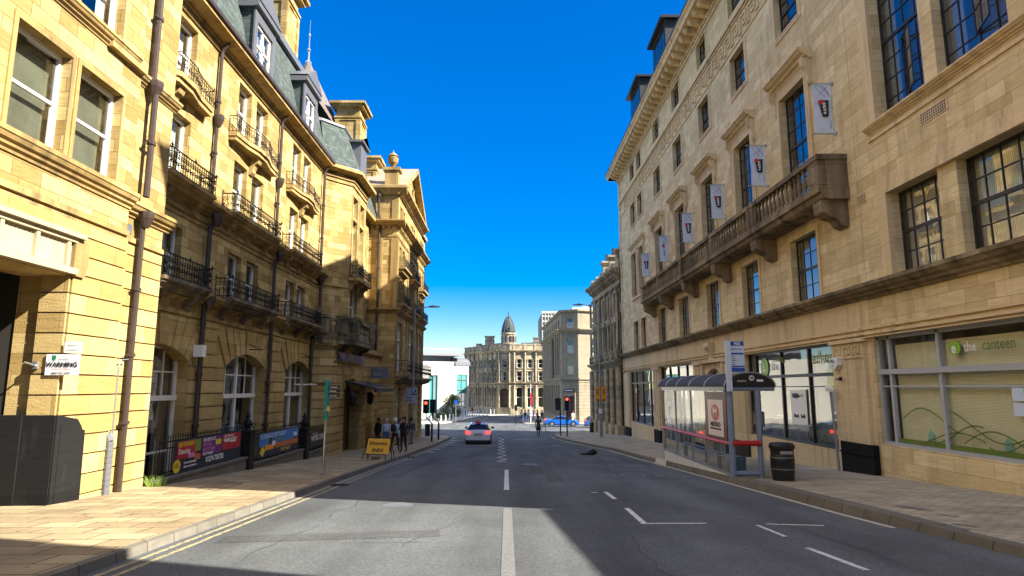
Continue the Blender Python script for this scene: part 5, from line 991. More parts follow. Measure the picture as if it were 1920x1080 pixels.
# ================= domed bank building at the end of the street =================
d = thing('domed_building', 'pale curved corner bank building with a slate dome closing the street', 'building', (0, 133, G(130)))
GB = -5.6
fl, LL = F2((-9.25, 142.5), (-1.65, 130.6)); fc_, LC = F2((-1.65, 130.6), (.75, 129.8)); fr, LR = F2((.75, 129.8), (15, 131.5))
mb = MB(); allw = []
def dface(ff, L, n, x0, pitch, ww, door=False):
    Hs = []
    for i in range(n):
        a = x0+i*pitch
        Hs += [(a, a+ww, 3.95, 5.75), (a, a+ww, 1.35, 3.2)]
        Hs += [(a-.12, a+ww+.12, -3.9, .1)] if not door else [(a-.45, a+ww+.45, -5.2, -.1)]
    wall(mb, ff, 0, L, GB, 7.3, Hs, .35)
    for h_ in Hs:
        if h_[2] < 0: archfill(mb, ff, h_[0], h_[1], h_[3]-.5, h_[3], 0, .35)
        elif h_[2] > 3.5: archfill(mb, ff, h_[0], h_[1], h_[3]-.4, h_[3], 0, .35)
    allw.extend((ff, h_, door) for h_ in Hs); return Hs
dface(fl, LL, 7, .85, 1.87, 1.1); dface(fc_, LC, 1, .75, 1, 1.05, True); dface(fr, LR, 6, 1.3, 2.2, 1.05); mb.build('wall', M['dome'], d)
mb = MB()
for ff, L, n, x0, p_, ww in ((fl, LL, 7, .85, 1.87, 1.1), (fc_, LC, 1, .75, 1, 1.05), (fr, LR, 6, 1.3, 2.2, 1.05)):
    cornice(mb, ff, -.1, L+.1, 7.55, .6, .5); cornice(mb, ff, -.1, L+.1, 1.05, .45, .35); mb.fb(ff, 0, L, .35, .55, 0, .12); mb.fb(ff, 0, L, 7.55, 8.6, -.1, .1); mb.fb(ff, 0, L, 8.6, 8.75, -.15, .2); mb.fb(ff, 0, L, GB, -3.9, 0, .15); mb.fb(ff, 0, L, 3.35, 3.5, 0, .1)
    for i in range(n+1):
        a = x0+i*p_-(p_-ww)/2
        if n == 1: a = .2 if i == 0 else L-.2
        mb.lathe(ff.p(a, 1.05, .15), [(.2, 0), (.17, .3), (.15, 5.3), (.26, 5.7), (.26, 6.0)], 8); mb.lathe(ff.p(a, -3.9, .15), [(.24, 0), (.2, .3), (.17, 3.7), (.28, 4.2), (.28, 4.4)], 8); mb.fb(ff, a-.25, a+.25, 7.55, 8.85, 0, .22)
    for i in range(n):
        for z, b0 in ((3.95, 5.75), (1.35, 3.2)): mb.fb(ff, x0+i*p_-.15, x0+i*p_+ww+.15, z-.12, z, 0, .16); mb.fb(ff, x0+i*p_-.14, x0+i*p_, z, b0, 0, .1); mb.fb(ff, x0+i*p_+ww, x0+i*p_+ww+.14, z, b0, 0, .1)
mb.build('mouldings', M['dome'], d)
for ff, h_, dr in allw:
    if dr and h_[2] < 0: m2 = MB(); m2.fb(ff, h_[0], h_[1], -5.3, -.1, -.4, -.35); m2.fb(ff, h_[0]+.75, h_[0]+.85, -5.2, -1.4, -.35, -.3); m2.fb(ff, h_[0], h_[1], -1.5, -1.3, -.35, -.25); m2.build('entrance_door', M['brown'], d)
    else: window(ff, *h_, .3, 'sash', d, ('sides', M['curt']) if RND.random() < .5 else None, gm=M['fglass'] if ff is fl else None)
mb = MB(); cx, cy = .35, 131.4
mb.lathe((cx, cy, 7.5), [(1.55, 0), (1.6, 1.2), (1.7, 1.4), (1.42, 1.5), (1.42, 3.1), (1.62, 3.3), (1.62, 3.6)], 20); mb.build('drum', M['dome'], d)
mb = MB(); mb.lathe((cx, cy, 11.1), [(1.42, 0), (1.38, .6), (1.22, 1.4), (.92, 2.3), (.5, 3.1), (.16, 3.55), (.06, 3.8)], 16); mb.lathe((cx, cy, 14.9), [(.12, 0), (.05, .2), (.1, .35), (.02, .9)], 8); dm = mb.build('dome', M['slate'], d, True)
mb = MB()
for k in range(8):
    t0 = k*math.pi/4+.2; P = [(1.46, .0), (1.42, .6), (1.26, 1.4), (.96, 2.3), (.54, 3.1), (.18, 3.6)]
    mb.path([V((cx+r_*math.cos(t0), cy+r_*math.sin(t0), 11.1+z)) for r_, z in P], .05, 4)
    for z0, rr, hh in ((9.1, 1.43, 1.4),): mb.box(cx+rr*math.cos(t0+.4)-.12, cx+rr*math.cos(t0+.4)+.12, cy+rr*math.sin(t0+.4)-.12, cy+rr*math.sin(t0+.4)+.12, z0, z0+hh)
mb.build('dome_rib', M['lead'], dm)
mb = MB()
for k in range(4): t0 = -1.9+k*.6; mb.lathe((cx+1.4*math.cos(t0), cy+1.4*math.sin(t0), 9.2), [(.2, 0), (.2, 1.1), (.01, 1.35)], 8)
mb.ball((cx+.15, cy-1.25, 12.0), .22, 8, 6); mb.build('dome_opening', M['dark'], d)
chimney(d, -4.5, -2.6, 133.5, 134.8, 8, 10.8, M['dome'], .15, rail=False); chimney(d, 5.6, 6.8, 134.5, 135.5, 8, 10.6, M['grey'], .1, rail=False); chimney(d, -6.6, -5.4, 139.5, 140.4, 7.6, 9.6, M['slate'], .08, rail=False)
mb = MB(); mb.add([(-9.1, 142.4, 8.0), (-1.6, 131, 8.0), (.75, 130.4, 8.0), (14.9, 132, 8.0), (14.9, 150, 8.0), (-9.1, 155, 8.0)], [(0, 1, 2, 3, 4, 5)]); mb.prism([(-8.5, 143.2, 8), (-1.4, 132, 8), (-1.0, 134, 9.3), (-7, 144, 9.3)], (1.5, 1.2, 0)); mb.prism([(2.5, 131.5, 8.1), (14, 132.6, 8.1), (14, 134, 9.3), (3, 133.5, 9.3)], (0, 2, 0)); mb.build('roof', M['slate'], d)
mb = MB(); mb.add([(-8.4, 142.6, GB), (-1.3, 131.8, GB), (.8, 130.9, GB), (14.8, 132.4, GB), (14.8, 150, GB), (-8.4, 155, GB), (-8.4, 142.6, 7.5), (-1.3, 131.8, 7.5), (.8, 130.9, 7.5), (14.8, 132.4, 7.5), (14.8, 150, 7.5), (-8.4, 155, 7.5)], [(0, 1, 7, 6), (1, 2, 8, 7), (2, 3, 9, 8), (3, 4, 10, 9), (5, 0, 6, 11)]); mb.build('interior_wall', M['dark'], d)

# ================= grey corner office building right of it =================
q = thing('corner_building', 'grey brown stone building with a canted corner door, right of the domed building', 'building', (9, 95, G(93)))
GQ = -5.4
f1, L1 = F2((6.9, 121.5), (7.95, 93)); f2_, L2 = F2((7.95, 93), (10.25, 92)); f3, L3 = F2((10.25, 92), (20, 97))
mb = MB(); allw = []
def qface(ff, L, xs, ww, ground=True):
    Hs = []
    for a in xs:
      if ff is f1: Hs += [(a, a+1.3, 8.7, 10.1), (a-.2, a+1.6, 1.9, 7.3), (a-.2, a+1.6, -4.2, .4)]
      else: Hs += [(a, a+ww, 8.6, 10.1), (a, a+ww, 4.9, 7.1), (a, a+ww, 1.9, 4.1)]+([(a, a+ww, -3.8, .4)] if ground else [])
    wall(mb, ff, 0, L, GQ, 10.95, Hs, .65 if ff is f1 else .3); allw.extend((ff, h_) for h_ in Hs)
qface(f1, L1, [1.2+i*2.9 for i in range(9)], 1.25); qface(f2_, L2, [.8], .95, False); qface(f3, L3, [2.2, 5.2, 8.2], 1.1, False)
mb.build('wall', M['grey'], q)
mb = MB()
for ff, L in ((f1, L1), (f2_, L2), (f3, L3)):
    cornice(mb, ff, -.2, L+.2, 8.45, .7, .6); mb.prof(ff, -.2, L+.2, [(0, 11.2), (.35, 11.2), (.35, 11.0), (.1, 10.85), (0, 10.85)]); mb.fb(ff, 0, L, 1.15, 1.45, 0, .18); mb.fb(ff, 0, L, .75, .85, 0, .08); rust(mb, ff, 0, L, GQ, .7, .45, .7, [(1.2+i*2.9-.22, 1.2+i*2.9+1.62, -4.3, .42) for i in range(9)] if ff is f1 else [(.55, 1.9, -6, -.9)] if ff is f2_ else [], .05, .035)
for i in range(10): 
    mb.lathe(f1.p(.6+i*2.9-.2, 1.45, .25), [(.42, 0), (.36, .3), (.32, 5.7), (.42, 6.0), (.42, 6.3)], 10) if 1 < i < 7 else mb.fb(f1, .3+i*2.9-.2, .9+i*2.9-.2, 1.45, 7.9, 0, .14)
for z0, z1 in ((8.6, 10.1), (4.9, 7.1), (1.9, 4.1)): band(mb, f2_, .8, 1.75, z0, z1, .14, 0, .06)
mb.fb(f2_, .45, 2.05, -1.15, -.7, 0, .35); mb.fb(f2_, .45, .65, -5.4, -1.15, 0, .3); mb.fb(f2_, 1.85, 2.05, -5.4, -1.15, 0, .3)
for k in range(5): mb.fprism(f2_, [(1.0+k*.12, -.1), (1.1+k*.12, -.1), (.95+k*.16, .6), (.8+k*.16, .6)], 0, .09)
mb.build('mouldings', [M['grey'], M['soot']], q)
for ff, h_ in allw: window(ff, *h_, .6 if ff is f1 else .26, 'sash' if ff is not f1 else 'metal', q, ('low', M['curt'], .5) if RND.random() < .4 else None, nx=2, ny=4, fm=M['blk'] if ff is f1 else None, gm=M['fglass'] if ff is f1 else None)
mb = MB(); mb.fb(f2_, .68, 1.82, -5.2, -1.2, .0, .06); mb.build('corner_door', plain('dark_red_door', (.08, .02, .02), .4), q)
mb = MB(); mb.fb(f2_, .5, 2.0, -.6, -.2, .36, .42); sg = mb.build('fascia_sign', M['ink'], q); mb = MB(); [mb.fb(f2_, .64+k*.17, .76+k*.17, -.47+.03*(k % 2), -.3, .42, .425) for k in range(7)]; mb.build('fascia_lettering', M['wsign'], sg)
mb = MB(); mb.box(10.0, 14, 97, 101, 11.2, 12.2); mb.box(11.8, 12.6, 99, 99.8, 12.2, 12.6); mb.build('roof_plant', M['wclad'], q)
mb = MB(); mb.add([(6.95, 121.4, 11.1), (8.1, 93.2, 11.1), (10.25, 92.3, 11.1), (20, 97.3, 11.1), (20, 116.8, 11.1)], [(0, 1, 2, 3, 4)]); mb.build('roof', M['lead'], q)
mb = MB(); mb.add([(x, y, z) for z in (GQ, 11) for x, y in ((8.1, 121), (9.0, 94), (10.3, 93.3), (20, 98.2))], [(0, 1, 5, 4), (1, 2, 6, 5), (2, 3, 7, 6)]); mb.build('interior_wall', M['dark'], q)
mb = MB(); f4, L4 = F2((20, 116.8), (6.9, 121.5)); wall(mb, f4, 0, L4, GQ, 11.1); mb.build('back_wall', M['grey'], q)
# tower block behind
t_ = thing('tower_block', 'modern tower with a pale concrete window grid rising behind the corner building', 'building', (11.5, 165, -5.4))
mb = MB(); mb.box(9.1, 26, 165, 185, -5.4, 19.2); mb.build('body', M['gblind'], t_)
mb = MB(); ft = FC(165)
for i in range(22): mb.fb(ft, 9.1+i*.78, 9.3+i*.78, -5, 19.2, 0, .3)
for j in range(18): mb.fb(ft, 9.1, 26, -4+j*1.3, -3.6+j*1.3, 0, .25)
mb.fb(ft, 9.0, 26.1, 19.0, 19.6, -.2, .3); mb.build('concrete_grid', M['wclad'], t_)
# white shopping centre on the left
s = thing('shopping_centre', 'white modern shopping centre with green glass strip windows, left of the domed building', 'building', (-14, 112, -5.2))
fw, LW = F2((-30, 104), (-9.1, 116)); fw2, LW2 = F2((-9.1, 116), (-7.0, 118.5))
mb = MB(); wall(mb, fw, 0, LW, -5.4, 4.6, [(19.0, 20.6, -4.6, 2.2)], .4); mb.quad(fw.p(0, 4.6), fw.p(LW, 4.6), fw.p(LW, 4.6, -20), fw.p(0, 4.6, -20)); mb.build('wall', M['wclad'], s)
mb = MB(); wall(mb, fw2, 0, LW2, -5.4, 4.0, [(.2, 3.0, -3.2, 2.4)], .3); mb.build('glazed_corner', M['wclad'], s)
mb = MB(); mb.fb(fw, 19, 20.6, -4.6, 2.2, -.4, -.3); mb.fb(fw2, .2, 3.0, -1.0, 2.4, -.3, -.2); mb.build('green_glazing', M['tealg'], s)
mb = MB(); 
for k in range(3): mb.fb(fw, 19+k*.75, 19.08+k*.75, -4.6, 2.2, -.3, -.05); mb.fb(fw2, .2+k*1.3, .3+k*1.3, -3.2, 2.4, -.2, -.02)
for z in (-2.5, -.4, 1.4): mb.fb(fw2, .2, 3.0, z, z+.12, -.2, -.02)
mb.fb(fw, 10, LW+.2, 3.9, 4.0, 0, .04); mb.fb(fw, 10, LW, 3.6, 3.66, 0, .04); mb.build('glazing_bar', M['galv'], s)
mb = MB(); mb.fb(fw, 4, LW+1.0, 5.6, 6.1, -3.0, 1.0); mb.fb(fw, 4, LW, 4.6, 5.6, -3, -1.0); mb.build('overhanging_roof', M['galv'], s)
mb = MB(); 
for k in range(26): p = fw.p(5+k*.75, 6.1, .8); mb.tube(p, (p[0], p[1], p[2]+.7), .03, 4)
mb.tube(fw.p(5, 6.8, .8), fw.p(LW+.8, 6.8, .8), .05, 4); mb.build('roof_railing', M['wclad'], s)
mb = MB(); mb.prof(fw2, -.3, LW2+.3, [(.15, 4.0), (.1, 4.6), (-.4, 5.1), (-1.2, 5.4), (-3, 5.5), (-3, 4.0)]); mb.build('curved_roof', M['lead'], s)

# ================= planting, bollards, posts =================
def foliage(mb, c, r, n, size, rnd, squash=1.0, mi=2):
    for i in range(n):
        t = rnd.uniform(0, 2*math.pi); u = rnd.uniform(-1, 1); rr = (rnd.random()**.45); s = math.sqrt(1-u*u)
        p = V(c)+V((math.cos(t)*s*r*rr, math.sin(t)*s*r*rr, u*r*rr*squash)); a = V((rnd.uniform(-1, 1), rnd.uniform(-1, 1), rnd.uniform(-1, 1))).normalized(); b = a.orthogonal().normalized(); sz = size*rnd.uniform(.6, 1.3)
        mb.add([p-a*sz, p+b*sz*.5, p+a*sz, p-b*sz*.5], [(0, 1, 2, 3)], rnd.randrange(mi))
rnd = random.Random(5)
tr = thing('street_tree', 'small bushy tree on the plaza before the white shopping centre', 'tree', (-8.7, 104, G(104)+.1))
mb = MB(); mb.tube((-8.7, 104, G(104)), (-8.6, 104.1, -2.4), .09, 7, .05)
for k in range(5): mb.tube((-8.65, 104.05, -3.6+k*.3), (-8.65+math.cos(k*2)*.8, 104+math.sin(k*2)*.6, -2.2+k*.3), .035, 5, .012)
mb.build('trunk', M['bark'], tr); mb = MB()
for cx_, cz, r_ in ((-8.7, -3.4, 1.3), (-9.3, -2.3, .9), (-8.1, -2.0, .8), (-9.9, -3.6, .9), (-7.9, -3.8, .8), (-8.7, -1.5, .6)): foliage(mb, (cx_, 104, cz), r_, 420, .12, rnd)
mb.build('crown', [M['leaf'], M['leafd']], tr)
tr = thing('hedge_bush', 'low dark hedge at the foot of the small tree on the plaza', 'bush', (-10.5, 103, G(103)+.1)); mb = MB()
for k in range(8): foliage(mb, (-11.5+k*.45, 102.6, -4.5+.1*(k % 3)), .55, 160, .1, rnd)
mb.build('leaves', [M['leafd'], M['leaf']], tr)
tr = thing('pavement_weed', 'green weed growing at the foot of the sunlit stone pier', 'plant', (-8.6, 16.2, G(16.2)+.1)); mb = MB()
for k in range(150): t = rnd.uniform(0, 6.28); r_ = rnd.uniform(0, .2); h_ = rnd.uniform(.05, .3); x, y, z = -8.55+r_*math.cos(t), 16.22+r_*math.sin(t), G(16.2)+.11; mb.add([(x, y, z), (x+.02, y+.01, z), (x+.1*math.cos(t), y+.1*math.sin(t), z+h_)], [(0, 1, 2)])
mb.build('leaves', [plain('weed_green', (.2, .32, .04), .6, 0, .3, 20)], tr)
path = [(-10.5, 92.9), (-9.3, 94.2), (-8.2, 99), (-7.1, 106.5), (-6.0, 114), (-4.8, 121), (-2.2, 128.6)]
fb0 = None; n = 19
lens = [0]
for a, b_ in zip(path, path[1:]): lens.append(lens[-1]+math.dist(a, b_))
for i in range(n):
    s_ = lens[-1]*i/(n-1); k = max(j for j in range(len(lens)) if lens[j] <= s_+1e-6); k = min(k, len(path)-2); t = (s_-lens[k])/(lens[k+1]-lens[k]); x = path[k][0]+(path[k+1][0]-path[k][0])*t-.25; y = path[k][1]+(path[k+1][1]-path[k][1])*t
    if fb0 is None:
        mb = MB(); mb.lathe((0, 0, 0), [(.09, 0), (.09, .95), (.06, 1.03), (.01, 1.05)], 8); fb0 = mb.build('bollard', M['wsign']); o = fb0
    else: o = fb0.copy(); C.objects.link(o)
    o.location = (x, y, G(y)+.12); tag(o, 'white bollard in the row along the curved kerb before the shopping centre', 'bollard', 'white bollards along the curved kerb')
def simple_post(name, label, cat, x, y, hgt, m, head=None, up=.1):
    t = thing(name, label, cat, (x, y, G(y)+up)); mb = MB(); mb.tube((x, y, G(y)+up), (x, y, G(y)+up+hgt), .05, 8); mb.build('post', m, t)
    for k, (nm, dx, z0, z1, w_, mm) in enumerate(head or []): 
        mb = MB()
        if nm == 'disc': mb.lathe((0, 0, 0), [(w_, 0), (w_, .03)], 16); mb.v = [(x+dx+a, y-.06+c_, G(y)+up+z0+b_) for a, b_, c_ in mb.v]
        else: mb.box(x+dx-w_, x+dx+w_, y-.1, y-.06, G(y)+up+z0, G(y)+up+z1)
        mb.build('sign_face', mm, t)
    return t
simple_post('road_sign', 'blue round sign on a thin post beside the plaza tree', 'road sign', -7.6, 97.5, 2.6, M['galv'], [('disc', 0, 2.9, 0, .32, M['bsign'])], .12)
simple_post('road_sign', 'tall white post with a red pennant near the crowd at the far pavement', 'road sign', 3.46, 93.5, 5.5, M['wsign'], [('box', .1, 2.6, 4.2, .14, M['red'])], .12)
simple_post('signal_post', 'dark signal post on the far traffic island left of the crowd', 'signal post', 1.3, 91, 2.6, M['iron'], [('box', 0, 1.9, 2.7, .2, M['blk2'])], .02)
simple_post('lamp_column', 'tall thin dark column in front of the domed building', 'lamp post', -2.1, 127, 8.6, M['iron'], [('box', 0, 8.4, 8.7, .25, M['iron'])], .1)
simple_post('lamp_column', 'thin grey column in front of the right wing of the domed building', 'lamp post', 4.6, 126, 8.0, M['galv'], None, .1)
simple_post('lamp_column', 'thin lamp column before the white shopping centre wall', 'lamp post', -9.9, 90, 7.2, M['galv'], [('box', .4, 7.2, 7.3, .5, M['galv'])], .0)
# ================= railings and banners along the hotel =================
fr_ = FL(-8.62)
segs = [(16.15, 21.55, -2.27, -1.38, 'iron area railing nearest the pier, behind the long dance night banner'), (22.1, 27.5, -2.56, -1.6, 'iron area railing in the middle, behind the blue flashback banner'), (28.3, 34.2, -2.8, -1.87, 'iron area railing farthest down, ending at the hotel steps')]
for a0, a1, zb, zt, lab in segs:
    t = thing('area_railing', lab, 'railing', (-8.62, (a0+a1)/2, G((a0+a1)/2)+.1), 'iron railings before the hotel basement')
    mb = MB(); 
    ys = [a0, (a0+a1)/2, a1]
    for y0, y1 in zip(ys, ys[1:]): mb.hexa([(-8.78, y0, G(y0)-.1), (-8.48, y0, G(y0)-.1), (-8.48, y1, G(y1)-.1), (-8.78, y1, G(y1)-.1), (-8.78, y0, zb-.02), (-8.48, y0, zb-.02), (-8.48, y1, zb-.02), (-8.78, y1, zb-.02)])
    mb.fb(fr_, a0-.02, a1+.02, zb-.02, zb+.05, -.2, .18); mb.build('stone_plinth', M['kerb'], t)
    mb = MB(); n = int((a1-a0)/.125)
    for i in range(n+1):
        y = a0+(a1-a0)*i/n; mb.tube((-8.62, y, zb+.05), (-8.62, y, zt+.1), .011, 5, cap=False); mb.tube((-8.62, y, zt+.1), (-8.62, y, zt+.2), .018, 4, .003)
    mb.build('bars', M['iron'], t)
    mb = MB()
    for z in (zt+.02, zb+.15, zt-.14): mb.fb(fr_, a0, a1, z-.015, z+.015, -.02, .02)
    mb.build('rail', M['iron'], t)
for y, z0, z1, lab in ((21.82, -2.7, -1.2, 'ornate black iron gate post between the long banner and the blue banner'), (27.9, -3.0, -1.5, 'ornate black iron gate post between the blue banner and the dark banner')):
    t = thing('railing_post', lab, 'iron post', (-8.62, y, G(y)+.1), 'ornate posts of the hotel railings')
    mb = MB(); mb.box(-8.82, -8.42, y-.2, y+.2, z0, z1-.25); mb.box(-8.87, -8.37, y-.25, y+.25, z1-.25, z1-.2); mb.lathe((-8.62, y, z1-.2), [(.16, 0), (.08, .08), (.15, .2), (.12, .32), (.05, .4), (.09, .46), (.02, .62)], 10); mb.build('post', M['iron'], t)
    mb = MB()
    for k in range(9): a = k*.7; mb.path([V((-8.62+.2*math.cos(a)+.06*math.cos(s_), y+.2*math.sin(a), z1-.05+.08*math.sin(s_))) for s_ in range(7)], .012, 4)
    mb.build('scrollwork', M['iron'], t)
fbn = FL(-8.56)
def fl_quad(mb, a0, a1, w0, w1, d, mi=0, sl=0): mb.quad(fbn.p(a0, w0, d), fbn.p(a1, w0+sl, d), fbn.p(a1, w1+sl, d), fbn.p(a0, w1, d), mi)
def tx(par, s_, a, w_, size, m, name='lettering', bold=.004, sx=1): mb = MB(); mb.text(s_, fbn.p(a, w_, .028), (0, 1, 0), (0, 0, 1), size, bold=bold, sx=sx, ext=0); return mb.build(name, m, par)
P_ = lambda n, c: plain(n, c, .5, 0, .1, 8, 0)
c_or, c_pu, c_rd, c_gr, c_pk, c_ye = P_('banner_orange', (.5, .14, .03)), P_('banner_purple', (.16, .03, .2)), P_('banner_red', (.45, .01, .03)), P_('banner_green', (.2, .28, .04)), P_('banner_pink', (.6, .2, .45)), P_('banner_yellow', (.75, .62, .02))
c_sk, c_db = P_('banner_sky_blue', (.03, .2, .55)), P_('banner_ink_blue', (.01, .015, .04))
bn = MB(); bn.fb(fbn, 17.0, 21.2, -2.2, -1.36, -.01, .005); B1 = bn.build('event_banner', c_db); tag(B1, 'long dark banner of party night adverts with a yellow price disc', 'banner', 'banners on the hotel railings')
dq_ = .007
for nm, m, a0, a1, z0, z1 in (('red_panel', c_or, 17.15, 18.1, -1.55, -1.4), ('red_panel', c_rd, 17.15, 18.25, -1.85, -1.55), ('green_panel', c_gr, 18.1, 18.45, -1.72, -1.4), ('pink_panel', c_pk, 17.75, 18.1, -1.86, -1.74), ('red_panel', c_or, 18.1, 18.45, -1.95, -1.8), ('purple_panel', c_pu, 18.5, 19.75, -1.9, -1.4), ('red_panel', c_rd, 19.8, 21.1, -1.86, -1.39), ('white_panel', M['wsign'], 19.95, 20.3, -1.63, -1.55), ('white_panel', M['wsign'], 20.35, 20.75, -1.66, -1.6), ('gold_panel', c_ye, 19.35, 19.7, -1.65, -1.5)):
    dq_ += .0012; mb = MB(); fl_quad(mb, a0, a1, z0, z1, dq_); mb.build(nm, m, B1)
mb = MB(); mb.lathe((0, 0, 0), [(.19, 0), (.19, .005)], 20); mb.v = [fbn.p(17.15+x, -2.02+y*.9, .02+z) for x, y, z in mb.v]; mb.build('price_disc', c_ye, B1)
tx(B1, '£26', 17.0, -2.05, .17, c_rd, 'price'); tx(B1, 'SAT 7TH SEPT', 17.18, -1.53, .13, c_ye); tx(B1, 'Dancing', 17.18, -1.72, .19, M['wsign']); tx(B1, 'FRI 18TH OCT', 18.55, -1.5, .12, M['wsign']); tx(B1, 'SOUL &', 18.55, -1.63, .15, c_pk); tx(B1, 'MOTOWN', 18.55, -1.78, .15, c_pk)
tx(B1, 'PARTY NIGHT', 18.55, -1.88, .1, M['wsign']); tx(B1, 'SAT 19TH OCT', 19.9, -1.49, .1, M['wsign']); tx(B1, 'MURDER MYSTERY', 19.85, -1.6, .115, M['wsign']); tx(B1, 'For more information', 17.5, -1.99, .075, M['wsign']); tx(B1, 'call our events team on', 17.5, -2.09, .075, M['wsign']); tx(B1, '01274 735735', 18.75, -2.08, .2, M['wsign'], bold=.008)
bn = MB(); bn.fb(fbn, 22.7, 27.0, -2.42, -1.58, -.01, .005); B2 = bn.build('event_banner', c_db); tag(B2, 'blue flashback night banner with cartoon colours on the middle hotel railing', 'banner', 'banners on the hotel railings')
dq_ = .007
for nm, m, a0, a1, z0, z1 in (('blue_panel', c_sk, 22.75, 26.3, -2.05, -1.6), ('blue_panel', c_sk, 26.3, 26.95, -1.95, -1.6), ('red_panel', c_or, 24.3, 26.9, -2.2, -2.0), ('orange_panel', M['orange'], 23.3, 24.2, -2.2, -2.02), ('white_panel', M['wsign'], 24.0, 24.35, -2.08, -1.92), ('dark_panel', M['ink'], 23.7, 23.95, -2.02, -1.8), ('white_panel', M['wsign'], 26.35, 26.75, -1.9, -1.75)):
    dq_ += .0012; mb = MB(); fl_quad(mb, a0, a1, z0, z1, dq_); mb.build(nm, m, B2)
tx(B2, "FLASHBACK 80'S NIGHT", 22.8, -1.78, .22, M['pblue'], sx=1.1); tx(B2, 'FREE ENTRY', 24.2, -1.93, .15, c_gr); tx(B2, 'PARTY NIGHT', 24.9, -2.36, .17, c_ye); mb = MB(); mb.fprism(fbn, [(22.8, -2.25), (23.05, -2.02), (23.3, -2.2), (23.1, -2.4)], .018, .024); mb.build('emblem', c_ye, B2)
bn = MB(); bn.fb(fbn, 28.6, 31.0, -2.6, -1.93, -.01, .005); B3 = bn.build('event_banner', M['ink']); tag(B3, 'black banner lettered in white behind the teal signpost', 'banner', 'banners on the hotel railings')
tx(B3, "WE'RE OPEN", 28.7, -2.32, .33, M['wsign'], bold=.006, sx=1.15); tx(B3, 'Now serving', 28.8, -2.05, .15, M['galv'])
bn = MB(); bn.fb(fbn, 31.1, 32.7, -2.62, -1.92, -.01, .02); B4 = bn.build('menu_board', plain('cream_board', (.45, .38, .22), .7)); tag(B4, 'cream notice board with a handwritten list on the far hotel railing', 'notice board')
mb = MB()
for k in range(6): mb.fb(fbn, 31.3, 32.5-.1*(k % 3), -2.05-k*.09, -2.03-k*.09, .02, .025)
mb.build('writing', M['ink'], B4)

# ================= banners on the office building =================
for i, (y, lab) in enumerate(((19.85, 'banner nearest the camera, hanging at the near end of the long balcony'), (25.35, 'second hanging banner from the near end of the long balcony'), (30.55, 'third hanging banner from the near end of the long balcony'), (35.8, 'fourth hanging banner, between the middle tall windows of the balcony'), (41.4, 'fifth hanging banner, with a narrow upright mark'), (47.0, 'smallest and farthest hanging banner, before the paired windows'))):
    t = thing('hanging_banner', lab, 'banner', (10.8, y, 8.2), 'pale blue banners hanging from the office front')
    mb = MB()
    nx, nz = 4, 8; x0, x1 = 10.1, 10.7
    for a in range(nx):
        for b in range(nz):
            q = [(x0+(x1-x0)*(a+da)/nx, y+.025*math.sin((b+db)*1.1+a+da+i), 8.25+1.7*(b+db)/nz) for da, db in ((0, 0), (1, 0), (1, 1), (0, 1))]; mb.quad(*q)
    cl = mb.build('cloth', M['pblue'], t)
    mb = MB()
    for z in (9.97, 8.22): mb.tube((9.98, y, z), (10.8, y, z), .018, 6); mb.lathe((10.76, y, z-.05), [(.05, 0), (.05, .1)], 8); mb.ball((9.98, y, z), .03, 6, 4)
    mb.build('banner_pole', M['galv'], t)
    mb = MB()
    if i != 4: mb.prism([(10.27, y-.045, 9.35), (10.6, y-.045, 9.37), (10.56, y-.045, 8.8), (10.37, y-.045, 8.78)], (0, .005, 0))
    else: mb.prism([(10.38, y-.045, 9.55), (10.44, y-.045, 9.55), (10.42, y-.045, 8.6), (10.39, y-.045, 8.6)], (0, .005, 0))
    lg = mb.build('logo_block', M['ink'], cl)
    mb = MB(); mb.lathe((0, 0, 0), [(.085, 0), (.085, .005)], 16); mb.v = [(10.33+a, y-.05-c_, 9.3+b) for a, b, c_ in mb.v]; mb.build('red_disc', M['rink'], cl)
    mb = MB(); mb.text('aspire', (10.4, y-.055, 9.28), (0, 0, -1), (1, 0, 0), .17, bold=.004) if i != 4 else mb.box(10.37, 10.43, y-.06, y-.055, 9.0, 9.1); mb.build('logo_lettering', M['wsign'], cl)
    mb = MB()
    for k, (xa, xb) in enumerate(((10.15, 10.5), (10.2, 10.66), (10.6, 10.2), (10.35, 10.65))): mb.path([V((xa+(xb-xa)*s_/6, y-.035, 9.92-.42*(s_/6)**(1.6 if k % 2 else .7))) for s_ in range(7)], .006, 3)
    mb.text('Centre', (10.6, y-.04, 8.65), (0, 0, -1), (1, 0, 0), .09); mb.build('swirl', M['purple'], cl)

# ================= bus shelter, stop sign, litter bin =================
sh = thing('bus_shelter', 'glass bus shelter with smoked barrel roof and red rails on the right pavement', 'bus shelter', (6.7, 22, G(22)+.12))
YN, YF2 = 18.15, 25.9
gz = lambda y: G(y)+.12
mb = MB()
for x, y, r_ in ((6.25, YN, .085), (7.03, YN, .075)): mb.tube((x, y, gz(y)), (x, y, -.06), r_, 12); 
mb.tube((6.25, YN, -2.33), (7.03, YN, -2.33), .07, 10); mb.tube((6.1, YN, -.02), (7.5, YN, -.02), .07, 10); mb.tube((6.25, YN, -.35), (6.1, YN, -.05), .04, 8); mb.build('end_frame', M['shel'], sh)
mb = MB()
for x, y in ((6.25, YF2), (7.1, YF2), (6.25, 22.0), (6.25, 20.35), (6.25, 24.0), (7.1, 22)): mb.tube((x, y, gz(y)), (x, y, -.05), .035 if 19 < y < 25 else .05, 8)
mb.fb(FR(6.25), YN, YF2, -.1, .02, -.05, .05); mb.fb(FR(6.2), YN, YF2, .02, .06, -.03, .03); mb.fb(FR(7.5), YN, YF2, -.04, .04, -.03, .03); mb.fb(FR(6.25), YN, YF2, -2.42, -2.35, -.03, .03); mb.build('frame', M['galv'], sh)
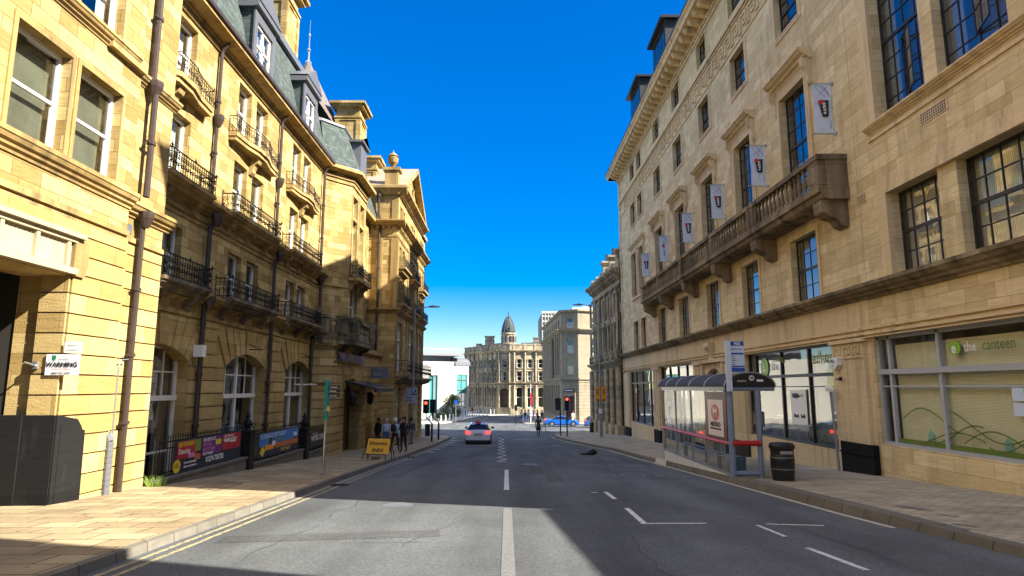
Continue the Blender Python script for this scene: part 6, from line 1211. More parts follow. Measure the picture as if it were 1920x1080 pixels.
mb = MB(); mb.tube((6.22, YN, -1.54), (6.22, YF2, -1.54), .05, 10); mb.tube((6.25, YN-.05, -1.52), (7.03, YN-.05, -1.52), .075, 10); mb.build('red_rail', M['red'], sh)
mb = MB(); mb.quad((6.25, YN, -.1), (6.25, YF2, -.1), (6.25, YF2, -2.37), (6.25, YN, -2.37)); mb.quad((7.1, 20.4, -.1), (7.1, YF2, -.1), (7.1, YF2, -2.4), (7.1, 20.4, -2.4)); mb.quad((6.3, YF2, -.1), (7.1, YF2, -.1), (7.1, YF2, -2.4), (6.3, YF2, -2.4)); mb.quad((6.3, YN, -.1), (7.0, YN, -.1), (7.0, YN, -2.3), (6.3, YN, -2.3)); mb.build('glass_panel', M['tglass'], sh)
mb = MB(); mb.hexa([(6.22, YN+.1, gz(YN)+.03), (6.26, YN+.1, gz(YN)+.03), (6.26, YF2, gz(YF2)+.05), (6.22, YF2, gz(YF2)+.05), (6.22, YN+.1, -2.42), (6.26, YN+.1, -2.42), (6.26, YF2, -2.42), (6.22, YF2, -2.42)]); mb.build('kick_panel', plain('pale_panel', (.78, .79, .77), .3), sh)
P = [(6.8-.72*math.cos(math.pi*i/12), .03+.38*math.sin(math.pi*i/12)) for i in range(13)]
mb = MB()
for (x0, z0), (x1, z1) in zip(P, P[1:]): mb.quad((x0, YN-.1, z0), (x1, YN-.1, z1), (x1, YF2+.1, z1), (x0, YF2+.1, z0))
mb.build('barrel_roof', M['dkroof'], sh, True)
mb = MB()
for y in (YN-.1, 19.9, 21.6, 23.2, 24.7, YF2+.1): mb.path([V((x, y, z+.015)) for x, z in P], .022, 6)
mb.build('roof_hoop', M['galv'], sh)
mb = MB(); mb.prism([(x, YN-.1, z) for x, z in P], (0, .02, 0)); ep = mb.build('roof_end_panel', M['blk2'], sh)
mb = MB(); mb.lathe((0, 0, 0), [(.075, 0), (.075, .004)], 20); mb.v = [(6.86+a, YN-.105-c_, .27+b) for a, b, c_ in mb.v]; mb.text('metro', (6.45, YN-.11, .16), (1, 0, 0), (0, 0, 1), .1); mb.box(7.0, 7.18, YN-.11, YN-.105, .17, .23); em = mb.build('end_panel_marks', M['wsign'], ep)
mb = MB(); mb.text('M', (6.86, YN-.12, .235), (1, 0, 0), (0, 0, 1), .11, align='CENTER', bold=.004); mb.build('emblem_letter', M['ink'], em)
mb = MB(); mb.box(6.2, 6.3, 18.35, 20.3, -1.48, -.12); pp_ = mb.build('advert_case', plain('dark_maroon_frame', (.1, .02, .03), .35), sh)
for xx, sg_ in ((6.195, -1),):
    mb = MB(); mb.box(xx-.004, xx, 18.6, 20.0, -1.4, -.35); ad = mb.build('advert_sheet', plain('pink_white_sheet', (.8, .68, .66), .4, 0, .04, bump=0), pp_)
    fo = FR(xx-.006); mb = MB(); P3 = [(19.3+.36*math.cos(t*math.pi/16), -.72+.24*math.sin(t*math.pi/16)) for t in range(32)]; mb.fprism(fo, P3, 0, .004); dsc = mb.build('red_emblem', M['red'], ad)
    mb = MB(); mb.text('M', fo.p(19.3, -.84, .008), (0, -1, 0), (0, 0, 1), .36, align='CENTER', bold=.012, sx=1.3); mb.build('emblem_letter', M['wsign'], dsc)
    mb = MB(); mb.text('METRO', fo.p(19.3, -1.12, .004), (0, -1, 0), (0, 0, 1), .17, align='CENTER', bold=.008, sx=1.6); mb.fb(fo, 18.8, 19.8, -1.22, -1.17, 0, .002); mb.build('lettering', M['ink'], ad)
mb = MB(); mb.tube((6.65, 18.6, -2.0), (6.65, 24.6, -2.0), .025, 8); mb.tube((6.45, 18.6, -2.03), (6.45, 24.6, -2.03), .02, 8)
for y in (18.9, 20.4, 21.9, 23.4, 24.5): mb.tube((6.65, y, -2.0), (6.65, y, gz(y)), .022, 6)
mb.build('perch_rail', M['galv'], sh)
for y0, y1, x in ((20.9, 22.0, 7.06), (18.5, 19.3, 7.3)): mb = MB(); mb.box(x, x+.04, y0, y1, -1.1, -.68); ib = mb.build('timetable_case', M['lead'], sh); mb = MB(); mb.box(x-.006, x, y0+.08, y1-.08, -1.05, -.72); mb.build('timetable', M['wsign'], ib)
mb = MB(); mb.box(6.42, 6.8, YN+.5, YN+.56, -2.33, -1.93); mb.build('teal_panel', plain('dull_teal', (.03, .13, .16), .3), sh)
st = thing('bus_stop_sign', 'tall blue and white bus stop flag marked N3 above the near end of the shelter', 'bus stop sign', (6.2, 18.0, -.05))
mb = MB(); mb.box(6.13, 6.28, 17.95, 18.02, -.1, 1.3); mb.build('sign_post', plain('pale_blue_white', (.6, .66, .76), .4, 0, .03, bump=0), st)
mb = MB(); mb.box(6.28, 6.66, 17.97, 18.01, .42, 1.3); fg_ = mb.build('flag', M['pblue'], st)
mb = MB(); mb.box(6.285, 6.655, 17.962, 17.97, 1.17, 1.29); mb.box(6.285, 6.655, 17.962, 17.97, .44, .55); mb.box(6.285, 6.655, 17.962, 17.97, .57, .61); mb.box(6.3, 6.64, 17.962, 17.97, .92, .97); mb.build('blue_band', M['bsign'], fg_)
mb = MB(); mb.text('N3', (6.47, 17.955, 1.18), (1, 0, 0), (0, 0, 1), .13, align='CENTER', bold=.004); mb.build('stop_letter', M['wsign'], fg_)
mb = MB(); mb.text('Market Street', (6.31, 17.958, 1.06), (1, 0, 0), (0, 0, 1), .05, bold=.001)
for k in range(5): mb.box(6.31, 6.38+.03*(k % 3), 17.963, 17.97, .86-k*.055, .875-k*.055)
mb.build('lettering', M['ink'], fg_)
bi = thing('litter_bin', 'black street litter bin with a rounded hood beside the bus shelter', 'litter bin', (7.33, 17.45, gz(17.45)))
z = gz(17.45); X0, Y0 = 7.33, 17.45
mb = MB(); mb.lathe((X0, Y0, z), [(.25, 0), (.275, .02), (.3, .3), (.305, .34), (.3, .36), (.305, .55), (.315, .57), (.3, .6), (.3, .64)], 20); mb.build('body', M['blk2'], bi, False)
mb = MB(); mb.lathe((X0, Y0, z+.64), [(.3, 0), (.29, .04), (.3, .18), (.33, .2), (.33, .27), (.28, .33), (.1, .35)], 20); hd = mb.build('hood', M['blk2'], bi)
mb = MB(); mb.box(X0-.17, X0+.15, Y0-.31, Y0-.285, z+.7, z+.78); mb.build('bin_opening_plate', M['galv'], hd)
mb = MB(); mb.lathe((X0, Y0, z+.3), [(.307, 0), (.307, .015)], 20); mb.lathe((X0, Y0, z+.6), [(.31, 0), (.31, .015)], 20); mb.build('steel_band', M['galv'], bi)

# ================= signpost, diversion sign, lamps, signals =================
fp = thing('finger_post', 'steel and teal finger post on the left pavement with black direction blades', 'signpost', (-5.44, 19.65, G(19.65)+.11))
x, y = -5.44, 19.65; zb = G(y)+.11
mb = MB(); mb.tube((x, y, zb), (x, y, -.95), .04, 12); mb.lathe((x, y, zb), [(.1, 0), (.1, .02), (.05, .03)], 12); mb.build('lower_pole', M['steel'], fp)
mb = MB(); mb.tube((x, y, -.95), (x, y, .22), .062, 12); mb.lathe((x, y, .22), [(.062, 0), (.03, .05)], 10); mb.build('upper_pole', M['teal'], fp)
for k, (dx, z0, hh, L) in enumerate(((-1, .06, .085, .95), (1, -.02, .1, .34), (1, -.14, .1, .34), (1, -.28, .12, .34))):
    mb = MB(); x0 = x+dx*.06; x1 = x+dx*(.06+L); yy = y-.02 if k == 0 else y+.3*0
    mb.hexa([(x0, yy, z0), (x1, yy, z0), (x1, yy+.03, z0), (x0, yy+.03, z0), (x0, yy, z0+hh), (x1, yy, z0+hh), (x1, yy+.03, z0+hh), (x0, yy+.03, z0+hh)]); bl_ = mb.build('direction_blade', M['blk2'], fp)
    mb = MB(); mb.text('Forster Square Station' if k == 0 else ('Cathedral', 'Markets', 'City Hall')[k-1], (min(x0, x1)+.03, yy-.004, z0+.02), (1, 0, 0), (0, 0, 1), .075 if k == 0 else .06, bold=.001); mb.build('lettering', M['wsign'], bl_)
mb = MB(); mb.box(x+.04, x+.14, y-.08, y-.06, -.7, -.55); mb.lathe((x, y, -.68), [(.07, 0), (.07, .03)], 10); mb.build('small_plate', plain('cream_plate', (.5, .4, .2), .5), fp)
dv = thing('diversion_sign', 'yellow folding road sign reading Diversion ENDS on the left pavement', 'road sign', (-5.35, 27.4, G(27.4)+.11))
zb = G(27.4)+.11; o_ = V((-5.8, 27.3, 0)); e_ = V((.93, -.02, 0))
mb = MB(); mb.quad((-5.82, 27.25, -2.68), (-4.9, 27.28, -2.72), (-4.85, 27.42, -2.12), (-5.76, 27.4, -2.09)); mb.v += [(a, b+.02, c_) for a, b, c_ in mb.v]; mb.f.append((4, 5, 6, 7)); mb.m.append(0); bd = mb.build('board', M['yel'], dv)
mb = MB()
for a, b in (((-5.97, 27.15, zb), (-5.76, 27.42, -2.06)), ((-4.72, 27.15, zb), (-4.83, 27.44, -2.08)), ((-5.76, 27.42, -2.06), (-4.83, 27.44, -2.08)), ((-5.86, 27.24, -2.7), (-4.86, 27.26, -2.75)), ((-5.9, 27.9, zb), (-5.76, 27.42, -2.06)), ((-4.75, 27.9, zb), (-4.83, 27.44, -2.08)), ((-5.7, 27.22, -2.72), (-5.7, 27.1, zb)), ((-5.0, 27.22, -2.72), (-5.0, 27.1, zb))): mb.tube(a, b, .018, 6)
mb.build('folding_frame', M['blk2'], dv)
mb = MB(); up = V((.06, .145, .58)); mb.text('Diversion', (-5.32, 27.3, -2.33), (1, .03, -.03), tuple(up), .19, align='CENTER', bold=.004, ext=.008); mb.text('ENDS', (-5.35, 27.26, -2.62), (1, .03, -.03), tuple(up), .19, align='CENTER', bold=.004, ext=.008); mb.build('lettering', M['ink'], bd)
mb = MB(); mb.box(-5.65, -5.3, 27.5, 27.75, zb, zb+.12); tag(mb.build('sandbag', plain('sandy_sack', (.35, .3, .18), .9, 0, .3, 15)), 'sandy weight bag lying under the yellow diversion sign', 'sandbag')
def street_lamp(name, lab, x, y, top, dx, up, L):
    t = thing(name, lab, 'street lamp', (x, y, G(y)+up)); z = G(y)+up
    mb = MB(); mb.tube((x, y, z), (x, y, z+1.6), .13, 12); mb.tube((x, y, z+1.6), (x, y, top), .085, 12, .06); mb.lathe((x, y, z), [(.16, 0), (.15, .06), (.13, .1)], 12); mb.build('column', M['lampg'], t)
    mb = MB(); mb.path([V((x, y, top-.1)), V((x+dx*.4, y, top+.02)), V((x+dx*L, y, top+.1))], .035, 8); mb.build('arm', M['lampg'], t)
    hx = x+dx*L; mb = MB(); a, b = hx-dx*.05, hx+dx*.85
    mb.add([(a, y-.05, top+.08), (a, y+.05, top+.08), (a+dx*.3, y-.16, top+.05), (a+dx*.3, y+.16, top+.05), (b, y-.1, top+.08), (b, y+.1, top+.08), (a, y, top+.14), (a+dx*.35, y-.1, top+.22), (a+dx*.35, y+.1, top+.22), (b, y, top+.14)],
        [(0, 2, 7, 6), (1, 6, 8, 3), (2, 4, 9, 7), (3, 8, 9, 5), (6, 7, 8), (7, 9, 8), (0, 1, 3, 2), (2, 3, 5, 4), (4, 5, 9)]); mb.build('lamp_head', M['lead'], t); return t
street_lamp('street_lamp', 'grey street lamp on the left pavement carrying a parking sign, before the gabled building', -6.5, 45, 5.55, 1, .11, .95)
street_lamp('street_lamp', 'grey street lamp on the right pavement with orange posters, before the sooty building', 7.95, 55, 7.0, -1, .12, 1.4)
ps = MB(); ps.box(-7.02, -6.2, 44.82, 44.86, -1.05, .02); ps = ps.build('parking_sign', plain('grey_sign_face', (.38, .41, .46), .4, 0, .04)); tag(ps, 'grey rectangular parking sign with a blue disc fixed on the left street lamp', 'road sign')
mb = MB(); mb.lathe((0, 0, 0), [(.17, 0), (.17, .01)], 20); mb.v = [(-6.42+a, 44.81-c_, -.2+b) for a, b, c_ in mb.v]; mb.build('blue_disc', M['bsign'], ps)
mb = MB(); mb.text('P', (-6.42, 44.79, -.28), (1, 0, 0), (0, 0, 1), .24, align='CENTER', bold=.01); mb.build('white_letter', M['wsign'], ps)
mb = MB(); mb.text('Permit', (-6.96, 44.81, -.72), (1, 0, 0), (0, 0, 1), .17, bold=.003); mb.text('holders', (-6.96, 44.81, -.92), (1, 0, 0), (0, 0, 1), .17, bold=.003); mb.box(-6.65, -6.22, 44.81, 44.82, -.5, -.42); mb.build('lettering', M['ink'], ps)
for k, xx in enumerate((7.7, 8.25)):
    mb = MB(); mb.box(xx-.19, xx+.17, 54.8, 54.83, -1.12, .08); o = mb.build('orange_poster', M['orange']); tag(o, ['orange poster on the left side of the right hand street lamp', 'orange poster on the right side of the right hand street lamp'][k], 'poster', 'orange posters strapped to the lamp')
    mb = MB(); [mb.box(xx-.13, xx+.11-.04*(k % 2), 54.79, 54.8, -.2-k*.11, -.15-k*.11) for k in range(4)]; mb.box(xx-.15, xx+.13, 54.79, 54.8, -1.08, -.98); mb.build('lettering', M['ink'], o)
mb = MB(); mb.lathe((7.95, 55, -2.15), [(.15, 0), (.15, .4)], 10); o = mb.build('lamp_sticker_band', M['wsign']); tag(o, 'white patterned band wrapped round the right hand street lamp at head height', 'sticker')
def signal(lab, x, y, hx, z1, z0, lit, up, crank=False, back=False):
    t = thing('traffic_light', lab, 'traffic light', (x, y, G(y)+up), 'traffic lights at the crossing'); z = G(y)+up
    mb = MB(); 
    if crank: mb.tube((x, y, z), (x, y, z0-.8), .075, 10); mb.tube((x, y, z0-.8), (hx, y, z0-.35), .045, 8); mb.tube((hx, y, z0-.35), (hx, y, z0), .045, 8)
    else: mb.tube((x, y, z), (x, y, z1+.1), .06, 10)
    mb.build('pole', M['blk2'], t)
    mb = MB(); s_ = .06 if back else -.06; mb.box(hx-.16, hx+.16, y-.2+s_, y-.02+s_, z0, z1); mb.box(hx-.24, hx+.24, y-.0+s_, y+.02+s_, z0-.08, z1+.08); hd = mb.build('signal_head', M['blk2'], t)
    sgn = 1 if back else -1
    for k, nm in enumerate(('red_lens', 'amber_lens', 'green_lens')):
        zz = z1-.18-k*.3; mb = MB(); mb.lathe((0, 0, 0), [(.1, 0), (.08, .015)], 14); yy = y+(.1 if back else -.27); mb.v = [(hx+a, yy+sgn*c_, zz+b) for a, b, c_ in mb.v]; mb.build(nm, M['tlred'] if (k == 0 and lit) else M['dglass'], hd)
        mb = MB(); P = [(hx+.125*math.cos(a), zz+.125*math.sin(a)) for a in [math.pi*j/8 for j in range(9)]]
        for (xa, za), (xb, zb_) in zip(P, P[1:]): mb.quad((xa, yy, za), (xb, yy, zb_), (xb, yy+sgn*.16, zb_), (xa, yy+sgn*.16, za))
        mb.build('visor', M['blk2'], hd)
    if lit:
        mb = MB(); mb.box(hx-.24, hx-.215, y-.09, y-.07, z0-.08, z1+.08); mb.box(hx+.215, hx+.24, y-.09, y-.07, z0-.08, z1+.08); mb.box(hx-.24, hx+.24, y-.09, y-.07, z1+.06, z1+.09); mb.build('white_border', M['wsign'], hd)
    return t
signal('traffic light showing red on the left kerb with a cranked black pole', -5.5, 48.2, -5.95, -.93, -1.8, True, .11, True)
signal('unlit traffic light seen from behind, just past the red one on the left kerb', -5.35, 51.5, -5.85, -1.0, -1.9, False, .11, True, True)
signal('dark traffic light left of the red one on the right pavement', 4.75, 57.6, 4.55, -1.0, -1.9, False, .12, False, True)
signal('traffic light showing red on the right pavement nib', 5.2, 56.2, 5.2, -.8, -1.85, True, .12)
for x, y, lab in ((-6.95, 57.5, 'black waste bin at the far corner of the gabled building'), (9.0, 69, 'black waste bin at the far corner of the sooty building')):
    mb = MB(); mb.lathe((x, y, G(y)+.12), [(.2, 0), (.23, .05), (.23, .8), (.26, .82), (.24, 1.0), (.1, 1.05)], 12); o = mb.build('waste_bin', M['blk2']); tag(o, lab, 'litter bin')
mb = MB(); rr = random.Random(3); n = 9; 
mb.lathe((0, 0, 0), [(.25, 0), (.34, .05), (.3, .14), (.18, .22), (.05, .25)], 10); mb.v = [(4.15+a*1.35+rr.uniform(-.04, .04), 33.4+b*.8+rr.uniform(-.03, .03), G(33.4)+c_*(1+.4*math.sin(a*6))+.0) for a, b, c_ in mb.v]; tag(mb.build('black_sack', M['blk2'], None, True), 'crumpled black sack lying in the road by the right kerb', 'sack')

# ================= cars =================
def car(name, lab, grp, x, y, ang, st, wd, paint, wheels, rear=True):
    t = thing(name, lab, 'car', (x, y, G(y)), grp); t.rotation_euler = (0, 0, ang)
    def tr_(m): m.v = [(x+a, y+b, G(y)+c_) for a, b, c_ in m.v]; return m
    body = MB(); win = MB(); rings = []
    for (ly, zb, zbelt, zt, wb, wt) in st:
        w_ = wd/2*wb; g = zt-zbelt
        half = [(w_*.9, zb), (w_, zb+.16), (w_*1.0, (zb+zbelt)/2+.05), (w_*.965, zbelt), (wd/2*wt, zt-min(.06, g*.3)), (wd/2*wt*.8, zt), (0, zt+.015)]
        rings.append([(a, ly, b) for a, b in half]+[(-a, ly, b) for a, b in half[-2::-1]])
    R = rings; k = len(R[0])
    for i in range(len(R)-1):
        g0 = st[i][3]-st[i][2]; g1 = st[i+1][3]-st[i+1][2]
        for j in range(k-1):
            tgt = body
            if j in (3, k-5) and g0 > .3 and g1 > .3: tgt = win
            if j in (4, 5, k-7, k-6) and ((g0 > .3) != (g1 > .3)): tgt = win
            if j in (3, k-5) and ((g0 > .3) != (g1 > .3)): tgt = win
            tgt.quad(R[i][j], R[i][j+1], R[i+1][j+1], R[i+1][j])
        body.quad(R[i][0], R[i][-1], R[i+1][-1], R[i+1][0])
    body.add(R[0], [tuple(range(k))]); body.add(R[-1], [tuple(range(k))])
    tr_(body).build('body', paint, t, True); t2 = tr_(win).build('windows', M['dglass'], t)
    for wy in wheels:
        for s_ in (-1, 1):
            m_ = MB(); m_.tube((s_*(wd/2-.22), wy, .32), (s_*(wd/2+.005), wy, .32), .32, 20); wh = tr_(m_).build('wheel', M['rubber'], t)
            m_ = MB(); m_.tube((s_*(wd/2), wy, .32), (s_*(wd/2+.02), wy, .32), .21, 10, .17); tr_(m_).build('rim', M['galv'], wh)
            m_ = MB(); m_.path([V((s_*(wd/2-.01), wy+.38*math.cos(a), .32+.38*math.sin(a))) for a in [math.pi*j/10 for j in range(11)]], .03, 4); tr_(m_).build('wheel_arch', M['blk2'], t)
    for s_ in (-1, 1):
        m_ = MB(); m_.box(s_*(wd/2)-(.02 if s_ > 0 else .2), s_*(wd/2)+(.2 if s_ > 0 else .02), st[-1][0]-1.35, st[-1][0]-1.2, .98, 1.12); tr_(m_).build('wing_mirror', M['blk2'], t)
    y0 = st[0][0]
    for s_ in (-1, 1):
        m_ = MB(); m_.add([(s_*wd/2*.98, y0+.16, .98), (s_*wd/2*.98, y0+.05, .78), (s_*wd/2*.62, y0-.025, .8), (s_*wd/2*.6, y0-.01, .92), (s_*wd/2*.8, y0+.03, 1.0)], [(0, 1, 2, 3, 4)]); tr_(m_).build('tail_light', M['brake'], t)
        y1 = st[-1][0]; m_ = MB(); m_.add([(s_*wd/2*.9, y1-.2, .72), (s_*wd/2*.92, y1-.18, .58), (s_*wd/2*.5, y1+.02, .58), (s_*wd/2*.5, y1+.01, .66)], [(0, 1, 2, 3)]); tr_(m_).build('headlight', M['sglass'], t)
    m_ = MB(); m_.box(-wd/2*.9, wd/2*.9, y0-.04, y0+.2, .2, .36); tr_(m_).build('bumper', M['blk2'], t)
    m_ = MB(); m_.box(-.28, .28, y0-.035, y0-.02, .7, .82); tr_(m_).build('number_plate', plain('number_plate_yellow', (.35, .3, .1), .5), t)
    return t
hatch = [(-2.15, .3, .68, .7, .86, .8), (-2.1, .26, .9, .96, .95, .84), (-1.98, .24, 1.0, 1.06, .985, .84), (-1.62, .22, 1.02, 1.42, 1, .68), (-1.2, .2, 1.01, 1.5, 1, .68), (-.3, .2, .99, 1.53, 1, .67), (.4, .2, .97, 1.46, 1, .66), (1.1, .2, .95, 1.0, 1, .84), (1.7, .22, .85, .9, .97, .8), (2.05, .24, .72, .75, .9, .7), (2.15, .3, .55, .58, .8, .66)]
coupe = [(-2.3, .32, .75, .78, .85, .8), (-2.2, .26, .92, .97, .94, .84), (-1.5, .22, .96, 1.04, 1, .8), (-.7, .2, .96, 1.36, 1, .66), (0, .2, .95, 1.42, 1, .65), (.5, .2, .93, 1.34, 1, .65), (1.15, .2, .9, .96, 1, .82), (1.8, .22, .8, .86, .96, .8), (2.15, .24, .66, .7, .88, .7), (2.25, .3, .5, .52, .78, .66)]
wc = car('parked_car', 'white hatchback driving away in the left lane with its brake lights lit', None, -2.04, 48.6, 0, hatch, 1.8, M['carw'], (-1.32, 1.32)); wc.name = 'white_car'
m_ = MB(); m_.box(-2.04-.22, -2.04+.2, 46.9, 47.15, G(48.6)+1.5, G(48.6)+1.58); m_.lathe((-2.06, 47.2, G(48.6)+1.54), [(.2, 0), (.24, .06), (.1, .16)], 8)
o = m_.build('roof_light_pod', M['red'], None); o.parent = wc; o.location = -wc.location; 
bc = car('blue_car', 'bright blue car crossing at the junction, seen from the side', 'blue cars at the junction', 7.3, 86.3, -math.pi/2, coupe, 1.82, M['carb'], (-1.4, 1.4))
bc = car('blue_car', 'second blue car, half hidden behind the sooty building corner', 'blue cars at the junction', 12.2, 84, -math.pi/2, hatch, 1.8, M['carb'], (-1.32, 1.32))

# ================= people =================
def person(lab, x, y, head, h, mats, up=.11, walk=.0, bag=False, hair=(.05, .03, .02), cap=None, arms=0, grp=None, long=False):
    k = h/1.75; t = thing('person', lab, 'person', (x, y, G(y)+up), grp); t.rotation_euler = (0, 0, head)
    s = walk
    Vv = [(0, 0, .96, .145), (0, 0, 1.12, .135), (0, 0, 1.3, .165), (0, .01, 1.44, .075), (0, .02, 1.53, .06), (0, .03, 1.63, .1), (0, .04, 1.7, .085)]
    E = [(0, 1), (1, 2), (2, 3), (3, 4), (4, 5), (5, 6)]
    def chain(start, pts):
        p = start
        for q in pts: Vv.append(q); E.append((p, len(Vv)-1)); p = len(Vv)-1
        return p
    hands = []
    for sg in (-1, 1):
        f_ = s*sg
        chain(0, [(sg*.1, .0, .9, .1), (sg*.1, .28*f_+.03, .5, .065), (sg*.1, .5*f_-(.12 if f_ < 0 else 0), .1+(.06 if f_ < 0 else 0), .045), (sg*.11, .5*f_+.12-(.1 if f_ < 0 else 0), .05, .042), (sg*.11, .5*f_+.2-(.1 if f_ < 0 else 0), .04, .03)])
        if arms and sg == 1: pts = [(sg*.19, 0, 1.39, .062), (sg*.24, .02, 1.12, .045), (sg*.18, .25, 1.2, .035), (sg*.15, .32, 1.24, .035)]
        else: pts = [(sg*.19, 0, 1.39, .062), (sg*.25, -.1*f_, 1.12, .045), (sg*.26, -.3*f_+.06, .88, .034), (sg*.26, -.34*f_+.08, .8, .036)]
        hd = chain(2, pts); hx, hy, hz, _ = Vv[hd]; hands.append((hx, hy, hz))
        for q in range(4): chain(hd, [(hx+.012*(q-1.5)*1.6, hy+.01*q, hz-.05, .009), (hx+.012*(q-1.5)*1.8, hy+.015+.01*q, hz-.085-(.01 if q in (1, 2) else 0), .008)])
        chain(hd, [(hx-sg*.03, hy+.04, hz-.03, .01), (hx-sg*.03, hy+.05, hz-.06, .008)])
    chain(5, [(0, .135, 1.62, .014)]); chain(5, [(.1, .02, 1.63, .015)]); chain(5, [(-.1, .02, 1.63, .015)])
    me = bpy.data.meshes.new('b'); me.from_pydata([v_[:3] for v_ in Vv], E, []); ob = bpy.data.objects.new('b', me); C.objects.link(ob)
    sk = ob.modifiers.new('s', 'SKIN'); sk.use_smooth_shade = True; sv = me.skin_vertices[0].data
    for i, v_ in enumerate(Vv): sv[i].radius = (v_[3]*(1.25 if i in (0, 1, 2) else 1), v_[3]*(.85 if i in (0, 1, 2) else 1)); sv[i].use_root = (i == 0)
    ob.modifiers.new('u', 'SUBSURF').levels = 1
    dg = bpy.context.evaluated_depsgraph_get(); m2 = bpy.data.meshes.new_from_object(ob.evaluated_get(dg)); bpy.data.objects.remove(ob)
    m2.materials.clear()
    for nm in ('skin', mats[0], mats[1], 'blk2'): m2.materials.append(M[nm] if isinstance(nm, str) else nm)
    for p_ in m2.polygons:
        c_ = p_.center; i = 1
        if c_.z > 1.475: i = 0
        elif min((V(hh)-c_).length for hh in hands) < .09 or (c_.z < .86 and abs(c_.x) > .215): i = 0
        elif c_.z < .09 or (c_.z < .12 and c_.z < .12): i = 3
        elif c_.z < (.55 if long else .98) and abs(c_.x) < .21: i = 2
        p_.material_index = i; p_.use_smooth = True
    for v_ in m2.vertices: v_.co *= k
    m2.name = 'body'; b = bpy.data.objects.new('body', m2); C.objects.link(b); b.parent = t
    def add(nm, mb, mt): 
        mb.v = [(a*k, b_*k, c_*k) for a, b_, c_ in mb.v]; me_ = bpy.data.meshes.new(nm); me_.from_pydata(mb.v, [], mb.f); me_.materials.append(mt); oo = bpy.data.objects.new(nm, me_); C.objects.link(oo); oo.parent = t
        for p_ in me_.polygons: p_.use_smooth = True
    mb = MB(); mb.lathe((0, .0, 1.6), [(.09, -.05), (.112, .03), (.115, .1), (.09, .165), (.04, .195), (.001, .2)], 12, sy=1.08)
    add('hair' if cap is None else 'cap', mb, plain('hair_colour', hair if cap is None else cap, .8))
    mb = MB(); [mb.ball((sx_*.035, .13, 1.645), .012, 6, 4) for sx_ in (-1, 1)]; add('eyes', mb, M['ink'])
    mb = MB(); mb.box(-.025, .025, .125, .135, 1.575, 1.585); add('mouth', mb, M['rink'])
    if bag: mb = MB(); mb.lathe((0, -.2, 1.05), [(.12, 0), (.17, .05), (.17, .3), (.1, .4)], 8, sy=.6); add('backpack', mb, M['blk2'])
    if long: mb = MB(); mb.lathe((0, 0, .5), [(.24, 0), (.2, .3), (.17, .5)], 12, sy=.8); add('coat_skirt', mb, M[mats[0]] if isinstance(mats[0], str) else mats[0])
    return t
cl = dict(black='blk2', blue=plain('denim', (.06, .13, .32), .8), pale=plain('pale_shirt', (.5, .58, .66), .8), grey=plain('grey_cloth', (.2, .2, .2), .8), cream=plain('cream_cloth', (.7, .62, .5), .8), redc=plain('red_cloth', (.4, .04, .04), .8), royal=plain('royal_blue_cloth', (.03, .1, .45), .8))
person('person in black standing on the left pavement looking at a phone', -5.22, 33.3, math.pi*.9, 1.76, (cl['black'], cl['black']), walk=.05, arms=1)
person('person in a white cap with a black backpack walking past the diversion sign', -5.85, 34.4, -.3, 1.7, (cl['pale'], cl['black']), walk=.5, bag=True, cap=(.75, .74, .72))
person('person in royal blue clothes in the group by the hotel wall', -6.9, 42.0, 1.2, 1.72, (cl['royal'], cl['blue']), walk=.35, hair=(.1, .05, .03))
person('person in a dark jacket behind the one in royal blue', -6.3, 43.1, .2, 1.75, (cl['black'], cl['grey']), walk=.3)
person('grey haired person in a pale top beside the hotel wall', -7.05, 38.4, .4, 1.68, (cl['pale'], cl['blue']), walk=.2, hair=(.5, .5, .48))
person('person in dark navy standing close to the hotel entrance', -7.7, 39.3, 2.6, 1.72, (cl['black'], cl['black']), walk=.05)
person('person in a long black coat walking at the right hand crossing', 2.96, 61.0, .1, 1.85, (cl['black'], cl['black']), up=.0, walk=.2, long=True)
person('person in cream clothes crossing near the blue car', 4.1, 72, -1.2, 1.72, (cl['cream'], cl['cream']), up=0, walk=.4, hair=(.3, .2, .1))
crowd = [(2.7, 95.0, 'black', 'blue', 'person in black at the left end of the far crowd'), (3.2, 96.0, 'pale', 'blue', 'person in a pale top behind the white pole in the far crowd'), (3.9, 94.2, 'royal', 'black', 'person in blue right of the white pole in the far crowd'), (4.5, 95.2, 'redc', 'black', 'person in red in the far crowd'), (5.1, 94.0, 'black', 'black', 'person in black at the right end of the far crowd'), (2.2, 97.5, 'cream', 'blue', 'person in cream set back behind the far crowd'), (9.3, 91.4, 'cream', 'cream', 'person in pale clothes beside the corner door right of the blue car'), (-6.3, 119, 'redc', 'blue', 'person in red walking on the plaza left of the domed building'), (-7.4, 117, 'cream', 'blue', 'person in cream walking on the plaza left of the domed building')]
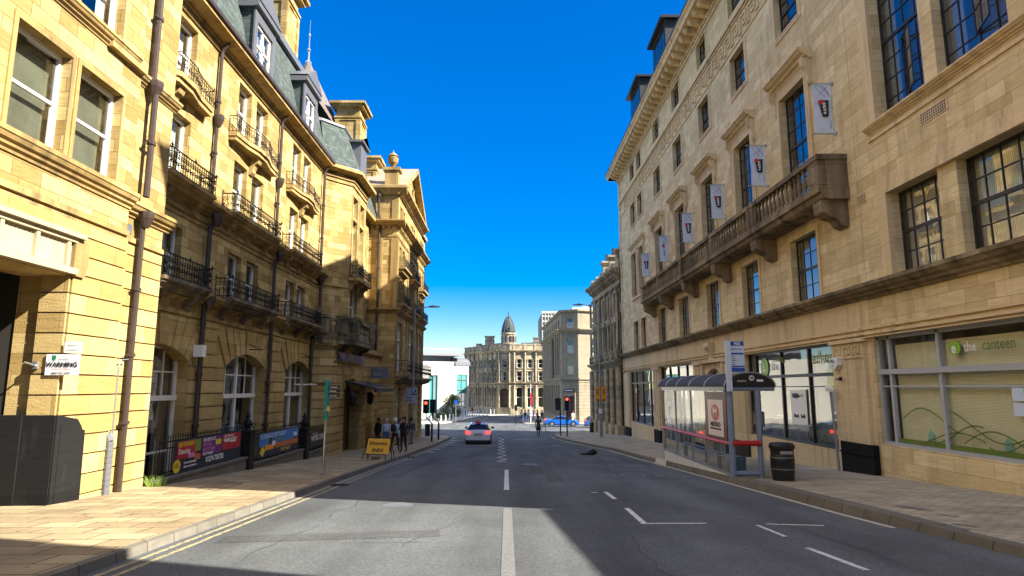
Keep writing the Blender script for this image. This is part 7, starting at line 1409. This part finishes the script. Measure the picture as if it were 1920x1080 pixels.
for i, (x, y, a, b, lab) in enumerate(crowd): person(lab, x, y, RND.uniform(-3, 3), RND.uniform(1.65, 1.8), (cl[a], cl[b]), up=.12, walk=RND.uniform(.1, .4), grp='far crowd by the white pole' if 1 < x < 6 else None)
# parked motor scooters by the crowd
for i, x in enumerate((1.9, 2.9)):
    t = thing('bicycle', ['bicycle parked at the left of the far crowd', 'bicycle parked just behind the far crowd'][i], 'bicycle', (x, 98.6+i*.6, G(98)+.12), 'bicycles parked by the crowd'); y = 98.6+i*.6; z = G(98)+.12
    for nm, dx in (('wheel', -.5), ('wheel', .5)): mb = MB(); mb.path([V((x+dx+.33*math.cos(a*.5236), y, z+.34+.33*math.sin(a*.5236))) for a in range(13)], .02, 5); mb.build(nm, M['rubber'], t)
    mb = MB()
    for p, q in (((-.5, .34), (-.15, .78)), ((-.15, .78), (.35, .8)), ((-.15, .78), (-.05, .34)), ((-.05, .34), (.35, .8)), ((-.5, .34), (-.05, .34)), ((.5, .34), (.35, .95))): mb.tube((x+p[0], y, z+p[1]), (x+q[0], y, z+q[1]), .02, 5)
    mb.build('frame', M['royal'] if 0 else M['bsign'], t)
    mb = MB(); mb.tube((x+.35, y-.25, z+.97), (x+.35, y+.25, z+.97), .018, 5); mb.build('handlebar', M['iron'], t); mb = MB(); mb.box(x-.3, x-.06, y-.06, y+.06, z+.86, z+.91); mb.build('saddle', M['blk2'], t)
for o in bpy.data.objects:
    if o.type == 'EMPTY' and o.parent is None and 'label' not in o: print('unlabelled', o.name)

for i, (x, y, lab) in enumerate(((-4.42, 17.5, 'iron drain grating at the left kerb in the shade beyond the sunlit patch'), (-4.5, 31, 'iron drain grating at the left kerb past the diversion sign'))):
    mb = MB(); mb.box(x-.22, x+.22, y-.22, y+.22, G(y)-.02, G(y)+.012)
    for k in range(6): mb.box(x-.18, x+.18, y-.17+k*.062, y-.14+k*.062, G(y)+.012, G(y)+.02)
    tag(mb.build('drain_grating', M['iron']), lab, 'drain', 'drain gratings along the kerbs')
